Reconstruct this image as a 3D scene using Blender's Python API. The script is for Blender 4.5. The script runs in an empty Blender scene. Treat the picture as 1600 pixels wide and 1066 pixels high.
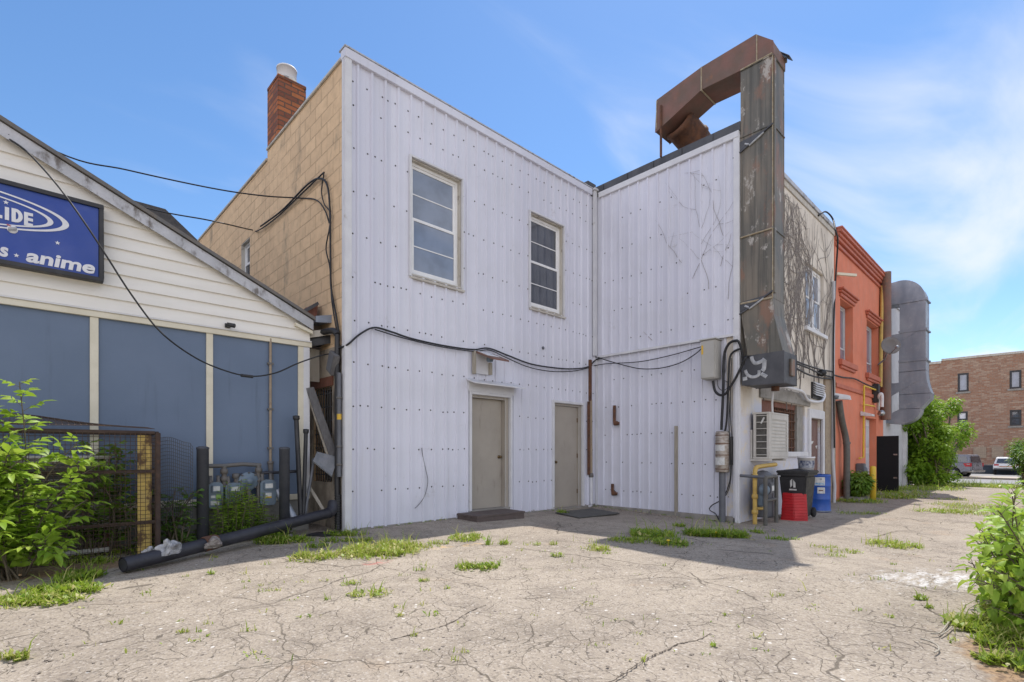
import bpy, bmesh, math, random
from mathutils import Vector, Matrix

R = math.radians
scene = bpy.context.scene
COL = scene.collection
rnd = random.Random(7)

# ------------------------------------------------------------------ camera, sky, sun, exposure
CAM_H = 1.25
FOC = 804.0 / 1600.0 * 36.0
cam_d = bpy.data.cameras.new('camera')
cam = bpy.data.objects.new('camera', cam_d)
COL.objects.link(cam)
cam.location = (0, 0, CAM_H)
cam.rotation_euler = (R(90), 0, R(46.25 - 90))
cam_d.sensor_width = 36
cam_d.lens = FOC
cam_d.shift_y = 0.10875
cam_d.clip_start = 0.05
cam_d.clip_end = 3000
scene.camera = cam

SUN = Vector((0.49, 0.18, 1.0)).normalized()
world = bpy.data.worlds.new('World')
scene.world = world
world.use_nodes = True
SKY_STRENGTH = 0.15
SUN_STRENGTH = 3.9
scene.view_settings.view_transform = 'Standard'
scene.view_settings.look = 'None'
scene.view_settings.gamma = 1
scene.view_settings.exposure = 0.35

def build_world():
    nt = world.node_tree
    N = nt.nodes; L = nt.links
    N.clear()
    out = N.new('ShaderNodeOutputWorld')
    bg = N.new('ShaderNodeBackground')
    bg.inputs['Strength'].default_value = SKY_STRENGTH
    sky = N.new('ShaderNodeTexSky')
    sky.sky_type = 'NISHITA'
    sky.sun_disc = False
    sky.sun_elevation = math.asin(SUN.z)
    sky.sun_rotation = math.atan2(SUN.x, SUN.y)
    sky.air_density = 1.0
    sky.dust_density = 0.15
    sky.ozone_density = 3.5
    tc = N.new('ShaderNodeTexCoord')
    sep = N.new('ShaderNodeSeparateXYZ')
    L.new(tc.outputs['Generated'], sep.inputs[0])
    def m(op, a, b=None, clamp=False):
        n = N.new('ShaderNodeMath'); n.operation = op; n.use_clamp = clamp
        for i, x in enumerate((a, b)):
            if x is None: continue
            if isinstance(x, (int, float)): n.inputs[i].default_value = x
            else: L.new(x, n.inputs[i])
        return n.outputs[0]
    zz = m('MAXIMUM', sep.outputs[2], 0.0)
    den = m('ADD', zz, 0.12)
    u = m('DIVIDE', sep.outputs[0], den)
    v = m('DIVIDE', sep.outputs[1], den)
    cmb = N.new('ShaderNodeCombineXYZ')
    L.new(u, cmb.inputs[0]); L.new(v, cmb.inputs[1])
    mp = N.new('ShaderNodeMapping')
    mp.inputs['Rotation'].default_value = (0, 0, R(40)); mp.inputs['Location'].default_value = (2.3, 0.9, 0)
    mp.inputs['Scale'].default_value = (0.42, 1.25, 1)
    L.new(cmb.outputs[0], mp.inputs[0])
    n1 = N.new('ShaderNodeTexNoise')
    n1.inputs['Scale'].default_value = 1.3; n1.inputs['Detail'].default_value = 7
    n1.inputs['Roughness'].default_value = 0.52; n1.inputs['Distortion'].default_value = 0.9
    L.new(mp.outputs[0], n1.inputs['Vector'])
    n2 = N.new('ShaderNodeTexNoise')
    n2.inputs['Scale'].default_value = 0.55; n2.inputs['Detail'].default_value = 2
    L.new(cmb.outputs[0], n2.inputs['Vector'])
    # more cirrus towards +X (down the alley), little over the low blue building
    side = m('SUBTRACT', sep.outputs[0], sep.outputs[1])
    side = m('MULTIPLY_ADD', side, 0.17); side.node.inputs[2].default_value = 0.0
    a = m('ADD', n1.outputs[0], m('MULTIPLY', m('SUBTRACT', n2.outputs[0], 0.5), 0.55))
    a = m('ADD', a, side)
    mr = N.new('ShaderNodeMapRange'); mr.interpolation_type = 'SMOOTHSTEP'
    mr.inputs['From Min'].default_value = 0.525; mr.inputs['From Max'].default_value = 0.86
    mr.inputs['To Max'].default_value = 0.85
    L.new(a, mr.inputs['Value'])
    # low cumulus near the horizon
    mp3 = N.new('ShaderNodeMapping'); mp3.inputs['Scale'].default_value = (5, 5, 13)
    L.new(tc.outputs['Generated'], mp3.inputs[0])
    n3 = N.new('ShaderNodeTexNoise'); n3.inputs['Scale'].default_value = 1.1; n3.inputs['Detail'].default_value = 8
    n3.inputs['Roughness'].default_value = 0.55
    L.new(mp3.outputs[0], n3.inputs['Vector'])
    band = m('MULTIPLY', m('SUBTRACT', 0.17, sep.outputs[2]), 3.2)
    c3 = m('ADD', n3.outputs[0], m('MINIMUM', band, 0.13))
    mr3 = N.new('ShaderNodeMapRange'); mr3.interpolation_type = 'SMOOTHSTEP'
    mr3.inputs['From Min'].default_value = 0.56; mr3.inputs['From Max'].default_value = 0.70
    mr3.inputs['To Max'].default_value = 0.8
    L.new(c3, mr3.inputs['Value'])
    low = N.new('ShaderNodeMapRange'); low.interpolation_type = 'SMOOTHSTEP'
    low.inputs['From Min'].default_value = 0.14; low.inputs['From Max'].default_value = 0.21
    low.inputs['To Min'].default_value = 1; low.inputs['To Max'].default_value = 0
    L.new(sep.outputs[2], low.inputs['Value'])
    fac = m('MAXIMUM', mr.outputs[0], m('MULTIPLY', mr3.outputs[0], low.outputs[0]))
    mix = N.new('ShaderNodeMix'); mix.data_type = 'RGBA'
    L.new(fac, mix.inputs['Factor'])
    hs = N.new('ShaderNodeHueSaturation'); hs.inputs['Saturation'].default_value = SKY_SAT; hs.inputs['Value'].default_value = SKY_VAL
    L.new(sky.outputs[0], hs.inputs['Color'])
    L.new(hs.outputs[0], mix.inputs['A'])
    mix.inputs['B'].default_value = CLOUD
    # unseen bright clouds added behind the camera as fill for the shaded walls
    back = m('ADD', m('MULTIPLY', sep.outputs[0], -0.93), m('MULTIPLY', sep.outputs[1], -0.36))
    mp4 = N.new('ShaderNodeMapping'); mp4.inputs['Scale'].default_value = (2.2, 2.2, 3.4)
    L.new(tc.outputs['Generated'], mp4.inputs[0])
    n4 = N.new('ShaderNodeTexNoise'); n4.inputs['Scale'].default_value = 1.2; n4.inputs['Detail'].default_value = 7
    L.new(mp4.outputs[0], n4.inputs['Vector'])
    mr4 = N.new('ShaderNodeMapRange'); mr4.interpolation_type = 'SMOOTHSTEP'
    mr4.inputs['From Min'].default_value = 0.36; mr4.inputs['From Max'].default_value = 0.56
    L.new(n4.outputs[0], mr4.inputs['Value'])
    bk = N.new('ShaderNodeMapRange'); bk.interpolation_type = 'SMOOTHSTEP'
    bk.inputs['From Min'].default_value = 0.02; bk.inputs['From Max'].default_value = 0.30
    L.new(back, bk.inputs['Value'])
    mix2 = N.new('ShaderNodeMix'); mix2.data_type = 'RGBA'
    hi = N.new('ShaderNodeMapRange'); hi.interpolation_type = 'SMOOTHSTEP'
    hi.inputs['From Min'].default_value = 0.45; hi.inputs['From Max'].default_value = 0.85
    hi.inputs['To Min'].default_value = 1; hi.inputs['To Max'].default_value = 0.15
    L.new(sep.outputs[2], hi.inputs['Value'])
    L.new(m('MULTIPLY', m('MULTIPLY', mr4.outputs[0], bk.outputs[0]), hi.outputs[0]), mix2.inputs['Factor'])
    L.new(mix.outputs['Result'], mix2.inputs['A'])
    mix2.inputs['B'].default_value = FILL_CLOUD
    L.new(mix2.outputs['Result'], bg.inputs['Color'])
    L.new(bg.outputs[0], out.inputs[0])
CLOUD = (5.0, 5.2, 5.6, 1)
FILL_CLOUD = (8.9, 8.6, 9.1, 1)
SKY_SAT, SKY_VAL = 1.12, 0.96
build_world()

sun_d = bpy.data.lights.new('sun', 'SUN')
sun_d.energy = SUN_STRENGTH
sun_d.angle = R(0.53)
sun_d.color = (1.0, 0.95, 0.88)
sun = bpy.data.objects.new('sun', sun_d)
COL.objects.link(sun)
sun.rotation_euler = (-SUN).to_track_quat('-Z', 'Y').to_euler()
sun.location = (20, 10, 40)

# ------------------------------------------------------------------ measuring helpers
FWD = Vector((math.cos(R(46.25)), math.sin(R(46.25)), 0))
RGT = Vector((FWD.y, -FWD.x, 0))
def ray(px, py):
    return FWD + RGT * ((px - 800) / 804.0) + Vector((0, 0, (707 - py) / 804.0))
def onY(px, py, Y):
    d = ray(px, py); s = Y / d.y
    return Vector((d.x * s, Y, CAM_H + d.z * s))
def onX(px, py, X):
    d = ray(px, py); s = X / d.x
    return Vector((X, d.y * s, CAM_H + d.z * s))
def sst(a, b, x):
    t = min(1, max(0, (x - a) / (b - a))); return t * t * (3 - 2 * t)
def gz(x, y):
    z = -0.15 * sst(5, 10.5, x) * (0.5 + 0.5 * sst(0.3, 3.6, 8 - y))
    if x > 27: z -= (min(x, 53) - 27) * 0.0238
    return z
def onG(px, py, up=0.0):
    d = ray(px, py); z = up
    for _ in range(25):
        s = (z - CAM_H) / d.z
        z = gz(d.x * s, d.y * s) + up
    return Vector((d.x * s, d.y * s, z))

YA, XB, YC, X0, YBL, ZR = 7.73, 10.23, 4.23, 3.74, 8.32, 7.5
pa = lambda px, py: onY(px, py, YA)
pb = lambda px, py: onX(px, py, XB)
pc = lambda px, py: onY(px, py, YC)
pt = lambda px, py: onX(px, py, X0)
pl = lambda px, py: onY(px, py, YBL)

# ------------------------------------------------------------------ materials
def newmat(name):
    m = bpy.data.materials.new(name); m.use_nodes = True
    nt = m.node_tree; nt.nodes.clear()
    o = nt.nodes.new('ShaderNodeOutputMaterial')
    b = nt.nodes.new('ShaderNodeBsdfPrincipled')
    nt.links.new(b.outputs[0], o.inputs[0])
    return m, nt, b
class G:
    """small node-graph helper"""
    def __init__(s, nt): s.nt = nt; s.N = nt.nodes; s.L = nt.links
    def put(s, sock, x):
        if x is None: return
        if isinstance(x, bpy.types.NodeSocket): s.L.new(x, sock)
        elif isinstance(x, (tuple, list)) and len(x) == 3 and sock.type == 'RGBA': sock.default_value = (*x, 1)
        else: sock.default_value = x
    def math(s, op, a, b=None, c=None, clamp=False):
        n = s.N.new('ShaderNodeMath'); n.operation = op; n.use_clamp = clamp
        for i, x in enumerate((a, b, c)): s.put(n.inputs[i], x)
        return n.outputs[0]
    def mix(s, f, a, b, mode='MIX'):
        n = s.N.new('ShaderNodeMix'); n.data_type = 'RGBA'; n.blend_type = mode
        s.put(n.inputs['Factor'], f); s.put(n.inputs['A'], a); s.put(n.inputs['B'], b)
        return n.outputs['Result']
    def coord(s, scale=(1, 1, 1), kind='Object', rot=(0, 0, 0), loc=(0, 0, 0)):
        t = s.N.new('ShaderNodeTexCoord'); m = s.N.new('ShaderNodeMapping')
        m.inputs['Scale'].default_value = scale; m.inputs['Rotation'].default_value = rot
        m.inputs['Location'].default_value = loc
        s.L.new(t.outputs[kind], m.inputs[0]); return m.outputs[0]
    def pos(s, scale=(1, 1, 1)):
        t = s.N.new('ShaderNodeNewGeometry'); m = s.N.new('ShaderNodeMapping')
        m.inputs['Scale'].default_value = scale
        s.L.new(t.outputs['Position'], m.inputs[0]); return m.outputs[0]
    def noise(s, vec, scale=5, detail=4, rough=0.55, dist=0):
        n = s.N.new('ShaderNodeTexNoise')
        n.inputs['Scale'].default_value = scale; n.inputs['Detail'].default_value = detail
        n.inputs['Roughness'].default_value = rough; n.inputs['Distortion'].default_value = dist
        s.L.new(vec, n.inputs['Vector']); return n.outputs[0]
    def vor(s, vec, scale, feature='F1', rand=1):
        n = s.N.new('ShaderNodeTexVoronoi'); n.feature = feature
        n.inputs['Scale'].default_value = scale; n.inputs['Randomness'].default_value = rand
        s.L.new(vec, n.inputs['Vector']); return n
    def ramp(s, x, a, b, lo=0.0, hi=1.0):
        n = s.N.new('ShaderNodeMapRange'); n.interpolation_type = 'SMOOTHSTEP'
        s.put(n.inputs['Value'], x)
        n.inputs['From Min'].default_value = a; n.inputs['From Max'].default_value = b
        n.inputs['To Min'].default_value = lo; n.inputs['To Max'].default_value = hi
        return n.outputs[0]
    def bump(s, h, strength=0.3, dist=0.02, bsdf=None):
        n = s.N.new('ShaderNodeBump')
        n.inputs['Strength'].default_value = strength; n.inputs['Distance'].default_value = dist
        s.L.new(h, n.inputs['Height'])
        if bsdf: s.L.new(n.outputs[0], bsdf.inputs['Normal'])
        return n.outputs[0]
def mat(name, c1, c2=None, scale=3.0, stretch=(1, 1, 1), rough=0.6, metal=0.0, bump=0.0, bscale=60,
        stain=None, stain_amt=(0.55, 0.75), stain_scale=2.0, stain_stretch=(1, 1, 1), fine=0.12, kind='Object', spec=0.5):
    m, nt, b = newmat(name); g = G(nt)
    c2 = c2 or tuple(x * 0.8 for x in c1)
    co = g.coord(stretch, kind)
    col = g.mix(g.ramp(g.noise(co, scale, 6), 0.3, 0.7), c1, c2)
    co1 = g.coord((1, 1, 1), kind)
    if fine:
        f = g.noise(co1, 45, 3)
        col = g.mix(g.math('MULTIPLY', g.ramp(f, 0.35, 0.75), fine), col, tuple(x * 0.45 for x in c1))
    if stain:
        st = g.noise(g.coord(stain_stretch, kind, loc=(3.1, 1.7, 0.4)), stain_scale, 7, 0.62)
        col = g.mix(g.ramp(st, stain_amt[0], stain_amt[1], 0, 0.9), col, stain)
    g.put(b.inputs['Base Color'], col)
    rn = g.noise(co1, scale * 2.3, 4)
    g.put(b.inputs['Roughness'], g.ramp(rn, 0.25, 0.75, max(0.02, rough - 0.1), min(1, rough + 0.12)))
    b.inputs['Metallic'].default_value = metal
    b.inputs['Specular IOR Level'].default_value = spec
    if bump: g.bump(g.noise(co1, bscale, 5), bump, 0.01, b)
    return m

M = {}
def cladmat():
    m, nt, b = newmat('white_metal'); g = G(nt)
    co = g.coord()
    t = g.N.new('ShaderNodeTexCoord'); sx = g.N.new('ShaderNodeSeparateXYZ'); g.L.new(t.outputs['Object'], sx.inputs[0])
    u = g.math('ADD', sx.outputs[0], sx.outputs[1])
    wn = g.N.new('ShaderNodeTexWhiteNoise'); wn.noise_dimensions = '1D'
    g.L.new(g.math('FLOOR', g.math('DIVIDE', g.math('ADD', u, 50.18), 1.0)), wn.inputs['W'])
    base = g.mix(g.ramp(wn.outputs['Value'], 0, 1), (0.70, 0.705, 0.78), (0.615, 0.62, 0.70))
    col = g.mix(g.ramp(g.noise(co, 1.1, 6), .35, .7, 0, .5), base, (0.60, 0.605, 0.655))
    s1 = g.noise(g.coord((7, 7, .30)), 1.6, 8, .66)
    col = g.mix(g.ramp(s1, .58, .80, 0, .55), col, (0.44, 0.43, 0.42))
    s2 = g.noise(g.coord((10, 10, .55), loc=(4, 2, 7)), 1.2, 6, .6)
    col = g.mix(g.ramp(s2, .68, .82, 0, .55), col, (0.42, 0.34, 0.24))
    s3 = g.noise(g.coord((1, 1, 1.6), loc=(1, 5, 2)), 1.9, 9, .72)
    col = g.mix(g.ramp(s3, .62, .74, 0, .45), col, (0.36, 0.35, 0.34))
    sp = g.noise(co, 38, 4, .7)
    col = g.mix(g.ramp(sp, .68, .80, 0, .4), col, (0.33, 0.32, 0.31))
    g.put(b.inputs['Base Color'], col)
    b.inputs['Roughness'].default_value = .42
    h = g.math('ADD', g.noise(g.coord((1.3, 1.3, .8)), 1.2, 3), g.math('MULTIPLY', g.noise(co, 26, 3), .04))
    g.bump(h, .35, .05, b)
    return m
M['clad'] = cladmat()
M['white'] = mat('white_paint', (0.68, 0.68, 0.69), (0.60, 0.60, 0.62), 3, rough=0.5, stain=(0.35, 0.30, 0.24), stain_amt=(0.62, 0.85), stain_scale=4, fine=.08)
M['screw'] = mat('screw_dark', (0.06, 0.055, 0.05), rough=0.5, metal=0.5)
M['jamb'] = mat('stained_wood', (0.56, 0.53, 0.47), (0.45, 0.41, 0.34), 6, (1, 1, .3), 0.75, stain=(0.14, 0.10, 0.07), stain_amt=(0.56, 0.78), stain_scale=6)
M['winwhite'] = mat('window_white', (0.84, 0.84, 0.83), (0.76, 0.76, 0.75), 5, rough=0.45, stain=(0.45, 0.40, 0.33), stain_amt=(0.66, 0.86), stain_scale=5, fine=.05)
M['door'] = mat('door_paint', (0.385, 0.345, 0.29), (0.345, 0.31, 0.26), 2, rough=0.5, bump=0.06, stain=(0.23, 0.20, 0.165), stain_amt=(0.57, 0.8), stain_scale=3, stain_stretch=(3, 3, .6), fine=.05)
M['brass'] = mat('old_brass', (0.18, 0.12, 0.06), rough=0.4, metal=0.8)
M['curtain'] = mat('pale_blind', (0.35, 0.36, 0.38), rough=0.9)
def glass(name, tint, rough=0.03, spec=1.0):
    m, nt, b = newmat(name); g = G(nt)
    n = g.noise(g.coord((1, 1, 1)), 2.2, 3)
    g.put(b.inputs['Base Color'], g.mix(g.ramp(n, .35, .7), tint, tuple(x * 0.72 for x in tint)))
    b.inputs['Roughness'].default_value = rough
    b.inputs['Specular IOR Level'].default_value = spec
    b.inputs['IOR'].default_value = 1.6
    g.bump(g.noise(g.coord((1, 1, 1)), 3.5, 2), 0.03, 0.02, b)
    return m
M['glass'] = glass('window_glass', (0.20, 0.235, 0.305))
M['glass_dark'] = glass('window_glass_dark', (0.065, 0.075, 0.09))
M['glass_car'] = glass('car_glass', (0.03, 0.04, 0.055))
M['black'] = mat('black_plastic', (0.018, 0.018, 0.02), (0.03, 0.03, 0.032), 5, rough=0.5)
M['cable'] = mat('black_cable', (0.015, 0.015, 0.017), rough=0.55)
M['greycable'] = mat('grey_cable', (0.16, 0.16, 0.17), rough=0.6)
M['cagerust'] = mat('cage_rust', (0.075, 0.045, 0.032), (0.05, 0.034, 0.028), 9, rough=0.85, bump=0.3, bscale=80, stain=(0.13, 0.06, 0.035), stain_scale=7)
M['rust'] = mat('rusty_steel', (0.17, 0.075, 0.038), (0.09, 0.045, 0.03), 9, rough=0.85, bump=0.3, bscale=80, stain=(0.05, 0.035, 0.03), stain_scale=7)
def ductmat():
    m, nt, b = newmat('duct_steel'); g = G(nt); co = g.coord()
    col = g.mix(g.ramp(g.noise(g.coord((1, 1, .5)), 1.3, 6), .35, .65), (0.20, 0.17, 0.13), (0.115, 0.112, 0.095))
    col = g.mix(g.ramp(g.noise(g.coord((9, 9, .30)), 1.5, 8, .65), .46, .66, 0, .8), col, (0.07, 0.066, 0.055))
    col = g.mix(g.ramp(g.noise(g.coord((1.5, 1.5, .8), loc=(3, 1, 2)), 1.3, 8, .68), .50, .64, 0, .8), col, (0.24, 0.13, 0.085))
    col = g.mix(g.ramp(g.noise(g.coord((1.6, 1.6, .9), loc=(7, 1, 5)), 1.9, 10, .74), .57, .64, 0, .8), col, (0.46, 0.43, 0.38))
    col = g.mix(g.ramp(g.noise(g.coord((14, 14, .5), loc=(2, 8, 5)), 1.2, 7, .6), .60, .74, 0, .6), col, (0.34, 0.30, 0.24))
    g.put(b.inputs['Base Color'], col); b.inputs['Roughness'].default_value = .55; b.inputs['Metallic'].default_value = .1
    g.bump(g.noise(g.coord((1, 1, .6)), 1.8, 4), .5, .06, b)
    return m
M['rustduct'] = ductmat()
M['rustarm'] = mat('arm_steel', (0.22, 0.11, 0.085), (0.15, 0.10, 0.075), 2.6, (1, 1, .8), 0.65, 0.0, 0.08, 40,
                   stain=(0.32, 0.13, 0.055), stain_amt=(0.58, 0.78), stain_scale=3.2)
M['sealant'] = mat('pale_sealant', (0.42, 0.37, 0.27), (0.30, 0.23, 0.14), 12, rough=0.8, bump=0.2)
M['ductpaint'] = mat('chalky_patch', (0.50, 0.51, 0.52), (0.3, 0.31, 0.32), 14, rough=0.9)
M['darkduct'] = mat('dark_flashing', (0.055, 0.057, 0.065), (0.085, 0.087, 0.095), 3, rough=0.6, bump=.1)
M['galv'] = mat('galvanised_steel', (0.31, 0.335, 0.38), (0.20, 0.225, 0.27), 2.2, (1, 1, .35), 0.42, 0.35, 0.10, 14,
                stain=(0.36, 0.38, 0.40), stain_amt=(.55, .8), stain_scale=5)
M['greymetal'] = mat('grey_painted_metal', (0.10, 0.105, 0.12), (0.13, 0.135, 0.15), 4, rough=0.5, bump=.05)
M['bollard'] = mat('bollard_paint', (0.055, 0.058, 0.07), (0.075, 0.078, 0.09), 6, rough=0.55, stain=(0.16, 0.16, 0.17), stain_amt=(0.68, 0.8), stain_scale=14)
M['blackpipe'] = mat('black_pipe', (0.022, 0.022, 0.028), (0.04, 0.04, 0.05), 5, rough=0.45, stain=(0.09, 0.09, 0.095), stain_amt=(0.6, 0.85), stain_scale=9)
M['meter'] = mat('meter_grey', (0.15, 0.20, 0.25), (0.12, 0.16, 0.20), 5, rough=0.5, stain=(.2, .18, .15), stain_amt=(.65, .85), stain_scale=9)
M['pipe'] = mat('weathered_pipe', (0.12, 0.12, 0.12), (0.15, 0.13, 0.11), 10, rough=0.6, stain=(0.15, 0.10, 0.07), stain_amt=(.62,.8), stain_scale=12)
M['tanpipe'] = mat('tan_pipe', (0.36, 0.28, 0.19), (0.28, 0.22, 0.16), 10, rough=0.7, stain=(0.16, 0.08, 0.05), stain_scale=9)
M['labelwhite'] = mat('paper_label', (0.66, 0.66, 0.64), (0.5, 0.5, 0.48), 20, rough=0.8)
M['labelgreen'] = mat('green_label', (0.30, 0.5, 0.12), rough=0.7)
M['labelyellow'] = mat('yellow_tape', (0.75, 0.47, 0.05), rough=0.6)
M['yellow'] = mat('yellow_paint', (0.55, 0.37, 0.09), (0.44, 0.29, 0.075), 7, rough=0.55, stain=(0.20, 0.10, 0.05), stain_amt=(0.62, 0.8), stain_scale=9)
M['yellowb'] = mat('bright_yellow_paint', (0.75, 0.52, 0.04), (0.66, 0.44, 0.04), 7, rough=0.5, stain=(0.3, 0.2, 0.06), stain_amt=(0.66, 0.8), stain_scale=9)
M['yellowrust'] = mat('rusted_yellow_board', (0.66, 0.47, 0.12), (0.55, 0.40, 0.14), 5, rough=0.75, stain=(0.10, 0.05, 0.03), stain_amt=(0.52, 0.62), stain_scale=5, stain_stretch=(1, 1, .7))
M['mesh'] = mat('rusty_wire', (0.075, 0.055, 0.045), (0.12, 0.07, 0.045), 9, rough=0.8)
M['meshgrey'] = mat('grey_wire', (0.07, 0.075, 0.085), (0.10, 0.09, 0.08), 9, rough=0.8)
M['acwhite'] = mat('ac_casing', (0.56, 0.54, 0.50), (0.48, 0.46, 0.42), 4, rough=0.5, stain=(0.28, 0.22, 0.16), stain_amt=(0.66, 0.85), stain_scale=6, fine=.08)
M['acdark'] = mat('ac_coil', (0.065, 0.062, 0.055), (0.10, 0.095, 0.085), 12, rough=0.7, bump=.4, bscale=120)
M['acgrey'] = mat('condenser_casing', (0.30, 0.29, 0.27), (0.24, 0.22, 0.2), 4, rough=0.6, stain=(.14, .1, .07), stain_scale=5)
M['box'] = mat('box_plastic', (0.45, 0.44, 0.40), (0.40, 0.39, 0.36), 3, rough=0.55, fine=.06)
M['silver'] = mat('wrapped_foil', (0.42, 0.38, 0.33), (0.24, 0.19, 0.15), 12, (1, 1, 2.5), 0.5, 0.45, 0.3, 40)
M['plank'] = mat('grey_plank', (0.16, 0.155, 0.155), (0.11, 0.105, 0.105), 5, (8, 8, .6), 0.8, bump=.2)
M['palewood'] = mat('pale_wood', (0.42, 0.38, 0.31), (0.30, 0.27, 0.22), 5, (8, 8, .6), 0.8, bump=.2)
M['shingle'] = mat('shingle_sheet', (0.17, 0.18, 0.195), (0.23, 0.235, 0.25), 8, rough=0.85, bump=.3)
M['stepwood'] = mat('step_wood', (0.125, 0.095, 0.085), (0.09, 0.07, 0.062), 5, (.6, 10, 10), 0.75, bump=.3, bscale=50, stain=(.14, .12, .10), stain_scale=5)
M['rubber'] = mat('rubber_mat', (0.075, 0.074, 0.068), (0.11, 0.105, 0.092), 9, rough=0.9, bump=.6, bscale=90)
M['concrete'] = mat('old_concrete', (0.33, 0.31, 0.28), (0.24, 0.225, 0.20), 4, rough=0.9, bump=.35, bscale=50, stain=(0.12, 0.11, 0.10), stain_scale=5)
M['cream'] = mat('cream_trim', (0.72, 0.67, 0.54), (0.64, 0.59, 0.46), 3, rough=0.6, stain=(0.30, 0.25, 0.17), stain_amt=(0.64, 0.85), stain_scale=4, stain_stretch=(2, 2, .6), fine=.06)
M['fascia'] = mat('fascia_metal', (0.40, 0.405, 0.42), (0.52, 0.52, 0.54), 4, rough=0.5, metal=.15, stain=(0.12, 0.10, 0.085), stain_amt=(.52, .7), stain_scale=4, stain_stretch=(2, 1, 1))
M['roofdark'] = mat('dark_shingles', (0.06, 0.058, 0.06), (0.09, 0.085, 0.08), 6, rough=0.9, bump=.4)
M['signblue'] = mat('sign_blue', (0.016, 0.055, 0.31), (0.02, 0.06, 0.28), 1.5, rough=0.38, stain=(0.05, 0.09, 0.30), stain_amt=(.55, .8), stain_scale=2.5, fine=.05)
M['signwhite'] = mat('sign_white', (0.74, 0.74, 0.76), (0.66, 0.66, 0.70), 6, rough=0.45, fine=.05)
M['signred'] = mat('sign_red', (0.5, 0.08, 0.08), rough=0.45)
M['signyellow'] = mat('sign_cream', (0.70, 0.70, 0.50), rough=0.45)
M['frameblack'] = mat('sign_frame', (0.025, 0.025, 0.028), rough=0.45)
M['orange'] = mat('terracotta_paint', (0.68, 0.215, 0.122), (0.60, 0.19, 0.108), 1.6, rough=0.85, bump=.35, bscale=26, stain=(0.50, 0.25, 0.18), stain_amt=(.5, .8), stain_scale=2.5, stain_stretch=(3, 3, .5), fine=.05)
M['orangetrim'] = mat('terracotta_trim', (0.50, 0.145, 0.085), (0.44, 0.125, 0.075), 2, rough=0.65)
M['brown'] = mat('brown_boards', (0.20, 0.08, 0.05), (0.15, 0.06, 0.04), 5, (6, 6, 1), 0.7, bump=.1)
M['doorbrown'] = mat('brown_door_paint', (0.19, 0.105, 0.085), (0.155, 0.085, 0.07), 4, rough=0.6)
M['blackdoor'] = mat('gloss_black', (0.006, 0.006, 0.008), (0.007, 0.007, 0.009), rough=0.5, fine=0, spec=.25)
M['binblack'] = mat('bin_plastic', (0.022, 0.022, 0.024), (0.034, 0.034, 0.036), 6, rough=0.5, bump=.05)
M['red'] = mat('red_plastic', (0.50, 0.012, 0.018), (0.40, 0.01, 0.015), 4, rough=0.45)
M['drum'] = mat('blue_plastic', (0.016, 0.09, 0.40), (0.014, 0.075, 0.33), 4, rough=0.4)
M['labelblue'] = mat('blue_print', (0.12, 0.32, 0.55), (0.5, 0.6, 0.65), 25, rough=0.6)
M['navy'] = mat('navy_print', (0.02, 0.035, 0.10), (0.4, 0.42, 0.45), 16, rough=0.6)
M['drain'] = mat('drain_pipe', (0.115, 0.112, 0.10), (0.085, 0.08, 0.072), 6, rough=0.65, stain=(.2, .17, .14), stain_scale=8)
M['whitewall'] = mat('white_render', (0.55, 0.55, 0.57), (0.46, 0.46, 0.48), 2, rough=0.75, stain=(.3, .29, .28), stain_amt=(.6, .85), stain_scale=3, stain_stretch=(3, 3, .5))
M['dish'] = mat('dish_grey', (0.17, 0.155, 0.15), (0.14, 0.13, 0.125), 5, rough=0.5)
M['twig'] = mat('dry_stem', (0.20, 0.17, 0.15), (0.27, 0.24, 0.22), 9, rough=0.9)
M['deadvine'] = mat('dead_vine_stem', (0.28, 0.25, 0.23), (0.19, 0.165, 0.15), 9, rough=0.9)
M['bark'] = mat('bark', (0.16, 0.13, 0.085), (0.10, 0.08, 0.055), 9, rough=0.9, bump=.4)
M['road'] = mat('street_asphalt', (0.30, 0.29, 0.28), (0.25, 0.24, 0.235), .6, rough=0.85, kind='Object', fine=.2)
M['pave'] = mat('sidewalk_concrete', (0.46, 0.40, 0.33), (0.40, 0.35, 0.29), .6, rough=0.9)
M['kerb'] = mat('kerb_stone', (0.20, 0.16, 0.13), rough=0.9)
M['truck'] = mat('truck_grey', (0.22, 0.22, 0.245), rough=0.3, metal=.4, fine=.02)
M['suv'] = mat('car_white', (0.72, 0.72, 0.72), rough=0.3, fine=.02)
M['tyre'] = mat('tyre', (0.015, 0.015, 0.016), rough=0.85)
M['rim'] = mat('rim_alloy', (0.35, 0.35, 0.36), rough=0.35, metal=.8)
M['taillight'] = mat('tail_lens', (0.42, 0.02, 0.03), rough=0.2, fine=0)
M['amber'] = mat('amber_strip', (0.55, 0.22, 0.10), rough=0.3, fine=0)
M['chrome'] = mat('bumper_chrome', (0.4, 0.4, 0.4), rough=0.25, metal=.9)
M['darkblue'] = mat('dark_blue_paint', (0.02, 0.035, 0.055), rough=0.5)
M['stone'] = mat('loose_stone', (0.34, 0.29, 0.235), (0.22, 0.185, 0.15), 30, rough=.9)
M['dirtywall'] = mat('grimy_render', (0.42, 0.36, 0.28), (0.26, 0.22, 0.175), 3, rough=.9, bump=.4, stain=(0.09, 0.075, 0.06), stain_amt=(.48, .68), stain_scale=2.2, stain_stretch=(2, 2, .7))
M['dandelion'] = mat('dandelion_yellow', (0.75, 0.55, 0.03), rough=0.8)

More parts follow.
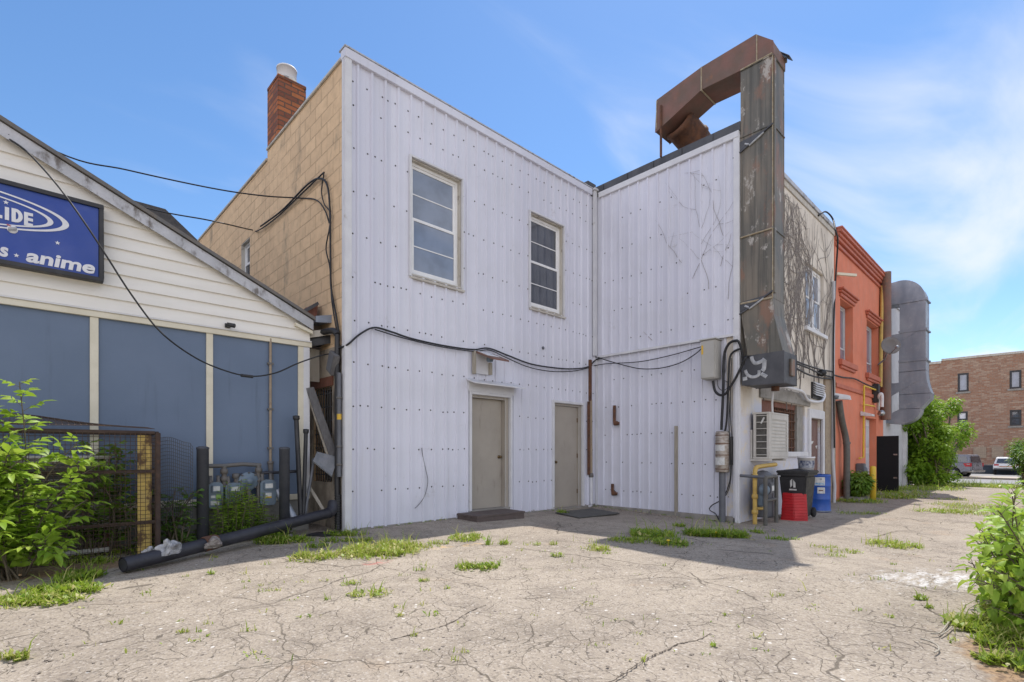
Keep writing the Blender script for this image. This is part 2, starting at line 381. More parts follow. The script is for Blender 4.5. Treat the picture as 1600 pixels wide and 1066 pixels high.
def planar(g, mode):
    t = g.N.new('ShaderNodeTexCoord'); s = g.N.new('ShaderNodeSeparateXYZ')
    g.L.new(t.outputs['Object'], s.inputs[0])
    c = g.N.new('ShaderNodeCombineXYZ')
    u = {'y': s.outputs[0], 'x': s.outputs[1], 'xy': g.math('ADD', s.outputs[0], s.outputs[1])}[mode]
    g.L.new(u, c.inputs[0]); g.L.new(s.outputs[2], c.inputs[1])
    return c.outputs[0]
def brickmat(name, mode, c1, c2, mortar, bw, bh, msize, bump=.5, blot=None, patchy=None, dark=None):
    m, nt, b = newmat(name); g = G(nt)
    v = planar(g, mode)
    wob = g.N.new('ShaderNodeVectorMath'); wob.operation = 'MULTIPLY_ADD'
    nn = g.N.new('ShaderNodeTexNoise'); nn.inputs['Scale'].default_value = 3
    g.L.new(v, nn.inputs['Vector'])
    g.L.new(nn.outputs['Color'], wob.inputs[0]); wob.inputs[1].default_value = (bh * .12,) * 3
    g.L.new(v, wob.inputs[2])
    br = g.N.new('ShaderNodeTexBrick')
    g.L.new(wob.outputs[0], br.inputs['Vector'])
    br.inputs['Scale'].default_value = 1
    br.inputs['Color1'].default_value = (*c1, 1); br.inputs['Color2'].default_value = (*c2, 1)
    br.inputs['Mortar'].default_value = (*mortar, 1)
    br.inputs['Brick Width'].default_value = bw; br.inputs['Row Height'].default_value = bh
    br.inputs['Mortar Size'].default_value = msize; br.inputs['Mortar Smooth'].default_value = 0.3
    br.inputs['Bias'].default_value = -0.1
    col = br.outputs['Color']
    if patchy:  # paint that has hidden the joints in places
        p = g.ramp(g.noise(v, 0.55, 4), patchy[1], patchy[2])
        col = g.mix(p, col, patchy[0])
    if dark:
        d = g.N.new('ShaderNodeTexBrick'); g.L.new(wob.outputs[0], d.inputs['Vector'])
        d.inputs['Scale'].default_value = 1; d.inputs['Brick Width'].default_value = bw; d.inputs['Row Height'].default_value = bh
        d.inputs['Color1'].default_value = (0, 0, 0, 1); d.inputs['Color2'].default_value = (1, 1, 1, 1)
        d.inputs['Mortar'].default_value = (0, 0, 0, 1); d.inputs['Mortar Size'].default_value = msize
        d.inputs['Bias'].default_value = dark[1]
        col = g.mix(g.math('MULTIPLY', d.outputs['Color'], dark[2]), col, dark[0])
    col = g.mix(g.math('MULTIPLY', g.ramp(g.noise(v, 6, 6), .35, .75), .35), col, tuple(x * .55 for x in c1))
    if blot:
        st = g.noise(g.coord((1.2, 1.2, .6)), 1.5, 8, .65)
        col = g.mix(g.ramp(st, blot[1], blot[2], 0, .85), col, blot[0])
    g.put(b.inputs['Base Color'], col)
    b.inputs['Roughness'].default_value = 0.88
    h = g.math('MULTIPLY_ADD', br.outputs['Fac'], -1.0, g.math('MULTIPLY', g.noise(v, 30, 5), .5))
    g.bump(h, bump, 0.012, b)
    return m
M['block'] = brickmat('tan_painted_block', 'x', (0.76, 0.54, 0.325), (0.66, 0.465, 0.28), (0.52, 0.365, 0.215), .46, .235, .012, .7,
                      blot=((0.30, 0.235, 0.16), .55, .72), patchy=((0.76, 0.54, 0.325), .47, .62))
M['chimney'] = brickmat('chimney_brick', 'xy', (0.44, 0.15, 0.055), (0.30, 0.085, 0.04), (0.10, 0.075, 0.06), .27, .098, .012, 1.0, dark=((0.045, 0.035, 0.04), -.35, .9))
M['farbrick'] = brickmat('old_brown_brick', 'x', (0.34, 0.18, 0.11), (0.20, 0.105, 0.075), (0.30, 0.24, 0.19), .42, .15, .016, .6,
                         blot=((0.13, 0.075, 0.055), .55, .8), dark=((0.60, 0.45, 0.32), -.3, .85))
M['infill'] = brickmat('pale_brick_infill', 'x', (0.40, 0.31, 0.22), (0.33, 0.25, 0.18), (0.3, 0.24, 0.18), .30, .12, .012, .5)

def bluepanel():
    m, nt, b = newmat('blue_panel_paint'); g = G(nt)
    co = g.coord()
    col = g.mix(g.ramp(g.noise(co, 1.3, 5), .3, .7), (0.135, 0.182, 0.265), (0.12, 0.165, 0.242))
    sp = g.vor(co, 3.1).outputs['Distance']
    nz = g.noise(co, 14, 3)
    col = g.mix(g.math('MULTIPLY', g.ramp(sp, .035, .02), g.ramp(nz, .5, .6)), col, (0.45, 0.46, 0.48))
    st = g.noise(g.coord((5, 5, .5)), 1.6, 6)
    col = g.mix(g.ramp(st, .56, .8, 0, .55), col, (0.085, 0.115, 0.165))
    sc = g.noise(g.coord((1, 1, 2.5), loc=(2, 0, 3)), 3.0, 9, .75)
    col = g.mix(g.ramp(sc, .64, .72, 0, .35), col, (0.26, 0.30, 0.36))
    g.put(b.inputs['Base Color'], col); b.inputs['Roughness'].default_value = .62
    g.bump(g.noise(g.coord((1, 1, 1)), 60, 4), .25, .008, b)
    return m
M['blue'] = bluepanel()
def siding():
    m, nt, b = newmat('cream_siding'); g = G(nt)
    co = g.coord((.6, 1, 3))
    col = g.mix(g.ramp(g.noise(co, 2, 5), .3, .7), (0.80, 0.77, 0.71), (0.74, 0.71, 0.645))
    st = g.noise(g.coord((1, 1, 2), loc=(2, 0, 1)), 1.4, 7, .62)
    col = g.mix(g.ramp(st, .60, .82, 0, .8), col, (0.56, 0.49, 0.36))
    g.put(b.inputs['Base Color'], col); b.inputs['Roughness'].default_value = .6
    return m
M['siding'] = siding()
def stucco():
    m, nt, b = newmat('stained_stucco'); g = G(nt)
    co = g.coord()
    col = g.mix(g.ramp(g.noise(co, 1.1, 6), .32, .68), (0.72, 0.66, 0.57), (0.62, 0.56, 0.48))
    st = g.noise(g.coord((2.5, 2.5, .5)), 1.5, 8, .65)
    col = g.mix(g.ramp(st, .52, .78, 0, .8), col, (0.36, 0.31, 0.26))
    # lower storey was limewashed white-blue: flaking paint with its own ragged edge
    sx = g.N.new('ShaderNodeSeparateXYZ'); t = g.N.new('ShaderNodeTexCoord'); g.L.new(t.outputs['Object'], sx.inputs[0])
    edge = g.math('ADD', sx.outputs[2], g.math('MULTIPLY', g.math('SUBTRACT', g.noise(co, 1.7, 7, .65), .5), 2.6))
    pm = g.math('MULTIPLY', g.ramp(edge, 2.3, 1.9), g.ramp(g.noise(co, 5, 6, .7), .36, .5))
    col = g.mix(pm, col, (0.62, 0.62, 0.67))
    g.put(b.inputs['Base Color'], col); b.inputs['Roughness'].default_value = .9
    g.bump(g.noise(co, 22, 7, .65), .5, .02, b)
    return m
M['stucco'] = stucco()

def groundmat():
    m, nt, b = newmat('old_asphalt'); g = G(nt)
    p = g.pos()
    wide = g.noise(p, .35, 5)
    col = g.mix(g.ramp(wide, .3, .7), GC1, GC2)
    med = g.noise(p, 2.1, 6, .6)
    col = g.mix(g.ramp(med, .44, .68, 0, .65), col, GC3)
    rust = g.noise(p, 1.1, 6, .6, .4)
    col = g.mix(g.ramp(rust, .60, .78, 0, .5), col, (0.46, 0.31, 0.19))
    oil = g.noise(g.pos((.8, 1.2, 1)), .9, 7, .68)
    col = g.mix(g.ramp(oil, .60, .70, 0, .30), col, (0.20, 0.17, 0.145))
    # aggregate: pale and dark stones
    v1 = g.vor(p, 75)
    rc = g.N.new('ShaderNodeSeparateColor'); g.L.new(v1.outputs['Color'], rc.inputs[0])
    col = g.mix(g.ramp(rc.outputs[0], .76, .95, 0, .38), col, (0.56, 0.51, 0.45))
    col = g.mix(g.ramp(rc.outputs[1], .70, .95, 0, .60), col, (0.17, 0.14, 0.12))
    fn = g.noise(p, 38, 5, .7)
    col = g.mix(g.ramp(fn, .50, .78, 0, .55), col, (0.19, 0.155, 0.13))
    v3 = g.vor(p, 9)
    peb = g.ramp(v3.outputs['Distance'], .13, .09)
    rc3 = g.N.new('ShaderNodeSeparateColor'); g.L.new(v3.outputs['Color'], rc3.inputs[0])
    col = g.mix(g.math('MULTIPLY', peb, g.ramp(rc3.outputs[2], .80, .84)), col, (0.13, 0.11, 0.095))
    col = g.mix(g.math('MULTIPLY', peb, g.ramp(rc3.outputs[2], .12, .10)), col, (0.62, 0.59, 0.54))
    # cracks
    dn = g.N.new('ShaderNodeTexNoise'); dn.inputs['Scale'].default_value = 1.6; dn.inputs['Detail'].default_value = 6
    g.L.new(p, dn.inputs['Vector'])
    ad = g.N.new('ShaderNodeVectorMath'); ad.operation = 'MULTIPLY_ADD'
    g.L.new(dn.outputs['Color'], ad.inputs[0]); ad.inputs[1].default_value = (.55, .55, 0); g.L.new(p, ad.inputs[2])
    cr = None
    for sc, wd, lo, off in ((.5, .0045, .44, 1.0), (1.5, .0055, .46, 2.3), (3.4, .0095, .47, 3.1), (7.5, .017, .52, 5.0)):
        e = g.vor(ad.outputs[0], sc, 'DISTANCE_TO_EDGE').outputs['Distance']
        area = g.ramp(g.noise(g.pos((1, 1, 1)), .45 * off, 4), lo - .05, lo + .05)
        wv = g.noise(p, 5.0, 4)
        c = g.math('MULTIPLY', g.ramp(g.math('DIVIDE', e, g.math('MULTIPLY_ADD', wv, 1.2, .35)), wd, wd * .25), area)
        cr = c if cr is None else g.math('MAXIMUM', cr, c)
    col = g.mix(g.math('MULTIPLY', cr, .72), col, (0.085, 0.07, 0.052))
    # worn white paint splash beside the bush, dark damp strip along the walls
    sx = g.N.new('ShaderNodeSeparateXYZ'); g.L.new(p, sx.inputs[0])
    X, Y = sx.outputs[0], sx.outputs[1]
    du = g.math('DIVIDE', g.math('ADD', g.math('SUBTRACT', X, 6.75), g.math('MULTIPLY', g.math('SUBTRACT', Y, .75), .9)), 1.0)
    dv = g.math('DIVIDE', g.math('SUBTRACT', Y, .75), .75)
    rr = g.math('SQRT', g.math('ADD', g.math('MULTIPLY', du, du), g.math('MULTIPLY', dv, dv)))
    bl = g.math('ADD', g.math('SUBTRACT', 1.0, rr), g.math('MULTIPLY', g.math('SUBTRACT', g.noise(g.pos((1.2, 3.5, 1)), 2.2, 7, .65), .5), 2.2))
    fl = g.ramp(g.noise(p, 22, 5, .7), .36, .56)
    col = g.mix(g.math('MULTIPLY', g.ramp(bl, .12, .7), g.math('MULTIPLY', g.math('MULTIPLY', fl, g.ramp(g.noise(g.pos((1, 4, 1)), 3.2, 6, .7), .42, .58)), .75)), col, (0.72, 0.71, 0.70))
    # pinkish and orange survey paint flecks
    for cx, cy, c in ((2.95, 5.3, (0.55, 0.16, 0.14)), (4.0, 5.5, (0.62, 0.42, 0.2)), (4.4, 5.35, (0.62, 0.42, 0.2))):
        d = g.math('ADD', g.math('POWER', g.math('SUBTRACT', X, cx), 2.0), g.math('MULTIPLY', g.math('POWER', g.math('SUBTRACT', Y, cy), 2.0), 3.0))
        col = g.mix(g.math('MULTIPLY', g.ramp(d, .05, .0, 0, .6), g.ramp(g.noise(p, 13, 4), .45, .6)), col, c)
    # soil and dead leaves by the right-hand bush
    ds = g.math('ADD', g.math('POWER', g.math('SUBTRACT', X, 4.4), 2.0), g.math('MULTIPLY', g.math('POWER', g.math('ADD', Y, .15), 2.0), 2.2))
    ds = g.math('ADD', ds, g.math('MULTIPLY', g.math('SUBTRACT', g.noise(p, 3.5, 6, .65), .5), 1.5))
    soil = g.mix(g.ramp(g.noise(p, 30, 5), .4, .65), (0.34, 0.22, 0.12), (0.16, 0.10, 0.06))
    col = g.mix(g.ramp(ds, .75, .35, 0, .85), col, soil)
    ds2 = g.math('ADD', g.math('POWER', g.math('SUBTRACT', X, .3), 2.0), g.math('MULTIPLY', g.math('POWER', g.math('SUBTRACT', Y, 7.35), 2.0), 5.0))
    ds2 = g.math('ADD', ds2, g.math('MULTIPLY', g.math('SUBTRACT', g.noise(p, 4, 6, .65), .5), 1.2))
    col = g.mix(g.ramp(ds2, 1.0, .5, 0, .85), col, soil)
    g.put(b.inputs['Base Color'], col); b.inputs['Roughness'].default_value = .92
    b.inputs['Specular IOR Level'].default_value = .25
    h = g.math('ADD', g.math('MULTIPLY', fn, .6), g.math('ADD', g.math('MULTIPLY', v1.outputs['Distance'], .5), g.math('MULTIPLY', cr, -1.6)))
    g.bump(h, .55, .012, b)
    return m
GC1, GC2, GC3 = (0.400, 0.341, 0.270), (0.320, 0.272, 0.217), (0.235, 0.198, 0.158)
M['ground'] = groundmat()

def leafmat(name, a, bcol, c, trans=.35):
    m = bpy.data.materials.new(name); m.use_nodes = True
    nt = m.node_tree; nt.nodes.clear(); g = G(nt)
    o = g.N.new('ShaderNodeOutputMaterial'); d = g.N.new('ShaderNodeBsdfPrincipled'); t = g.N.new('ShaderNodeBsdfTranslucent')
    at = g.N.new('ShaderNodeAttribute'); at.attribute_name = 'tint'
    s = g.N.new('ShaderNodeSeparateColor'); g.L.new(at.outputs['Color'], s.inputs[0])
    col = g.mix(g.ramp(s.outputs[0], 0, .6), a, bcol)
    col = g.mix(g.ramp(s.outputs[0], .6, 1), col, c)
    g.put(d.inputs['Base Color'], col); d.inputs['Roughness'].default_value = .45
    d.inputs['Specular IOR Level'].default_value = .35
    g.L.new(g.mix(.5, col, (0.35, 0.5, 0.04)), t.inputs[0])
    mx = g.N.new('ShaderNodeMixShader'); mx.inputs[0].default_value = trans
    g.L.new(d.outputs[0], mx.inputs[1]); g.L.new(t.outputs[0], mx.inputs[2]); g.L.new(mx.outputs[0], o.inputs[0])
    return m
M['leaf'] = leafmat('elder_leaf', (0.085, 0.17, 0.018), (0.14, 0.25, 0.028), (0.22, 0.33, 0.045))
M['leafbright'] = leafmat('bright_leaf', (0.16, 0.29, 0.03), (0.30, 0.46, 0.05), (0.46, 0.56, 0.10), .42)
M['leafdark'] = leafmat('dark_leaf', (0.06, 0.13, 0.022), (0.10, 0.2, 0.032), (0.18, 0.29, 0.05), .35)
M['leafvine'] = leafmat('vine_leaf', (0.11, 0.22, 0.018), (0.22, 0.37, 0.025), (0.38, 0.50, 0.045), .45)
M['grass'] = leafmat('grass_blade', (0.12, 0.22, 0.022), (0.28, 0.38, 0.04), (0.56, 0.50, 0.20), .4)
def plastic_clear():
    m, nt, b = newmat('clear_plastic'); g = G(nt)
    n = g.noise(g.coord(), 16, 4)
    g.put(b.inputs['Base Color'], g.mix(g.ramp(n, .4, .65), (0.62, 0.62, 0.63), (0.30, 0.30, 0.31)))
    b.inputs['Roughness'].default_value = .18
    b.inputs['Alpha'].default_value = .62
    return m
M['bag'] = plastic_clear()
M['rag'] = mat('dirty_film', (0.34, 0.31, 0.28), (0.18, 0.15, 0.14), 22, rough=0.7, bump=.5)

# ------------------------------------------------------------------ mesh helpers
ORG = {}
def props(o, label=None, cat=None, group=None, kind=None):
    if label: o['label'] = label
    if cat: o['category'] = cat
    if group: o['group'] = group
    if kind: o['kind'] = kind
    return o
def thing(name, label, cat, loc=(0, 0, 0), group=None):
    o = bpy.data.objects.new(name, None); COL.objects.link(o)
    o.empty_display_size = .2
    o.location = loc; ORG[o] = Vector(loc)
    return props(o, label, cat, group)
class MB:
    def __init__(s): s.v = []; s.f = []; s.m = []; s.s = []; s.t = None; s.tint = []
    def add(s, vs, fs, m=0, smooth=False):
        o = len(s.v); s.v += [Vector(x) for x in vs]
        for f in fs: s.f.append([o + i for i in f]); s.m.append(m); s.s.append(smooth)
        return s
    def quad(s, a, b, c, d, m=0): return s.add([a, b, c, d], [(0, 1, 2, 3)], m)
    def box(s, x0, x1, y0, y1, z0, z1, m=0):
        vs = [(x, y, z) for z in (z0, z1) for y in (y0, y1) for x in (x0, x1)]
        return s.add(vs, [(0, 2, 3, 1), (4, 5, 7, 6), (0, 1, 5, 4), (2, 6, 7, 3), (0, 4, 6, 2), (1, 3, 7, 5)], m)
    def obox(s, c, a, b, d, m=0):
        c, a, b, d = Vector(c), Vector(a), Vector(b), Vector(d)
        vs = [c + a * i + b * j + d * k for k in (-1, 1) for j in (-1, 1) for i in (-1, 1)]
        return s.add(vs, [(0, 2, 3, 1), (4, 5, 7, 6), (0, 1, 5, 4), (2, 6, 7, 3), (0, 4, 6, 2), (1, 3, 7, 5)], m)
    def beam(s, p, q, w, h, up=(0, 0, 1), m=0):
        p, q = Vector(p), Vector(q); d = q - p
        a = d.cross(Vector(up)).normalized() * w / 2; b = a.cross(d).normalized() * h / 2
        return s.obox((p + q) / 2, d / 2, a, b, m)
    def tube(s, pts, r, n=8, m=0, caps=True, smooth=True):
        pts = [Vector(p) for p in pts]; k = len(pts)
        rs = r if isinstance(r, (list, tuple)) else [r] * k
        rings = []; ref = None
        for i, p in enumerate(pts):
            d = (pts[min(i + 1, k - 1)] - pts[max(i - 1, 0)])
            if d.length < 1e-9: d = Vector((0, 0, 1))
            d.normalize()
            if ref is None:
                ref = d.orthogonal().normalized()
            else:
                ref = ref - d * ref.dot(d)
                ref = ref.normalized() if ref.length > 1e-6 else d.orthogonal().normalized()
            e = d.cross(ref)
            rings.append([p + (ref * math.cos(2 * math.pi * j / n) + e * math.sin(2 * math.pi * j / n)) * rs[i] for j in range(n)])
        vs = [x for rg in rings for x in rg]; fs = []
        for i in range(k - 1):
            for j in range(n):
                fs.append((i * n + j, i * n + (j + 1) % n, (i + 1) * n + (j + 1) % n, (i + 1) * n + j))
        s.add(vs, fs, m, smooth)
        if caps:
            s.add(rings[0], [tuple(range(n))[::-1]], m); s.add(rings[-1], [tuple(range(n))], m)
        return s
    def lathe(s, c, prof, n=24, m=0, axis=(0, 0, 1), smooth=True):
        c = Vector(c); ax = Vector(axis).normalized(); e1 = ax.orthogonal().normalized(); e2 = ax.cross(e1)
        vs = []; fs = []
        for r, h in prof:
            for j in range(n):
                a = 2 * math.pi * j / n
                vs.append(c + ax * h + (e1 * math.cos(a) + e2 * math.sin(a)) * r)
        for i in range(len(prof) - 1):
            for j in range(n):
                fs.append((i * n + j, i * n + (j + 1) % n, (i + 1) * n + (j + 1) % n, (i + 1) * n + j))
        return s.add(vs, fs, m, smooth)
    def prism(s, poly, vec, m=0):
        vec = Vector(vec); n = len(poly); a = [Vector(p) for p in poly]
        vs = a + [p + vec for p in a]
        fs = [tuple(range(n)), tuple(range(2 * n - 1, n - 1, -1))] + [(i, (i + 1) % n, n + (i + 1) % n, n + i) for i in range(n)]
        return s.add(vs, fs, m)
    def build(s, name, mats, parent=None, bevel=0, loc=None, recalc=True, sharp=None):
        if parent is not None: org = ORG[parent]
        elif loc is not None: org = Vector(loc)
        else: org = Vector((0, 0, 0))
        me = bpy.data.meshes.new(name)
        me.from_pydata([tuple(x - org) for x in s.v], [], s.f)
        if not isinstance(mats, (list, tuple)): mats = [mats]
        for mm in mats: me.materials.append(mm)
        me.polygons.foreach_set('material_index', s.m)
        me.polygons.foreach_set('use_smooth', s.s)
        if s.tint:
            a = me.attributes.new('tint', 'FLOAT_COLOR', 'FACE')
            flat = []
            for t in s.tint: flat += [t, t, t, 1.0]
            a.data.foreach_set('color', flat)
        if (recalc or bevel) and not s.tint:
            bm = bmesh.new(); bm.from_mesh(me)
            if bevel:
                bmesh.ops.remove_doubles(bm, verts=bm.verts, dist=1e-5)
                es = [e for e in bm.edges if len(e.link_faces) == 2 and e.calc_face_angle(0) > R(35)]
                bmesh.ops.bevel(bm, geom=es, offset=bevel, segments=2, affect='EDGES', clamp_overlap=True)
            bmesh.ops.recalc_face_normals(bm, faces=bm.faces)
            bm.to_mesh(me); bm.free()
        o = bpy.data.objects.new(name, me); COL.objects.link(o)
        if parent is not None: o.parent = parent; ORG[o] = org
        else: o.location = org; ORG[o] = org
        return o
def copy_tree(o, loc, label=None):
    c = o.copy(); COL.objects.link(c); c.location = loc
    if label: c['label'] = label
    for ch in o.children:
        d = ch.copy(); COL.objects.link(d); d.parent = c
        for g2 in ch.children:
            e = g2.copy(); COL.objects.link(e); e.parent = d
    return c
def smooth_path(pts, k=6):
    pts = [Vector(p) for p in pts]; out = []
    for i in range(len(pts) - 1):
        p0, p1, p2, p3 = pts[max(i - 1, 0)], pts[i], pts[i + 1], pts[min(i + 2, len(pts) - 1)]
        for j in range(k):
            t = j / k
            out.append(0.5 * ((2 * p1) + (p2 - p0) * t + (2 * p0 - 5 * p1 + 4 * p2 - p3) * t * t + (3 * p1 - p0 - 3 * p2 + p3) * t ** 3))
    out.append(pts[-1]); return out
def frameY(Y):   # local wall frame: u to the right, d into the wall, z up, wall facing -Y
    return lambda u, d, z: Vector((u, Y + d, z))
def frameX(X):   # wall facing -X, u = world Y
    return lambda u, d, z: Vector((X + d, u, z))
def ub(mb, W, u0, u1, d0, d1, z0, z1, m=0):
    vs = [W(u, d, z) for z in (z0, z1) for d in (d0, d1) for u in (u0, u1)]
    return mb.add(vs, [(0, 2, 3, 1), (4, 5, 7, 6), (0, 1, 5, 4), (2, 6, 7, 3), (0, 4, 6, 2), (1, 3, 7, 5)], m)
def wall_holes(mb, W, u0, u1, z0, z1, holes, depth, m=0):
    us = sorted({u0, u1, *[h[0] for h in holes], *[h[1] for h in holes]})
    zs = sorted({z0, z1, *[h[2] for h in holes], *[h[3] for h in holes]})
    for a, b in zip(us, us[1:]):
        for c, d in zip(zs, zs[1:]):
            um, zm = (a + b) / 2, (c + d) / 2
            if any(h[0] < um < h[1] and h[2] < zm < h[3] for h in holes): continue
            mb.quad(W(a, 0, c), W(b, 0, c), W(b, 0, d), W(a, 0, d), m)
    for h in holes:
        a, b, c, d = h
        mb.quad(W(a, 0, c), W(a, depth, c), W(a, depth, d), W(a, 0, d), m)
        mb.quad(W(b, 0, c), W(b, 0, d), W(b, depth, d), W(b, depth, c), m)
        mb.quad(W(a, 0, d), W(a, depth, d), W(b, depth, d), W(b, 0, d), m)
        mb.quad(W(a, 0, c), W(b, 0, c), W(b, depth, c), W(a, depth, c), m)
    mb.quad(W(u0, 0, z1), W(u1, 0, z1), W(u1, depth, z1), W(u0, depth, z1), m)
    mb.quad(W(u0, 0, z0), W(u0, 0, z1), W(u0, depth, z1), W(u0, depth, z0), m)
    mb.quad(W(u1, 0, z0), W(u1, depth, z0), W(u1, depth, z1), W(u1, 0, z1), m)
PITCH = .25
def cladding(mb, W, u0, u1, z0, z1, holes, off=0.0, rows=(), m=0, ms=1, prob=0.93):
    prof = [(0, 0), (.075, 0), (.082, .004), (.09, 0), (.165, 0), (.178, .032), (.212, .032), (.225, 0)]
    pts = []
    k = math.floor(u0 / PITCH) - 1
    while k * PITCH < u1 + PITCH:
        for a, h in prof: pts.append((k * PITCH + a + off, h))
        k += 1
    def hgt(u):
        for (a, ha), (b, hb) in zip(pts, pts[1:]):
            if a <= u <= b: return ha + (hb - ha) * (u - a) / max(b - a, 1e-9)
        return 0
    us = sorted({u0, u1, *[p[0] for p in pts if u0 < p[0] < u1], *[x for h in holes for x in h[:2] if u0 < x < u1]})
    for a, b in zip(us, us[1:]):
        um = (a + b) / 2; segs = [(z0, z1)]
        for h in holes:
            if h[0] < um < h[1]:
                ns = []
                for s0, s1 in segs:
                    if h[3] <= s0 or h[2] >= s1: ns.append((s0, s1)); continue
                    if h[2] > s0: ns.append((s0, h[2]))
                    if h[3] < s1: ns.append((h[3], s1))
                segs = ns
        for s0, s1 in segs:
            mb.quad(W(a, -hgt(a), s0), W(b, -hgt(b), s0), W(b, -hgt(b), s1), W(a, -hgt(a), s1), m)
    k = math.floor(u0 / PITCH)
    while k * PITCH < u1:
        for z in rows:
            for du in ((.125, .245) if rnd.random() < .13 else (.125,)):
                u = k * PITCH + off + du + rnd.uniform(-.02, .02); zz = z + rnd.uniform(-.012, .012)
                if not (u0 + .04 < u < u1 - .04) or rnd.random() > prob: continue
                if any(h[0] - .05 < u < h[1] + .05 and h[2] - .05 < zz < h[3] + .05 for h in holes): continue
                r = .0155; h0 = hgt(u)
                ring = [W(u + r * math.cos(i * math.pi / 3), -h0 - .002, zz + r * math.sin(i * math.pi / 3)) for i in range(6)]
                ring2 = [W(u + r * .6 * math.cos(i * math.pi / 3), -h0 - .009, zz + r * .6 * math.sin(i * math.pi / 3)) for i in range(6)]
                mb.add(ring + ring2, [(i, (i + 1) % 6, 6 + (i + 1) % 6, 6 + i) for i in range(6)] + [(6, 7, 8, 9, 10, 11)], ms)
        k += 1

# ------------------------------------------------------------------ ground, road
def build_ground():
    def axis(segs):
        out = []
        for a, b, st in segs:
            k = max(1, int(round((b - a) / st)))
            out += [a + (b - a) * i / k for i in range(k)]
        return out + [segs[-1][1]]
    xs = axis([(-400, -60, 85), (-60, -8, 6), (-8, 0, 1), (0, 12, .3), (12, 32, 1), (32, 60, 3), (60, 120, 15), (120, 600, 120)])
    ys = axis([(-400, -60, 85), (-60, -8, 6), (-8, -1, 1), (-1, 9.5, .3), (9.5, 30, 3), (30, 120, 20), (120, 500, 95)])
    mb = MB()
    vs = []
    for y in ys:
        for x in xs:
            z = gz(x, y)
            if -2 < x < 30 and -2 < y < 9:
                z += .012 * math.sin(x * 1.7 + y * .6) * math.sin(y * 1.3 - x * .4)
            vs.append((x, y, z))
    n = len(xs)
    fs = [(j * n + i, j * n + i + 1, (j + 1) * n + i + 1, (j + 1) * n + i) for j in range(len(ys) - 1) for i in range(n - 1)]
    mb.add(vs, fs, 0, True)
    props(mb.build('ground', M['ground'], recalc=False), kind='structure')
    def strip(name, x0, x1, y0, y1, up, mt, side=False):
        s = MB(); k = max(1, int((x1 - x0) / 2))
        p = [(x0 + (x1 - x0) * i / k) for i in range(k + 1)]
        for a, b in zip(p, p[1:]):
            s.quad((a, y0, gz(a, 0) + up), (b, y0, gz(b, 0) + up), (b, y1, gz(b, 0) + up), (a, y1, gz(a, 0) + up))
        if side:
            s.quad((x0, y0, gz(x0, 0) - .05), (x0, y1, gz(x0, 0) - .05), (x0, y1, gz(x0, 0) + up), (x0, y0, gz(x0, 0) + up))
        props(s.build(name, mt, recalc=False), kind='structure')
    strip('road', 30.5, 51, -90, 90, .006, M['road'])
    strip('kerb', 51, 51.3, -90, 90, .12, M['kerb'], True)
    strip('pavement', 51.3, 56, -90, 90, .125, M['pave'], True)
    strip('parking_lot', 56, 72, -90, 90, .010, M['road'])
build_ground()

# ------------------------------------------------------------------ white metal-clad building
WB = thing('commercial_building', 'two storey white metal clad building with tan block side and brick chimney', 'building', (X0, YA, 0))
WA, WBm, WCm, WT = frameY(YA), frameX(XB), frameY(YC), frameX(X0)

d1 = (pa(735.4, 700).x, pa(795.5, 700).x); d1z = (.12, pa(735.4, 616).z)
d2 = (pa(864.5, 700).x, pa(909, 700).x); d2z = (.0, pa(864.5, 629).z)
w1 = (pa(641, 300).x, pa(720, 300).x, pa(642, 430.5).z, pa(641, 246).z)
w2 = (pa(827.3, 400).x, pa(879, 400).x, pa(827.4, 480).z, pa(827, 331).z)
holesA = [w1, w2, (d1[0], d1[1], -.3, d1z[1]), (d2[0], d2[1], -.3, d2z[1])]
rowsA = [.62 + .69 * i for i in range(10)] + [7.2]
mb = MB()
cladding(mb, WA, X0 + .05, XB - .03, -.02, ZR, holesA, 0, rowsA)
mb.build('metal_cladding', [M['clad'], M['screw']], WB, recalc=False)
# the wing: upper sheet stands a little prouder than the lower one
mb = MB(); cladding(mb, WBm, YC + .06, YA - .03, 3.58, ZR, [], .06, [3.9 + .72 * i for i in range(5)], prob=.5)
mb.build('metal_cladding', [M['clad'], M['screw']], WB, recalc=False)
mb = MB(); cladding(mb, frameX(XB + .03), YC + .06, YA - .03, -.06, 3.60, [], .06, [.35 + .66 * i for i in range(5)], prob=.8)
mb.build('metal_cladding', [M['clad'], M['screw']], WB, recalc=False)
# core that closes the building
mb = MB()
mb.box(X0 + .32, XB + .3, YA + .35, 17, -.3, ZR - .12)
mb.box(XB + .31, 16.6, YC + .35, 17, -.3, ZR - .12)
mb.build('inner_wall', M['concrete'], WB)
mb = MB()
mb.box(X0 + .28, 16.6, YA + .1, 17, ZR - .1, ZR - .02)
mb.box(XB + .15, 16.6, YC + .12, YA + .09, ZR - .1, ZR - .02)
mb.build('roof', M['roofdark'], WB)
# backing between cladding and core, so that no sky shows through edges
mb = MB()
wall_holes(mb, frameY(YA + .03), X0 + .06, XB + .2, -.3, ZR - .02, holesA, .30)
mb.build('backing_wall', M['concrete'], WB, recalc=False)
mb = MB(); mb.box(XB + .05, XB + .30, YC + .36, YA + .02, -.3, ZR - .02); mb.build('backing_wall', M['concrete'], WB)
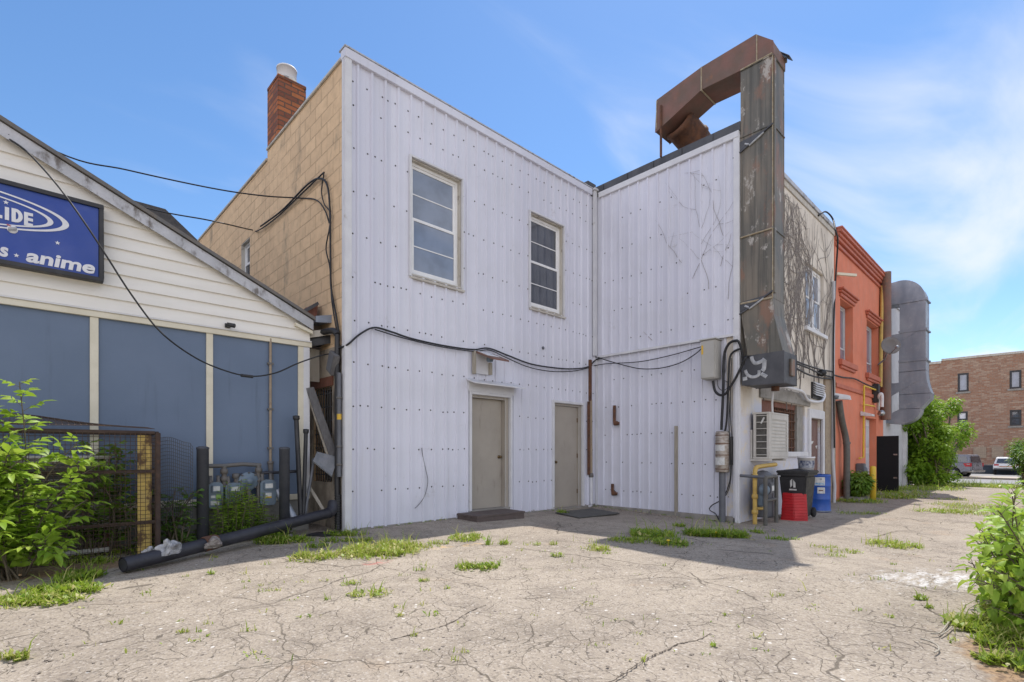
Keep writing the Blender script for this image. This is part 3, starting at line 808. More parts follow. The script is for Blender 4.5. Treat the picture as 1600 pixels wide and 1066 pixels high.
# concrete footing under the cladding
mb = MB()
mb.box(X0 + .06, d1[0] - .05, YA - .035, YA + .02, -.35, .025); mb.box(d1[1] + .05, XB - .05, YA - .035, YA + .02, -.35, -.02)
mb.box(XB - .05, XB + .02, YC + .05, YA - .04, -.35, -.03)
mb.build('footing', M['concrete'], WB, bevel=.012)
mb = MB(); wall_holes(mb, frameX(X0 - .012), YA + .10, 9.7, -.3, 2.98, [(8.18, 8.95, .75, 2.35)], .011); mb.build('grimy_render', M['dirtywall'], WB, recalc=False)
# trims
mb = MB(); mb.box(XB - .045, XB + .028, YA - .07, YA - .035, -.06, 3.56); mb.build('corner_trim', M['white'], WB, bevel=.005)
mb = MB()
mb.box(X0 - .03, X0 + .09, YA - .045, YA - .002, -.02, ZR + .06)
mb.box(X0 - .03, X0 - .002, YA - .002, YA + .07, -.02, ZR + .06)
mb.build('corner_trim', M['white'], WB, bevel=.006)
mb = MB(); mb.box(XB - .14, XB - .04, YA - .10, YA - .03, 3.6, ZR + .12); mb.box(XB - .17, XB - .01, YA - .13, YA + .02, ZR + .12, ZR + .17)
mb.build('corner_trim', M['white'], WB, bevel=.005)
mb = MB()
mb.box(XB - .05, XB + .02, YC - .03, YC + .09, -.2, ZR)
mb.box(XB - .075, XB - .05, YC + .0, YC + .045, -.2, 3.55)
mb.build('corner_trim', M['white'], WB, bevel=.006)
mb = MB()
mb.box(X0 - .035, XB - .18, YA - .06, YA + .10, ZR, ZR + .15)
mb.build('roof_edge_trim', M['clad'], WB, bevel=.006)
mb = MB(); mb.box(X0 - .045, XB - .15, YA - .07, YA + .14, ZR + .152, ZR + .175); mb.build('drip_edge', M['fascia'], WB)
mb = MB(); mb.box(XB - .06, XB + .05, YC - .02, YA - .14, ZR - .06, ZR + .07); mb.build('roof_edge_trim', M['white'], WB, bevel=.006)
mb = MB()
mb.box(XB - .03, XB + .25, YC - .04, YA + .4, ZR + .072, ZR + .25)
mb.box(XB - .34, XB - .03, YA - .05, YA + .35, ZR + .18, ZR + .30)
for i in range(5):
    y = YC + .5 + i * .68
    mb.box(XB - .045, XB - .031, y, y + .05, ZR + .075, ZR + .24)
mb.build('parapet_flashing', M['darkduct'], WB, bevel=.01)
mb = MB(); mb.beam((XB - .03, YC + .05, 3.575), (XB - .03, YA - .1, 3.575), .035, .05)
mb.build('seam_flashing', M['white'], WB)

# block side wall (faces -X)
TW = 17.0
holesT = []
for a, b in (((376.8, 382.7), (390.5, 441)), ((346, 412), (353, 440))):
    p, q = pt(*a), pt(*b)
    holesT.append((min(p.y, q.y), max(p.y, q.y), q.z, p.z))
ystep = pt(418, 233).y
grate = (8.18, 8.95, .75, 2.35)
mb = MB()
wall_holes(mb, WT, YA + .072, ystep, -.3, ZR + .03, [grate], .3)
wall_holes(mb, WT, ystep, TW, -.3, ZR - .17, holesT, .3)
mb.build('block_wall', M['block'], WB, recalc=False)
mb = MB(); mb.box(X0 - .03, X0 + .3, YA + .08, ystep, ZR + .032, ZR + .085); mb.box(X0 - .03, X0 + .3, ystep + .002, TW, ZR - .168, ZR - .11)
mb.build('wall_coping', M['jamb'], WB, bevel=.008)
def sash_window(parent, W, u0, u1, z0, z1, rec, frame=.07, gm='glass', mm='winwhite', muntin=True, split=.5, jamb=True):
    """double hung window in a hole: frame > two sashes, one mesh of panes"""
    f = MB()
    if jamb:
        for a, b in ((u0 + .001, u0 + .022), (u1 - .022, u1 - .001)): ub(f, W, a, b, .004, rec, z0 + .022, z1 - .022, 1)
        ub(f, W, u0 + .001, u1 - .001, .004, rec, z1 - .022, z1 - .001, 1)
        ub(f, W, u0 + .001, u1 - .001, -.03, rec, z0 + .001, z0 + .022, 1)
    for a, b, c, d in ((u0 + .023, u0 + frame, z0 + .023, z1 - .023), (u1 - frame, u1 - .023, z0 + .023, z1 - .023),
                       (u0 + frame, u1 - frame, z1 - frame, z1 - .023), (u0 + frame, u1 - frame, z0 + .023, z0 + frame)):
        ub(f, W, a, b, rec - .045, rec + .04, c, d, 0)
    wf = f.build('window', [M[mm], M['jamb']], parent)
    zm = z0 + (z1 - z0) * split
    a, b = u0 + frame, u1 - frame
    for lo, hi, dd in ((zm - .02, z1 - frame, rec - .02), (z0 + frame, zm + .03, rec - .055)):
        s = MB(); t = .045
        ub(s, W, a, a + t, dd, dd + .03, lo, hi); ub(s, W, b - t, b, dd, dd + .03, lo, hi)
        ub(s, W, a + t, b - t, dd, dd + .03, hi - t, hi); ub(s, W, a + t, b - t, dd, dd + .03, lo, lo + t * 1.6)
        if muntin: ub(s, W, a + t, b - t, dd + .004, dd + .026, (lo + hi) / 2 - .009, (lo + hi) / 2 + .009)
        s.build('sash', M[mm], wf)
    g = MB()
    for lo, hi, dd in ((zm - .02, z1 - frame, rec - .02), (z0 + frame, zm + .03, rec - .055)):
        ub(g, W, a + .02, b - .02, dd + .012, dd + .018, lo + .02, hi - .02)
    g.build('pane', M[gm], wf)
    bk = MB(); ub(bk, W, u0 + .03, u1 - .03, rec + .05, rec + .06, z0 + .03, z1 - .03); bk.build('blind', M['curtain'], wf)
    return wf
def casing(parent, W, u0, u1, z0, z1, w=.05, mm='white', name='window_casing'):
    c = MB()
    ub(c, W, u0 - w, u0, -.05, .0, z0 - .02, z1 + w); ub(c, W, u1, u1 + w, -.05, .0, z0 - .02, z1 + w)
    ub(c, W, u0, u1, -.05, .0, z1, z1 + w); ub(c, W, u0 - .02, u1 + .06, -.06, .0, z0 - .06, z0 - .021, 1)
    return c.build(name, [M[mm], M['jamb']], parent, bevel=.004)
sash_window(WB, WA, *w1, .12, gm='glass'); casing(WB, WA, *w1, w=.035)
sash_window(WB, WA, *w2, .12, gm='glass_dark'); casing(WB, WA, *w2, w=.035)
for h in holesT: sash_window(WB, WT, *h, .12, frame=.06, gm='glass_dark', muntin=False)
# grated window in the side wall
mb = MB(); ub(mb, WT, grate[0] + .01, grate[1] - .01, .2, .22, grate[2], grate[3]); gw = mb.build('grated_window', M['glass_dark'], WB)
mb = MB()
for i in range(8):
    u = grate[0] + .06 + i * .09; mb.tube([WT(u, .02, grate[2]), WT(u, .02, grate[3])], .009, 6)
for i in range(7):
    z = grate[2] + .12 + i * .23; mb.tube([WT(grate[0], .035, z), WT(grate[1], .035, z)], .009, 6)
mb.build('grate', M['meshgrey'], gw)
mb = MB(); ub(mb, WT, grate[0] - .05, grate[1] + .05, -.03, .02, grate[3] + .002, grate[3] + .16); mb.build('lintel', M['brown'], gw)

# doors
def plain_door(u0, u1, z1, zb, slab_l, knob_right, rec):
    f = MB()
    ub(f, WA, u0 - .055, u0, -.045, .02, zb, z1 + .055); ub(f, WA, u1, u1 + .055, -.045, .02, zb, z1 + .055)
    ub(f, WA, u0, u1, -.045, .02, z1, z1 + .055)
    ub(f, WA, u1 - .09, u1 - .001, .022, rec + .05, zb, z1 - .001, 1); ub(f, WA, u0 + .001, u0 + .05, .022, rec + .05, zb, z1 - .001, 1)
    ub(f, WA, u0 + .05, u1 - .09, .022, rec + .05, z1 - .05, z1 - .001, 1)
    fr = f.build('door_frame', [M['white'], M['door']], WB, bevel=.004)
    s = MB(); ub(s, WA, u0 + .053, u1 - .093, rec, rec + .045, zb + .01, z1 - .053)
    d = s.build('door', M['door'], WB, bevel=.003)
    k = MB(); ku = (u1 - .17) if knob_right else (u0 + .12)
    kz = zb + (z1 - zb) * (.46 if knob_right else .44)
    k.lathe(WA(ku, rec, kz), [(.0, -.075), (.025, -.072), (.032, -.055), (.022, -.035), (.014, -.03), (.014, -.008), (.036, -.006), (.036, 0.001)], 16, 0, (0, 1, 0))
    k.build('knob', M['brass'], d)
    if not knob_right:
        for q in (.15, .5, .85):
            h = MB(); ub(h, WA, u1 - .105, u1 - .085, rec - .02, rec - .001, zb + (z1 - zb) * q - .05, zb + (z1 - zb) * q + .05); h.build('hinge', M['brass'], d)
    t = MB(); ub(t, WA, u0, u1, -.03, rec + .08, zb - .06, zb + .008); t.build('threshold', M['concrete'], WB)
plain_door(d1[0], d1[1], d1z[1], d1z[0], 0, True, .13)
plain_door(d2[0], d2[1], d2z[1], -.03, 0, False, .07)
# flashing shelf over the first door
a, b = pa(730, 590), pa(806, 601)
mb = MB(); mb.prism([(a.x - .05, YA - .02, a.z - .02), (a.x - .05, YA - .30, a.z - .12), (a.x - .05, YA - .30, a.z - .14), (a.x - .05, YA - .02, a.z - .05)], (b.x - a.x + .05, 0, 0))
mb.box(a.x, b.x - .1, YA - .05, YA - .025, pa(740, 613).z + .01, a.z - .06)
mb.build('door_canopy', [M['white']], WB)

# chimney
cy = pt(434, 200).y; ch_top = 8.86
mb = MB(); mb.box(X0 + .005, X0 + .57, cy, cy + .62, ZR - .4, ch_top - .08); mb.box(X0 + .0, X0 + .575, cy - .006, cy + .626, ch_top - .078, ch_top)
chim = mb.build('chimney', M['chimney'], WB, bevel=.012)
mb = MB(); mb.lathe((X0 + .29, cy + .31, ch_top), [(.235, -.02), (.225, .10), (.15, .13)], 24); mb.build('mortar_collar', M['concrete'], chim)
mb = MB(); mb.lathe((X0 + .29, cy + .31, ch_top + .06), [(.19, 0), (.19, .28), (.20, .28), (.20, .31), (.165, .31), (.165, 0)], 28); mb.build('chimney_pot', M['white'], chim)
# roof ventilator behind the parapet
mb = MB(); mb.lathe((10.0, 9.4, ZR - .02), [(.16, 0), (.16, .5), (.30, .52), (.30, .70), (.08, .86), (0, .87)], 20); mb.build('roof_vent', M['galv'], WB)

# stucco alley wall
wc = (pc(1258, 460).x, pc(1287, 470).x, pc(1259, 510.5).z, pc(1258, 407).z)
doorC = (pc(1264.6, 660).x, pc(1283, 660).x, -.4, pc(1264.6, 653).z)
barC = (pc(1190, 630).x, pc(1257, 640).x, pc(1240, 706).z, pc(1216, 633).z + .08)
XC1 = pc(1303, 400).x
mb = MB(); wall_holes(mb, WCm, XB + .022, XC1, -.4, ZR + .02, [wc, doorC, barC], .3); mb.build('stucco_wall', M['stucco'], WB, recalc=False)
mb = MB(); ub(mb, WCm, XB + .06, XC1, -.06, .25, ZR + .022, ZR + .13); ub(mb, WCm, XB + .06, XC1, -.03, -.001, ZR - .12, ZR + .02, 1)
mb.build('roof_edge_trim', [M['fascia'], M['jamb']], WB, bevel=.006)
um = (wc[0] + wc[1]) / 2
sash_window(WB, WCm, wc[0], um - .03, wc[2], wc[3], .12, frame=.08, gm='glass', muntin=False, jamb=False)
sash_window(WB, WCm, um + .03, wc[1], wc[2], wc[3], .12, frame=.08, gm='glass', muntin=False, jamb=False)
mb = MB(); ub(mb, WCm, um - .03, um + .03, .06, .15, wc[2], wc[3]); ub(mb, WCm, wc[0] - .1, wc[1] + .1, -.08, .05, wc[2] - .10, wc[2] - .005)
mb.build('window_sill', M['white'], WB, bevel=.006)
mb = MB(); ub(mb, WCm, barC[0] - .15, barC[1] + .35, -.035, -.001, barC[3] + .01, barC[3] + .30); mb.build('lintel', M['concrete'], WB, bevel=.01)
xb0 = pc(1216, 640).x; xb1 = pc(1248, 640).x
mb = MB(); ub(mb, WCm, barC[0] + .01, xb0, .10, .13, barC[2], barC[3]); ub(mb, WCm, xb0, xb1, .08, .12, barC[3] - .12, barC[3] - .002)
mb.build('boarding', M['brown'], WB)
mb = MB(); ub(mb, WCm, xb0, xb1, .22, .24, barC[2], barC[3]); bw = mb.build('barred_window', M['glass_dark'], WB)
mb = MB()
k = int((xb1 - xb0) / .11)
for i in range(k + 1): mb.tube([WCm(xb0 + i * (xb1 - xb0) / k, .11, barC[2]), WCm(xb0 + i * (xb1 - xb0) / k, .11, barC[3] - .12)], .014, 6)
for i in range(5):
    z = barC[2] + .1 + i * (barC[3] - barC[2] - .3) / 4; mb.tube([WCm(xb0, .09, z), WCm(xb1, .09, z)], .014, 6)
mb.build('grate', M['rust'], bw)
mb = MB(); ub(mb, WCm, xb1 + .001, barC[1] - .001, .04, .28, barC[2], barC[3] - .001); mb.build('grey_jamb', M['concrete'], WB)
mb = MB(); ub(mb, WCm, barC[0] - .1, barC[1] + .06, -.07, .05, barC[2] - .12, barC[2] - .003); mb.build('window_sill', M['white'], WB, bevel=.01)
mb = MB(); ub(mb, WCm, doorC[0] + .02, doorC[1] - .02, .08, .12, -.2, doorC[3] - .02); dd = mb.build('door', M['doorbrown'], WB)
mb = MB()
for (x0_, y0_, w_, h_) in ((1267, 690, 9, 6), (1279, 697, 3, 5), (1270, 709, 3, 7), (1276, 714, 3, 3)):
    p = pc(x0_, y0_); q = pc(x0_ + w_, y0_ + h_)
    mb.prism([WCm(p.x, .072, p.z), WCm(q.x, .072, p.z + .02), WCm(q.x - .05, .072, q.z + .06), WCm((p.x + q.x) / 2, .072, q.z), WCm(p.x + .03, .072, q.z + .05)], (0, .006, 0))
mb.build('torn_paper', M['labelwhite'], dd)
mb = MB()
fw = .16
ub(mb, WCm, doorC[0] - fw, doorC[0], -.05, .02, -.2, doorC[3] + .22); ub(mb, WCm, doorC[1], doorC[1] + fw, -.05, .02, -.2, doorC[3] + .22)
ub(mb, WCm, doorC[0], doorC[1], -.05, .02, doorC[3], doorC[3] + .22)
mb.build('door_frame', M['white'], WB, bevel=.01)
mb = MB(); ub(mb, WCm, doorC[1] + fw + .03, XC1 - .02, -.05, -.001, -.2, 3.3); mb.build('wall_pier', M['tanpipe'], WB, bevel=.01)
v0, v1 = pc(1267, 597), pc(1283, 626)
mb = MB(); ub(mb, WCm, v0.x, v1.x, -.04, -.002, v1.z, v0.z)
lv = mb.build('wall_vent', M['black'], WB)
mb = MB()
for i in range(6):
    z = v1.z + .06 + i * (v0.z - v1.z - .08) / 6
    mb.prism([WCm(v0.x + .04, -.045, z + .09), WCm(v0.x + .04, -.11, z + .03), WCm(v0.x + .04, -.11, z + .015), WCm(v0.x + .04, -.045, z + .07)], (v1.x - v0.x - .08, 0, 0))
mb.build('louvre', M['white'], lv)

# ------------------------------------------------------------------ blue gable building
BB = thing('gable_shop', 'low gabled shop with slate blue wall panels and cream clapboard gable', 'building', (3.3, YBL, 0))
WL = frameY(YBL)
BX1 = 3.40; BX0 = -10.0; ridge_x = -3.3
eave_z = 3.33; pitch = (pl(0, 197).z - 3.38) / (BX1 - pl(0, 197).x)
ridge_z = eave_z + pitch * (BX1 - ridge_x)
belt = 2.95; sillz = .56
mb = MB(); mb.box(BX0, BX1 - .15, YBL, YBL + .2, sillz + .001, belt); mb.build('panel_wall', M['blue'], BB)
mb = MB(); mb.box(BX0, BX1 - .01, YBL - .02, YBL + .2, -.3, sillz - .06); mb.build('foundation', M['concrete'], BB, bevel=.01)
mb = MB(); mb.box(BX0, BX1 + .0, YBL - .05, YBL - .002, sillz - .058, sillz + .03); mb.build('base_sill', M['cream'], BB, bevel=.006)
for px, w in ((147, .085), (327, .085), (470, .10)):
    x = pl(px, 600).x
    mb = MB(); mb.box(x - w / 2, x + w / 2, YBL - .028, YBL - .001, sillz + .031, belt - .001); mb.build('batten', M['cream'], BB, bevel=.004)
mb = MB(); mb.box(BX1 - .105, BX1, YBL - .03, YBL + .2, sillz + .031, belt - .001); mb.build('corner_board', M['white'], BB, bevel=.004)
mb = MB(); mb.box(BX0, BX1 + .03, YBL - .045, YBL - .001, belt, belt + .075); mb.box(BX0, BX1 + .02, YBL - .06, YBL - .001, belt + .076, belt + .10, 1)
mb.build('belt_board', [M['cream'], M['white']], BB, bevel=.004)
# clapboards, each lapped over the one below
mb = MB(); z = belt + .10; exp_ = .165
roofz = lambda x: eave_z + pitch * (BX1 - x) if x > ridge_x else eave_z + pitch * (x - (2 * ridge_x - BX1))
while z < ridge_z:
    xr = min(BX1, BX1 - (z - eave_z) / pitch) + .0
    xt = min(BX1, BX1 - (z + exp_ - eave_z) / pitch)
    xl, xtl = 2 * ridge_x - xr, 2 * ridge_x - xt
    if xr - xl < .3: break
    mb.quad((xl, YBL - .040, z), (xr, YBL - .040, z), (xt, YBL - .012, z + exp_), (xtl, YBL - .012, z + exp_))
    mb.quad((xl, YBL - .040, z), (xl, YBL - .010, z - .004), (xr, YBL - .010, z - .004), (xr, YBL - .040, z))
    z += exp_
mb.build('clapboard_gable', M['siding'], BB, recalc=False)
mb = MB(); mb.prism([(2 * ridge_x - BX1, YBL, belt), (BX1, YBL, belt), (BX1, YBL, eave_z), (ridge_x, YBL, ridge_z), (2 * ridge_x - BX1, YBL, eave_z)], (0, 14, 0))
mb.build('inner_wall', M['concrete'], BB)
th = .07; ov = .10
mb = MB()
for sgn in (1, -1):
    ex = (BX1 + .02) if sgn > 0 else (2 * ridge_x - BX1 - .02)
    ez = eave_z - pitch * .02
    mb.prism([(ridge_x, YBL - ov, ridge_z + .04), (ex, YBL - ov, ez + .04), (ex, YBL - ov, ez + .04 + th), (ridge_x, YBL - ov, ridge_z + .04 + th)], (0, 14.2, 0))
mb.build('roof', M['roofdark'], BB)
mb = MB()
for sgn in (1, -1):
    ex = (BX1 + .02) if sgn > 0 else (2 * ridge_x - BX1 - .02); ez = eave_z - pitch * .02
    mb.prism([(ridge_x, YBL - ov - .025, ridge_z - .10), (ex, YBL - ov - .025, ez - .10), (ex, YBL - ov - .025, ez + .05), (ridge_x, YBL - ov - .025, ridge_z + .05)], (0, .02, 0))
    mb.prism([(ridge_x, YBL - ov - .06, ridge_z + .055), (ex + .02 * sgn, YBL - ov - .06, ez + .055), (ex + .02 * sgn, YBL - ov - .06, ez + .105), (ridge_x, YBL - ov - .06, ridge_z + .105)], (0, .08, 0), 1)
mb.build('fascia', [M['fascia'], M['pipe']], BB)
# soffit strip and eave return at the low corner
mb = MB(); mb.prism([(BX1 - .25, YBL - ov, eave_z - .03), (BX1 + .02, YBL - ov, eave_z - .12), (BX1 + .02, YBL - ov, eave_z - .17), (BX1 - .25, YBL - ov, eave_z - .08)], (0, .09, 0))
mb.build('eave_return', M['cream'], BB)
# the dark roof of a house further back
OH = thing('house', 'dark roofed house showing as a sliver behind the tan block wall', 'house', (-4, 26, 0))
mb = MB(); mb.box(-12, 6.2, 26, 34, 0, 9.6); mb.build('wall', M['whitewall'], OH)
mb = MB(); mb.prism([(-12.4, 25.5, 9.6), (6.6, 25.5, 9.6), (4.4, 25.5, 11.4), (-12.4, 25.5, 11.4)], (0, 9, 0)); mb.build('roof', M['roofdark'], OH)

# ------------------------------------------------------------------ terracotta building
OB = thing('terracotta_building', 'terracotta painted two storey building with moulded cornice and window hoods', 'building', (XC1, YC, 0))
XO0 = XC1 + .02; XO1 = pc(1379, 500).x; ZO = 7.62
def opx(a, b, c, d): return (pc(a, 500).x, pc(b, 500).x, pc(a, d).z, pc(a, c).z)
o1 = opx(1311.5, 1331.5, 466, 562); o2 = opx(1353, 1371.5, 499, 583)
do = (pc(1351.5, 600).x, pc(1368, 600).x, -.4, pc(1351.5, 652).z)
mb = MB(); wall_holes(mb, frameY(YC - .02), XO0, XO1, -.4, ZO - .02, [o1, o2, do], .35); mb.build('wall', M['orange'], OB, recalc=False)
mb = MB(); mb.box(XO0, XO1, YC + .40, 24, -.3, ZO - .3); mb.build('inner_wall', M['orange'], OB)
WO = frameY(YC - .02)
mb = MB()
for d0, z0_, z1_ in ((-.05, ZO - .50, ZO - .40), (-.08, ZO - .34, ZO - .24), (-.12, ZO - .24, ZO - .14), (-.17, ZO - .14, ZO - .04)):
    ub(mb, WO, XO0 - .001, XO1, d0, -.001, z0_, z1_ - .002)
ub(mb, WO, XO0 - .001, XO1 + .02, -.19, .3, ZO - .04, ZO + .02)
mb.build('cornice', M['orangetrim'], OB, bevel=.012)
for o, ww in ((o1, 1), (o2, 1)):
    mb = MB(); c = o[3]
    for d0, z0_, z1_, e in ((-.05, .04, .14, .10), (-.09, .14, .21, .16), (-.14, .21, .27, .20)):
        ub(mb, WO, o[0] - e, o[1] + e, d0, -.001, c + z0_, c + z1_ - .002)
    mb.build('window_hood', M['orangetrim'], OB, bevel=.01)
    mb = MB(); ub(mb, WO, o[0] - .18, o[1] + .18, -.10, -.001, o[2] - .17, o[2] - .005); ub(mb, WO, o[0] - .1, o[1] + .1, -.06, -.001, o[2] - .25, o[2] - .172)
    mb.build('window_sill', M['orangetrim'], OB, bevel=.01)
    sash_window(OB, WO, *o, .25, frame=.08, gm='glass', mm='whitewall', muntin=False, split=.26, jamb=False)
zb = pc(1309, 601).z
mb = MB(); ub(mb, WO, XO0, XO1, -.05, -.001, zb - .1, zb + .02); mb.build('string_course', M['orangetrim'], OB, bevel=.01)
mb = MB(); ub(mb, WO, do[0] + .02, do[1] - .02, .2, .25, -.2, do[3] - .02); od = mb.build('door', M['white'], OB)
mb = MB(); ub(mb, WO, do[0] + .12, do[1] - .12, .185, .199, do[3] - 1.0, do[3] - .25); ub(mb, WO, do[0] + .12, do[1] - .12, .185, .199, .2, do[3] - 1.2); mb.build('door_panel', M['whitewall'], od)

# ------------------------------------------------------------------ white building past it
XW0 = XO1 + .03; XW1 = 28.5
NB = thing('rendered_building', 'narrow white rendered building behind the galvanised duct at the alley end', 'building', (XW0, YC, 0))
mb = MB(); mb.box(XW0, XW1, YC, 24, -.5, 7.0); mb.build('wall', M['whitewall'], NB)
mb = MB(); mb.box(XW0 - .02, XW1 + .05, YC - .05, 24, 7.002, 7.12); mb.build('roof_edge_trim', M['fascia'], NB)
mb = MB(); mb.box(XW0 + .9, XW0 + 1.35, YC - .03, YC - .002, 2.6, 6.3); mb.build('boarded_opening', M['black'], NB)
mb = MB(); mb.box(26.6, 26.9, YC - .12, YC - .002, -.3, 2.4); mb.build('corner_board', M['white'], NB)

# ------------------------------------------------------------------ far brick building across the street
FX = 72.0
FB = thing('brick_building', 'brown brick three storey building across the street with dark framed windows', 'building', (FX, 3, -.7))
WF = frameX(FX)
ftop = onX(1525, 559, FX).z
fh = []
for a, b, c, d in ((1496.5, 1513.5, 584, 611.5), (1577.5, 1596, 579.5, 606.5), (1496, 1512, 643.5, 667), (1578, 1596, 641, 665)):
    p, q = onX(a, c, FX), onX(b, d, FX)
    fh.append((q.y, p.y, q.z, p.z))
mb = MB(); wall_holes(mb, WF, -30, 40, -1, ftop, fh, .3); mb.build('wall', M['farbrick'], FB, recalc=False)
mb = MB(); mb.box(FX + .32, FX + 25, -30, 40, -1, ftop - .3); mb.build('inner_wall', M['farbrick'], FB)
mb = MB(); yk = onX(1471, 600, FX).y
ub(mb, WF, -30, yk, -.08, .4, ftop + .002, ftop + .22); ub(mb, WF, yk + .01, 40, -.08, .4, ftop - .25, ftop + .0)
mb.build('parapet_coping', M['jamb'], FB)
for h in fh:
    f = MB(); t = .16
    ub(f, WF, h[0] + .01, h[0] + t, -.03, .2, h[2] + .01, h[3] - .01); ub(f, WF, h[1] - t, h[1] - .01, -.03, .2, h[2] + .01, h[3] - .01)
    ub(f, WF, h[0] + t, h[1] - t, -.03, .2, h[2] + .01, h[2] + t); ub(f, WF, h[0] + t, h[1] - t, -.03, .2, h[3] - t, h[3] - .01)
    low = h[3] < 6
    if low: ub(f, WF, h[0] + t, h[1] - t, .0, .2, (h[2] + h[3]) / 2 - .06, (h[2] + h[3]) / 2 + .06)
    fo = f.build('window', M['frameblack'], FB)
    g = MB(); ub(g, WF, h[0] + t - .02, h[1] - t + .02, .1, .14, h[2] + t - .02, h[3] - t + .02); g.build('pane', M['glass'] if not low else M['glass_dark'], fo)
    if low and h is fh[2]:
        g = MB(); ub(g, WF, h[0] + t, h[1] - t, .06, .09, (h[2] + h[3]) / 2 + .06, h[3] - t); g.build('blind', M['signwhite'], fo)
    s = MB(); ub(s, WF, h[0] - .15, h[1] + .15, -.1, -.001, h[2] - .2, h[2] - .02); s.build('window_sill', M['concrete'], fo)
for a, b in ((1521, 1541), (1549.5, 1568)):
    p, q = onX(a, 698, FX), onX(b, 716, FX)
    mb = MB(); ub(mb, WF, q.y, p.y, -.06, -.002, q.z, p.z); mb.build('bricked_up_window', M['infill'], FB)

# ------------------------------------------------------------------ shop sign on the gable
def txt_mesh(body, size, xscale=1.0, shear=0.0, offset=0.0):
    c = bpy.data.curves.new('lettering', 'FONT'); c.body = body; c.size = size; c.shear = shear; c.offset = offset
    c.extrude = .002; c.resolution_u = 6
    o = bpy.data.objects.new('lettering', c); COL.objects.link(o)
    dg = bpy.context.evaluated_depsgraph_get(); dg.update()
    me = bpy.data.meshes.new_from_object(o.evaluated_get(dg))
    bpy.data.objects.remove(o)
    vs = [Vector((v.co.x * xscale, v.co.y, v.co.z)) for v in me.vertices]
    fs = [tuple(p.vertices) for p in me.polygons]
    bpy.data.meshes.remove(me); bpy.data.curves.remove(c)
    return vs, fs
def put_text(mb, body, W, u, d, z, size, width=None, height=None, shear=0, offset=0, rot=0):
    vs, fs = txt_mesh(body, size, 1, shear, offset)
    x0 = min(v.x for v in vs); x1 = max(v.x for v in vs); y0 = min(v.y for v in vs); y1 = max(v.y for v in vs)
    sx = width / (x1 - x0) if width else 1; sy = height / (y1 - y0) if height else 1
    out = []
    for v in vs:
        a, b = (v.x - x0) * sx, (v.y - y0) * sy
        a, b = a * math.cos(rot) - b * math.sin(rot), a * math.sin(rot) + b * math.cos(rot)
        out.append(W(u + a, d - v.z, z + b))
    mb.add(out, fs)
YS = YBL - .16
SG = thing('shop_sign', 'blue shop sign with white lettering and orbit rings on the cream gable', 'sign', (pl(100, 400).x, YBL - .02, 3.3))
ps = lambda px, py: onY(px, py, YS)
sx1 = ps(162, 400).x; sx0 = sx1 - 3.6
sz0, sz1 = ps(162, 441).z, ps(162, 321).z
WS = frameY(YS)
mb = MB(); ub(mb, WS, sx0 + .05, sx1 - .05, .012, .10, sz0 + .05, sz1 - .05); mb.build('panel', M['signblue'], SG)
mb = MB()
ub(mb, WS, sx0, sx1, -.01, .115, sz1 - .05, sz1); ub(mb, WS, sx0, sx1, -.01, .115, sz0, sz0 + .05)
ub(mb, WS, sx0, sx0 + .05, -.01, .115, sz0 + .05, sz1 - .05); ub(mb, WS, sx1 - .045, sx1, -.01, .115, sz0 + .05, sz1 - .05)
mb.build('frame', M['frameblack'], SG, bevel=.004)
def ring(name, a_right, z_top0, z_bot0, xc, thick_r, thick_t, mt):
    x0 = ps(0, 330).x; zc = (z_top0 + z_bot0) / 2; a = a_right - xc
    b = (z_top0 - z_bot0) / 2 / math.sqrt(1 - ((x0 - xc) / a) ** 2)
    n = 96; out = []; inn = []
    for i in range(n):
        t = 2 * math.pi * i / n
        out.append((xc + a * math.cos(t), zc + b * math.sin(t)))
        inn.append((xc - .015 + (a - thick_r) * math.cos(t), zc + (b - thick_t) * math.sin(t)))
    mb = MB(); vs = [WS(u, .006, z) for u, z in out] + [WS(u, .006, z) for u, z in inn]
    mb.add(vs, [(i, (i + 1) % n, n + (i + 1) % n, n + i) for i in range(n)])
    mb.build(name, mt, SG, recalc=False)
ring('orbit_ring', ps(108, 353).x, ps(0, 298).z, ps(0, 356).z, -.75, .045, .014, M['signwhite'])
ring('orbit_ring', ps(83.5, 348).x, ps(0, 306).z, ps(0, 351).z, -.75, .035, .012, M['signwhite'])
def star(mb, u, z, r):
    pts = []
    for i in range(10):
        a = math.pi / 2 + i * math.pi / 5; q = r if i % 2 == 0 else r * .42
        pts.append(WS(u + q * math.cos(a), .006, z + q * math.sin(a)))
    mb.add([WS(u, .006, z)] + pts, [(0, i + 1, (i + 1) % 10 + 1) for i in range(10)])
for px, py in ((9.3, 316), (90, 379.5), (25.7, 399)):
    p = ps(px, py); mb = MB(); star(mb, p.x, p.z, .026); mb.build('star', M['signwhite'], SG, recalc=False)
# LIDE : heavy capitals
mb = MB()
def rect(mb, u0, u1, z0, z1): ub(mb, WS, u0, u1, .004, .010, z0, z1)
lb = ps(30, 351).z + .018; lt = lb + .155
uI = ps(7.5, 330).x; uD = ps(18, 330).x; uE = ps(37.5, 330).x
uL = uI - .115
rect(mb, uL, uL + .035, lb + .01, lt); rect(mb, uL + .035, uL + .095, lb + .01, lb + .045)
mb.build('letter', M['signwhite'], SG)
mb = MB(); rect(mb, uI, uI + .035, lb + .005, lt - .005); mb.build('letter', M['signwhite'], SG)
mb = MB()
n = 14; H = lt - lb; outp = []; innp = []
for i in range(n + 1):
    t = -math.pi / 2 + math.pi * i / n
    outp.append((uD + .035 + .058 * math.cos(t), lb + H / 2 + H / 2 * math.sin(t))); innp.append((uD + .035 + .022 * math.cos(t), lb + H / 2 + (H / 2 - .034) * math.sin(t)))
vs = [WS(a, .004, b) for a, b in outp] + [WS(a, .004, b) for a, b in innp]
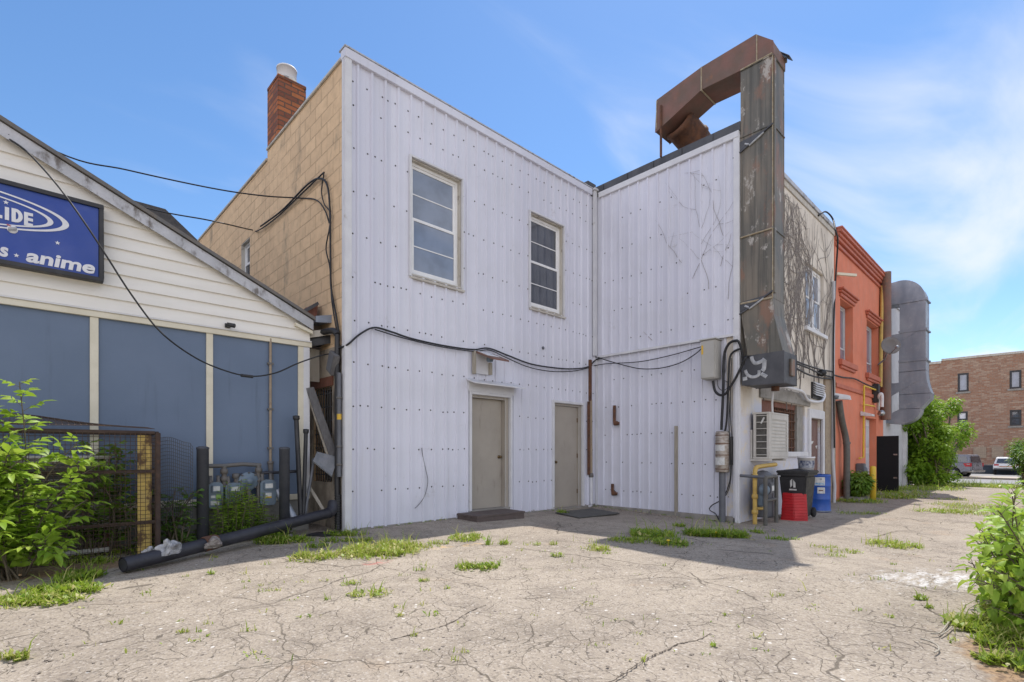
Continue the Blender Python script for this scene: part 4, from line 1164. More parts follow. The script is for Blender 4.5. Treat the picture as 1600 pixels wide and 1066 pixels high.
mb.add(vs, [(i, i + 1, n + 2 + i, n + 1 + i) for i in range(n)]); rect(mb, uD, uD + .035, lb, lt)
mb.build('letter', M['signwhite'], SG, recalc=False)
mb = MB(); rect(mb, uE, uE + .034, lb - .01, lt - .01)
for q in (lb - .01, lb + H / 2 - .027, lt - .044): rect(mb, uE + .034, uE + .076, q, q + .034)
mb.build('letter', M['signwhite'], SG)
p = ps(40.5, 410.5); q = ps(148.5, 426.5)
def heavy(body, u, z, w, h):
    mb = MB(); put_text(mb, body, WS, u, .006, z, .2, w, h, shear=.12, offset=.0065); mb.build('lettering', M['signwhite'], SG)
heavy('anime', p.x, (p.z + q.z) / 2 - .003, q.x - p.x, .148)
heavy('s', ps(-1, 400).x, ps(7, 401.5).z, ps(13, 400).x - ps(-1, 400).x, .112)
# little ringed planet under the rings
gp = ps(19.5, 358)
mb = MB(); mb.lathe(WS(gp.x, .010, gp.z), [(.0, .008), (.042, .008), (.046, 0)], 24, 0, (0, -1, 0)); pb_ = mb.build('planet', M['signwhite'], SG)
mb = MB()
for i, dz in enumerate((-.02, -.004, .012)): mb.obox(WS(gp.x, .0005, gp.z + dz), (.036, 0, .010), (0, .0015, 0), (0, 0, .0032), 0)
mb.build('stripe', M['frameblack'], pb_)
mb = MB(); mb.obox(WS(gp.x - .03, -.0005, gp.z + .035), (.016, 0, -.006), (0, .0015, 0), (.002, 0, .006), 0); mb.build('streak', M['signred'], pb_)

# security camera under the gable
c = pl(354, 510)
SC = thing('security_camera', 'small black security camera on the cream belt board of the gable', 'camera', (c.x, YBL - .05, c.z))
mb = MB(); mb.box(c.x - .035, c.x + .035, YBL - .065, YBL - .045, c.z - .03, c.z + .03); mb.tube([(c.x, YBL - .06, c.z), (c.x + .02, YBL - .12, c.z - .005)], .012, 8); mb.build('bracket', M['black'], SC)
mb = MB(); mb.lathe((c.x - .02, YBL - .12, c.z), [(0, 0), (.032, 0), (.032, .10), (.026, .105), (0, .10)], 14, 0, (.8, -.6, -.15)); mb.build('housing', M['black'], SC)

# ------------------------------------------------------------------ rusty kitchen duct on the wing corner
DX0, DX1 = XB - .01, XB + .60
DU = thing('exhaust_duct', 'tall rusty square exhaust duct climbing the wing corner and bending over the roof', 'duct', (XB + .3, YC - .35, 0))
def yz_prism(name, poly, x0, x1, mt, bevel=.006):
    mb = MB(); mb.prism([(x0, y, z) for y, z in poly], (x1 - x0, 0, 0)); return mb.build(name, mt, DU, bevel=bevel)
rz0, rz1 = 4.16, 8.735
rf, rb = 3.60, 4.185
yz_prism('riser', [(rf, rz0), (rb, rz0), (rb, rz1), (rf, rz1)], DX0, DX1, M['rustduct'])
# arm (side profile): outer elbow chamfered, back half dips
arm = [(rf - .015, 8.74), (rf - .015, 8.97), (3.90, 9.27), (4.99, 9.23), (6.02, 9.06), (6.06, 8.36), (4.99, 8.77), (rb - .02, 8.74)]
yz_prism('arm', arm, DX0 - .012, DX1 + .012, M['rustarm'])
# seams: raised joints with pale sealant
def zband(z, y0, y1, w=.03, e=.016):
    mb = MB(); mb.box(DX0 - e, DX1 + .016, y0 - e, y1 + e, z - w / 2, z + w / 2); mb.build('joint_flange', M['rustduct'], DU, bevel=.004)
zband(7.42, rf, rb); zband(5.48, rf, rb, .035); zband(8.72, rf, rb - .02, .02, .02)
mb = MB()
mb.tube([(DX0 - .016, 4.99, 8.77), (DX0 - .016, 4.99, 9.23)], .014, 6); mb.tube([(DX0 - .02, 4.99, 8.76), (DX1 + .01, 4.99, 8.76)], .018, 6)
mb.tube([(DX0 - .016, 3.88, 8.75), (DX0 - .016, 3.88, 9.25)], .012, 6)
mb.tube([(DX0 - .016, rf, 8.745), (DX0 - .016, rb, 8.735)], .016, 6)
mb.tube([(DX0 - .012, rf, rz0), (DX0 - .012, rb, rz0)], .022, 6); mb.tube([(DX0 - .012, rf, 5.46), (DX0 - .012, rb, 5.45)], .016, 6)
mb.tube([(DX0 - .004, rf - .004, rz0), (DX0 - .004, rf - .004, rz1)], .010, 6)
mb.tube([(DX0 - .016, 6.03, 8.42), (DX0 - .016, 6.02, 9.04)], .012, 6)
mb.build('sealant_bead', M['sealant'], DU)
mb = MB(); mb.box(DX1 - .02, DX1 + .06, rf - .04, rb - .2, 8.9, 8.97); mb.box(DX0 + .03, DX0 + .12, rf - .028, rf - .002, rz0 + .1, 8.7); mb.build('edge_strip', M['rustduct'], DU, bevel=.004)
# small bent lip above the riser top
mb = MB(); mb.obox((DX1 - .02, rf - .03, 9.0), (.10, 0, 0), (0, .10, .10), (0, .004, -.004)); mb.build('top_lip', M['darkduct'], DU)
# kinked lower section and collecting box
p_top = [(DX0, rf, rz0), (DX1, rf, rz0), (DX1, rb, rz0), (DX0, rb, rz0)]
z2 = 3.13; lf, lb2 = 3.42, 4.06
p_bot = [(DX0, lf, z2), (DX1 + .04, lf, z2), (DX1 + .04, lb2, z2), (DX0, lb2, z2)]
mid = [(DX0, 3.585, 3.86), (DX1, 3.585, 3.86), (DX1, 4.17, 3.86), (DX0, 4.17, 3.86)]
mb = MB(); mb.add(p_top + mid + p_bot, [(0, 1, 5, 4), (1, 2, 6, 5), (2, 3, 7, 6), (3, 0, 4, 7), (4, 5, 9, 8), (5, 6, 10, 9), (6, 7, 11, 10), (7, 4, 8, 11)])
mb.build('offset_section', M['rustduct'], DU, bevel=.005)
mb = MB(); mb.prism([(DX0 - .01, 3.40, z2), (DX0 - .01, 4.16, z2 - .02), (DX0 - .01, 4.16, 2.56), (DX0 - .01, 3.40, 2.54)], (.70, 0, 0))
bx = mb.build('collector_box', M['darkduct'], DU, bevel=.008)
mb = MB(); mb.box(DX0 + .28, DX0 + .48, 3.36, 3.399, 2.70, 3.02); mb.build('side_hatch', M['rustduct'], bx, bevel=.005)
mb = MB()
def blob(pts, r, x=DX0 - .013):
    mb.tube([(x, y, z) for y, z in pts], r, 8)
def scaled(m_, k):  # flatten tubes on to the sheet
    for i in range(k, len(m_.v)): m_.v[i].x = DX0 - .0105 + (m_.v[i].x - (DX0 - .013)) * .12
k0 = len(mb.v)
blob(smooth_path([(3.98, 3.10), (3.96, 3.02), (3.90, 2.96), (3.78, 2.99), (3.74, 3.03)]), .035); blob(smooth_path([(3.74, 3.0), (3.75, 2.85), (3.78, 2.80)]), .04)
blob(smooth_path([(4.10, 2.85), (4.05, 2.75), (3.95, 2.70), (3.85, 2.73), (3.84, 2.82)]), .03); blob(smooth_path([(3.80, 2.75), (3.70, 2.68)]), .035); blob(smooth_path([(4.11, 2.72), (4.10, 2.65)]), .045)
scaled(mb, k0)
mb.build('paint_mark', M['ductpaint'], bx)
# straps and gussets to the wall
for z, h, nm in ((7.18, .36, 0), (4.02, .40, 1)):
    mb = MB(); mb.prism([(DX0 - .035, rf - .01, z + h * .62), (DX0 - .035, rb + .14, z - h * .35), (DX0 - .035, rb + .14, z - h * .29), (DX0 - .035, rf - .01, z + h * .68)], (.03, 0, 0))
    st = mb.build('support_strap', M['darkduct'], DU, bevel=.003)
    mb = MB(); mb.prism([(DX0 - .02, rf + .12, z + h * .52), (DX0 - .02, rb + .14, z - h * .22), (DX0 - .02, rb + .14, z + h * .38)], (.016, 0, 0)); mb.build('gusset_plate', M['darkduct'], st)
    mb = MB()
    for a, b, c_, d in ((.15, .40, .42, .02), (.42, .08, .50, .2)): mb.tube([(DX0 - .02, rf + a, z + h * b), (DX0 - .02, rf + c_, z + h * d)], .02, 6)
    mb.build('paint_mark', M['ductpaint'], st)
mb = MB(); mb.box(DX0 + .03, DX0 + .22, rb + .002, YC + .0, 4.2, 7.4); mb.build('back_channel', M['darkduct'], DU)
# round blower behind the arm, on the roof
FX0, FY0 = XB + 1.35, 5.75
mb = MB(); ax = Vector((.86, -.22, -.46)).normalized(); c0 = Vector((XB + .35, 5.72, 8.60))
mb.lathe(c0, [(.30, 0), (.36, .02), (.36, .10), (.34, .12), (.34, .52), (.37, .54), (.37, .60), (.34, .62), (.30, 1.0), (0, 1.0)], 28, 0, ax)
mb.build('round_elbow', M['rust'], DU)
mb = MB(); mb.tube([c0 + ax * .85, c0 + ax * 1.0 + Vector((.05, .05, -.5)), (FX0 + .1, FY0 + .2, ZR - .05)], .30, 20); mb.build('round_neck', M['rustarm'], DU)
mb = MB(); q = onX(1033, 183, DX0 - .03); mb.box(DX0 - .055, DX0 - .02, q.y - .02, q.y + .02, ZR + .24, q.z + .25); mb.build('support_post', M['rust'], DU)

# ------------------------------------------------------------------ galvanised duct on the far building
gx0 = XW0 + .55; GX = lambda px, py: onX(px, py, gx0)
GD = thing('galvanised_duct', 'grey galvanised exhaust duct with domed top on the white building', 'duct', (gx0 + .4, 3.6, .9))
yr = GX(1446, 500).y; yl = GX(1406, 500).y; ytop = GX(1415, 437).z; yb = YC - .02
def gd(name, poly, w=.75, mt='galv', dx=0):
    mb = MB(); mb.prism([(gx0 - dx, y, z) for y, z in poly], (w + 2 * dx, 0, 0)); return mb.build(name, M[mt], GD, bevel=.008)
zel = GX(1446, 466).z - .02; zin = GX(1406, 474).z
arc = []
for i in range(13):
    t = math.pi / 2 * i / 12
    arc.append((yr + (yl - yr) * (1 - math.cos(math.pi / 2 - t)) * .0 + (yl - yr) * (1 - math.cos(t)), zel + (ytop - zel) * math.sin(t)))
gd('elbow', [(yr, zel)] + arc[1:] + [(yb + .1, ytop - .05), (yb + .1, zin + .03), (yl, zin), (yl, zel)])
z_a = GX(1446, 514).z; z_b = GX(1448, 561).z; z_c = GX(1448, 578).z
gd('shaft', [(yr, zel - .002), (yl, zel - .002), (yl, z_a), (yr, z_a)])
gd('shaft', [(yr, z_a - .002), (yl, z_a - .002), (yl + .03, z_c), (yr, z_c)])
for z in (zel, z_a, z_b):
    gd('joint_flange', [(yr - .05, z - .03), (yl + .03, z - .03), (yl + .03, z + .03), (yr - .05, z + .03)], dx=.03)
yr2 = GX(1454.5, 617).y; z_d = GX(1454, 614).z; z_e = GX(1454, 622).z
cur = [(yr + (yr2 - yr) * (i / 8) ** 2.0, z_c + (z_d - z_c) * i / 8) for i in range(9)]
gd('flared_section', cur + [(yl + .02, z_d), (yl + .03, z_c)])
y_f = GX(1438, 640).y; z_f = GX(1438, 638).z
gd('tapered_section', [(yr2, z_d - .003), (yr2 + .02, z_e), (y_f, z_f), (yl + .02, z_f), (yl + .02, z_d - .003)])
z_g = GX(1420, 662).z
sc = [(y_f, z_f - .003)] + [(y_f + (yl - y_f) * (1 - math.cos(t)), z_f - (z_f - z_g) * math.sin(t)) for t in [math.pi / 2 * i / 8 for i in range(1, 9)]] + [(yb + .06, z_g + .06), (yb + .06, z_f - .25), (yl, z_f - .003)]
gd('scoop', sc)
for z in (z_a - .02, z_c - .35):
    mb = MB(); mb.prism([(gx0 - .014, yr + .2, z), (gx0 - .014, yb + .02, z - .05), (gx0 - .014, yb + .02, z - .62)], (.012, 0, 0)); mb.build('gusset_plate', M['galv'], GD)

# ------------------------------------------------------------------ pipes, boxes and bits on the white walls
def pipe_thing(name, label, cat, pts, r, mt, n=10, extra=None):
    mb = MB(); mb.tube(pts, r, n)
    if extra: extra(mb)
    o = mb.build(name, M[mt], None, loc=Vector(pts[0])); props(o, label, cat); return o
q = pa(919.5, 700); xr = q.x
PC = thing('conduit_pipe', 'rusty conduit with tan lower tube beside the second beige door', 'pipe', (xr, YA - .06, 0))
mb = MB(); zt, zm, zl, z0 = pa(919, 563).z, pa(919, 628).z, pa(919, 742).z, pa(919, 785).z
mb.box(xr - .06, xr + .01, YA - .10, YA - .04, zm + .01, zt); mb.build('cover_channel', M['rust'], PC, bevel=.006)
mb = MB(); mb.tube([(xr, YA - .07, zm + .05), (xr + .015, YA - .07, zl)], .035, 10); mb.build('tube', M['tanpipe'], PC)
mb = MB(); mb.box(xr - .085, xr - .03, YA - .08, YA - .03, zl, zm + .0); mb.build('side_strip', M['rust'], PC)
mb = MB(); mb.lathe((xr + .015, YA - .07, zl - .06), [(.05, 0), (.06, .03), (.05, .09), (.03, .11)], 12); mb.build('coupling', M['pipe'], PC)
mb = MB(); mb.tube([(xr + .015, YA - .07, zl - .03), (xr + .02, YA - .07, z0 + .03), (xr + .02, YA - .07, z0 - .02)], .04, 10); mb.tube(smooth_path([(xr + .02, YA - .075, z0 + .03), (xr - .0, YA - .09, z0 - .06), (xr - .1, YA - .1, z0 - .08)]), .03, 8); mb.build('lower_tube', M['white'], PC)

for (px, y0, y1, dx, lab) in ((962, 634, 662, .06, 'long rusty drain stub bending out of the wing wall at chest height'), (959, 756, 771, .08, 'short rusty drain stub poking from the wing wall near the ground')):
    t = pb(px, y0); b = pb(px, y1)
    mb = MB(); mb.tube(smooth_path([(XB - .05, t.y, t.z), (XB - .05, t.y, b.z + .06), (XB - .055, t.y - .03, b.z + .01), (XB - .03, t.y - .12, b.z)], 5), .036, 10)
    mb.lathe((XB - .05, t.y - .04, b.z + .005), [(.05, -.05), (.055, -.04), (.055, .03), (.05, .04)], 12, 0, (.2, -.9, 0))
    o = mb.build('drain_stub', M['rust'], None, loc=(XB, t.y, b.z)); props(o, lab, 'pipe')
t, b = pb(1053.5, 666), pb(1057, 806)
mb = MB(); mb.box(XB - .045, XB + .004, b.y - .035, b.y + .03, b.z, t.z); mb.box(XB - .06, XB - .046, b.y - .015, b.y + .015, b.z, t.z - .1)
o = mb.build('cable_guard', M['palewood'], None, bevel=.004, loc=(XB, b.y, b.z)); props(o, 'pale vertical cable guard strip on the lower wing wall', 'strip')

u0, u1 = pb(1104, 560), pb(1126.5, 560); zt, zb_ = pb(1104, 536).z, pb(1115, 594).z
UB = thing('junction_box', 'beige rectangular utility box high on the wing wall by the corner', 'utility box', (XB, (u0.y + u1.y) / 2, zb_))
mb = MB(); mb.box(XB - .26, XB + .02, u1.y, u0.y, zb_, zt); bxo = mb.build('case', M['box'], UB, bevel=.015)
mb = MB(); mb.box(XB - .272, XB - .261, u1.y + .02, u0.y - .02, zb_ + .02, zt - .03); mb.build('lid', M['box'], UB, bevel=.004)
mb = MB(); mb.box(XB - .276, XB - .2725, u0.y - .06, u0.y - .022, zt - .28, zt - .10); mb.build('sticker', M['labelyellow'], UB)
mb = MB(); mb.box(XB - .29, XB + .02, u1.y - .02, u0.y + .02, zt + .001, zt + .02); mb.build('rain_cap', M['box'], UB, bevel=.005)

mcx = XB - .13; mm_ = onX(1128.5, 700, mcx); mz1 = onX(1128.5, 674, mcx).z; mz0 = onX(1128.5, 738, mcx).z
MC = thing('wrapped_canister', 'silver foil wrapped canister on a grey standpipe at the wing corner', 'canister', (mcx, mm_.y, -.15))
mb = MB(); mb.lathe((mcx, mm_.y, mz0), [(0, 0), (.125, 0), (.13, .02), (.13, mz1 - mz0 - .03), (.11, mz1 - mz0), (0, mz1 - mz0)], 24); cn = mb.build('canister', M['silver'], MC)
mb = MB()
for a, b, c_ in ((.52, .66, 'labelwhite'), (.18, .36, 'labelwhite')):
    n = 7; h0, h1 = mz0 + (mz1 - mz0) * a, mz0 + (mz1 - mz0) * b
    vs = []
    for i in range(n):
        an = math.pi * .62 + (math.pi * .62) * i / (n - 1)
        vs += [(mcx + .1325 * math.cos(an), mm_.y + .1325 * math.sin(an), h0), (mcx + .1325 * math.cos(an), mm_.y + .1325 * math.sin(an), h1)]
    mb.add(vs, [(2 * i, 2 * i + 2, 2 * i + 3, 2 * i + 1) for i in range(n - 1)])
mb.build('paper_label', M['labelwhite'], cn, recalc=False)
for q in (.08, .42, .70, .9):
    mb = MB(); mb.lathe((mcx, mm_.y, mz0 + (mz1 - mz0) * q), [(.131, -.008), (.137, 0), (.131, .008)], 24); mb.build('strap', M['rust'], cn)
mb = MB(); mb.tube([(mcx, mm_.y, mz0 + .02), (mcx, mm_.y, -.2)], .062, 14); mb.build('standpipe', M['greymetal'], MC)
mb = MB(); mb.obox((XB - .03, mm_.y - .14, (mz0 + mz1) / 2 + .02), (.03, 0, 0), (0, .02, 0), (0, 0, .28)); mb.build('backing_board', M['plank'], MC)

# floodlight hood over the first door
hp = pa(752, 560)
FL = thing('floodlight', 'rusty hooded floodlight on a bracket above the first beige door', 'lamp', (hp.x, YA - .05, hp.z))
a = pa(737, 549); b = pa(737, 585); c = pa(762, 585)
mb = MB(); mb.box(a.x - .02, a.x + .035, YA - .10, YA - .03, b.z, a.z); mb.build('bracket', M['palewood'], FL, bevel=.005)
mb = MB(); mb.box(c.x - .03, c.x + .04, YA - .10, YA - .03, c.z - .02, c.z + .22); mb.build('bracket', M['palewood'], FL, bevel=.005)
mb = MB(); mb.box(a.x + .036, c.x - .031, YA - .06, YA - .028, b.z + .02, a.z - .03); mb.build('backplate', M['white'], FL)
hz = a.z - .02
mb = MB(); mb.prism([(a.x + .05, YA - .08, hz + .02), (a.x + .05, YA - .55, hz - .17), (a.x + .05, YA - .55, hz - .20), (a.x + .05, YA - .08, hz - .01)], (.42, 0, 0)); mb.build('hood', M['rustarm'], FL, bevel=.004)
mb = MB(); mb.prism([(a.x + .06, YA - .1, hz + .022), (a.x + .06, YA - .40, hz - .095), (a.x + .06, YA - .40, hz - .105), (a.x + .06, YA - .1, hz + .01)], (.30, 0, 0), 0); mb.build('flaking_paint', M['white'], FL)
mb = MB(); mb.lathe((a.x + .25, YA - .25, hz - .14), [(0, .1), (.05, .09), (.07, 0), (.06, -.04), (0, -.05)], 14); mb.build('lamp', M['meter'], FL)

# wooden step, mat
import math as _m
def slab(mb, cx, cy_, lx, ly, z0, z1, ang):
    a = Vector((math.cos(ang), math.sin(ang), 0)); b = Vector((-a.y, a.x, 0))
    mb.obox((cx, cy_, (z0 + z1) / 2), a * lx / 2, b * ly / 2, (0, 0, (z1 - z0) / 2))
sfl = onG(746, 817); sfr = onG(820, 810)
ang = math.atan2(sfr.y - sfl.y, sfr.x - sfl.x)
ST = thing('door_step', 'low dark timber step in front of the first beige door', 'step', ((sfl.x + sfr.x) / 2, 7.3, 0))
L_ = (sfr - sfl).length; dirx = Vector((math.cos(ang), math.sin(ang), 0)); diry = Vector((-dirx.y, dirx.x, 0))
base = sfl.copy(); base.z = 0
for i in range(4):
    c = base + dirx * L_ / 2 + diry * (.075 + i * .152)
    mb = MB(); slab(mb, c.x, c.y, L_ + .03, .145, .075, .112, ang); mb.build('tread_board', M['stepwood'], ST, bevel=.004)
c = base + dirx * L_ / 2 + diry * .03
mb = MB(); slab(mb, c.x, c.y, L_, .035, -.05, .074, ang); mb.build('riser_board', M['stepwood'], ST, bevel=.004)
for s_ in (0.02, L_ - .02):
    c = base + dirx * s_ + diry * .33; mb = MB(); slab(mb, c.x, c.y, .03, .56, -.05, .073, ang); mb.build('side_board', M['stepwood'], ST, bevel=.004)
m0, m1, m2, m3 = onG(868, 803), onG(905, 811.5), onG(968, 804), onG(925, 796.5)
mb = MB(); mb.prism([p + Vector((0, 0, .012)) for p in (m0, m1, m2, m3)], (0, 0, .022)); o = mb.build('door_mat', M['rubber'], None, bevel=.006, loc=(m0 + m2) / 2); props(o, 'flat dark rubber mat on the ground before the second beige door', 'mat')

# thin dangling cable on the first wall
pipe_thing('loose_wire', 'thin dangling wire loop on the white wall left of the first door', 'wire',
           smooth_path([(pa(x, y).x, YA - .03, pa(x, y).z) for x, y in ((657.5, 700), (659, 712), (664, 735), (667, 752), (663, 772), (655, 786), (647, 794))]), .006, 'greycable', 6)
c = pa(848, 544)
mb = MB(); mb.lathe((c.x, YA - .002, c.z), [(.035, 0), (.035, .02), (0, .03)], 12, 0, (0, -1, 0)); o = mb.build('wall_plug', M['greymetal'], None, loc=(c.x, YA, c.z)); props(o, 'small round grey plug high on the white wall between the windows and doors', 'plug')

# cables across the white walls
def cable(name, label, pts, r, mt='cable', group=None, k=8):
    mb = MB(); mb.tube(smooth_path(pts, k), r, 6)
    o = mb.build(name, M[mt], None, loc=pts[0]); props(o, label, 'cable', group); return o
def wallpts(f, lst, off): return [f(x, y) + off for x, y in lst]
oA = Vector((0, -.06, 0)); oB = Vector((-.06, 0, 0))
cable('wall_cable', 'black cable swagged from the tan corner past the floodlight to the inner corner',
      [pt(533, 546) + Vector((-.06, -.05, 0))] + wallpts(pa, ((541, 539), (560, 523), (582, 513), (610, 520), (640, 530), (690, 541), (735, 547), (760, 545), (790, 556), (825, 569), (860, 575), (890, 577), (915, 574)), oA) + wallpts(pb, ((932, 564), (940, 560)), oB), .016)
cable('wall_cable', 'second thinner black cable slung just under the swagged one on the white wall',
      wallpts(pa, ((582, 515), (625, 528), (680, 541), (735, 549), (760, 547), (785, 558), (820, 573), (855, 580), (890, 580), (915, 575)), oA + Vector((0, -.02, -.012))), .010)
cable('wall_cable', 'upper thin cable climbing from the inner corner to the utility box',
      wallpts(pb, ((921, 574), (950, 569), (1000, 566), (1050, 556), (1103, 541)), oB), .010)
cable('wall_cable', 'lower drooping cable hung between the inner corner and the utility box',
      wallpts(pb, ((937, 559), (955, 565), (980, 572), (1005, 577), (1035, 576), (1065, 568), (1088, 555), (1103, 542)), oB + Vector((-.02, 0, 0))), .011)
# thick loops at the corner
cc = Vector((-.09, 0, 0))
cable('power_cable', 'thick black cable arching over the wing corner beside the utility box',
      [onX(x, y, XB - .12) for x, y in ((1127, 672), (1130, 610), (1131, 560), (1137, 540), (1147, 533), (1156, 538))] + [Vector((XB + .05, YC - .12, 2.85)), Vector((XB + .3, YC - .2, 2.6))], .026)
cable('power_cable', 'thick black cable curving in a low U below the utility box',
      [onX(x, y, XB - .14) for x, y in ((1114, 595), (1117, 610), (1124, 617), (1133, 616), (1141, 605), (1150, 590), (1159, 572), (1166, 558))] + [Vector((XB + .2, YC - .15, 3.1))], .026)
cable('power_cable', 'black cable dropping straight to the top of the foil canister',
      [onX(x, y, XB - .10) for x, y in ((1133, 674), (1136, 650), (1138, 600), (1140, 562), (1146, 550), (1157, 545))], .020)
cable('power_cable', 'grey cable coiled loosely under the utility box',
      [onX(x, y, XB - .09) for x, y in ((1121, 594), (1122, 604), (1128, 610), (1136, 607), (1137, 598), (1130, 592), (1134, 575), (1133, 545))], .010, 'greycable')
cable('ground_wire', 'thin black wire running down the corner and kinking out near the ground',
      [onX(x, y, XB - .10) for x, y in ((1141, 620), (1139, 660), (1141, 700), (1142, 735), (1138, 760), (1128, 780), (1112, 790), (1109, 797), (1118, 803), (1123, 812))], .010)
cable('ground_wire', 'thin black wire bowing down the white corner post to the ground',
      [onX(x, y, XB - .10) for x, y in ((1143, 560), (1141, 640), (1144, 690), (1143, 730), (1140, 760), (1131, 778), (1115, 788), (1108, 795))], .008)

# ------------------------------------------------------------------ left cluster: bollards, gas meters, fallen pipe, gap
def bollard(label, px_, Yb, zt):
    p = onY(px_, 800, Yb); x = p.x
    t = thing('bollard', label, 'bollard', (x, Yb, 0), 'dark grey steel bollards by the gas meters')
    mb = MB(); mb.lathe((x, Yb, -.1), [(.0, 0), (.073, 0), (.073, zt + .06), (.078, zt + .065), (.078, zt + .085), (.05, zt + .10), (0, zt + .105)], 28); mb.build('post', M['bollard'], t)
    mb = MB(); mb.lathe((x, Yb, 0), [(.073, .0), (.13, .0), (.12, .02), (.073, .03)], 20); mb.build('concrete_collar', M['concrete'], t)
bollard('dark grey bollard left of the gas meters beside the wire flap', 316.8, 7.90, 1.33)
bollard('dark grey bollard right of the gas meters behind the fallen pipe', 444.5, 7.90, 1.33)

YM = YBL - .22
pm = lambda px, py: onY(px, py, YM)
def meter(label, x0, x1, y0, y1, lab):
    a, b = pm(x0, y0), pm(x1, y1); cx = (a.x + b.x) / 2; w = b.x - a.x; zt, zb = a.z, b.z; h = zt - zb
    t = thing('gas_meter', label, 'gas meter', (cx, YM, zb), 'gas meters on the blue wall')
    mb = MB()
    n = 10; pr = []
    for i in range(n + 1):
        an = math.pi * i / n; pr.append((cx - w / 2 * math.cos(an), YM - .06 + 0, zt - .16 * h - 0 + .14 * h * math.sin(an)))
    poly = [(cx - w * .40, YM - .06, zb)] + [(cx + w * .40, YM - .06, zb)] + [(cx + w / 2, YM - .06, zb + .1 * h)] + pr[::-1] + [(cx - w / 2, YM - .06, zb + .1 * h)]
    mb.prism(poly, (0, .17, 0)); mb.build('case', M['meter'], t, bevel=.012)
    mb = MB(); mb.box(cx - w * .34, cx + w * .34, YM - .095, YM - .061, zt - .40 * h, zt - .10 * h); ix = mb.build('index_box', M['meter'], t, bevel=.008)
    mb = MB(); mb.box(cx - w * .26, cx + w * .26, YM - .099, YM - .0955, zt - .33 * h, zt - .15 * h); mb.build('dial', M['labelwhite'], ix)
    for k, (c_, q0, q1, e0, e1) in enumerate(lab):
        mb = MB(); mb.box(cx + w * e0, cx + w * e1, YM - .066, YM - .0605, zb + q0 * h, zb + q1 * h); mb.build('paper_label', M[c_], t)
    for s_ in (-.3, .3):
        mb = MB(); mb.lathe((cx + s_ * w, YM + .02, zt - .08 * h), [(.03, 0), (.03, .04), (.024, .045), (.024, .12)], 10); mb.build('pipe_union', M['pipe'], t)
meter('leftmost gas meter with a green and two white labels', 325.5, 345.5, 754, 792, (('labelwhite', .10, .26, -.42, .25), ('labelgreen', .34, .50, .0, .44), ('labelwhite', .38, .48, -.4, -.05)))
meter('middle gas meter behind the tall leafy weed', 352, 377, 755, 791, ())
meter('rightmost gas meter with a white card and brown label', 406, 428, 750, 787, (('labelwhite', .33, .47, -.2, .22), ('labelyellow', .26, .32, -.2, .22)))
c = pm(387.5, 752)
RG = thing('gas_regulator', 'round grey gas regulator between the middle and right gas meters', 'regulator', (c.x, YM, c.z))
mb = MB(); mb.lathe((c.x, YM + .03, c.z), [(0, 0), (.10, .0), (.125, .03), (.135, .035), (.135, .055), (.12, .06), (.07, .10), (.05, .105), (.045, .14), (0, .14)], 28, 0, (0, -1, 0)); mb.build('disc', M['meter'], RG)
mb = MB()
for i in range(8):
    a = math.pi * i / 4; mb.lathe((c.x + .127 * math.cos(a), YM - .03, c.z + .127 * math.sin(a)), [(.013, 0), (.013, .02), (0, .02)], 6, 0, (0, -1, 0))
mb.build('bolt', M['pipe'], RG)
mb = MB(); mb.tube([(c.x, YM - .01, c.z - .1), (c.x, YM - .01, c.z - .28)], .035, 10); mb.lathe((c.x, YM - .01, c.z - .26), [(.05, 0), (.05, .06)], 8); mb.build('outlet', M['pipe'], RG)

GP = thing('gas_pipe', 'run of grey gas pipes linking the meters along the blue wall', 'pipe', (pm(380, 740).x, YM, .9))
def gp_tube(name, pts, r, m='pipe'):
    mb = MB(); mb.tube(pts, r, 10); mb.build(name, M[m], GP)
P_ = lambda x, y: pm(x, y) + Vector((0, .04, 0))
gp_tube('header_pipe', [P_(323, 728.5), P_(352, 728), P_(380, 725.5), P_(409, 727)], .030)
gp_tube('header_pipe', [P_(366, 744), P_(400, 740), P_(440, 738), P_(468, 736.5)], .024, 'blackpipe')
gp_tube('riser_pipe', [P_(351.5, 728), P_(351.5, 765)], .034); gp_tube('riser_pipe', [P_(405.5, 727), P_(404, 752)], .036)
gp_tube('riser_pipe', [P_(403.5, 752) + Vector((0, -.04, 0)), P_(403, 790) + Vector((0, -.06, 0)), P_(402.5, 822) + Vector((0, -.08, 0))], .026, 'pipe')
gp_tube('riser_pipe', [P_(370, 744), P_(370, 762)], .03)
for x, y in ((351.5, 737), (405.5, 735), (351.5, 749), (403, 783), (405, 750), (370, 744)):
    p = P_(x, y); mb = MB(); mb.lathe((p.x, p.y, p.z - .04), [(.03, 0), (.052, .01), (.052, .07), (.03, .08)], 8); mb.build('valve', M['pipe'], GP)
x = pl(421.5, 640).x
CP = thing('conduit_pipe', 'tan vertical conduit on the right blue panel above the meters', 'pipe', (x, YBL, sillz))
mb = MB(); mb.tube([(x, YBL - .03, belt + .05), (x, YBL - .03, pl(421, 725).z)], .02, 8); mb.build('tube', M['tanpipe'], CP)
mb = MB(); mb.tube([(x, YBL - .03, pl(421, 725).z), (x + .01, YBL - .04, pl(421, 750).z)], .036, 10); mb.lathe((x, YBL - .03, pl(421, 724).z - .02), [(.03, 0), (.045, .01), (.045, .05), (.02, .06)], 10); mb.build('lower_tube', M['pipe'], CP)
for q in (2.6, 1.9, 1.3):
    mb = MB(); mb.box(x - .04, x + .04, YBL - .055, YBL - .001, q, q + .03); mb.build('clip', M['pipe'], CP)

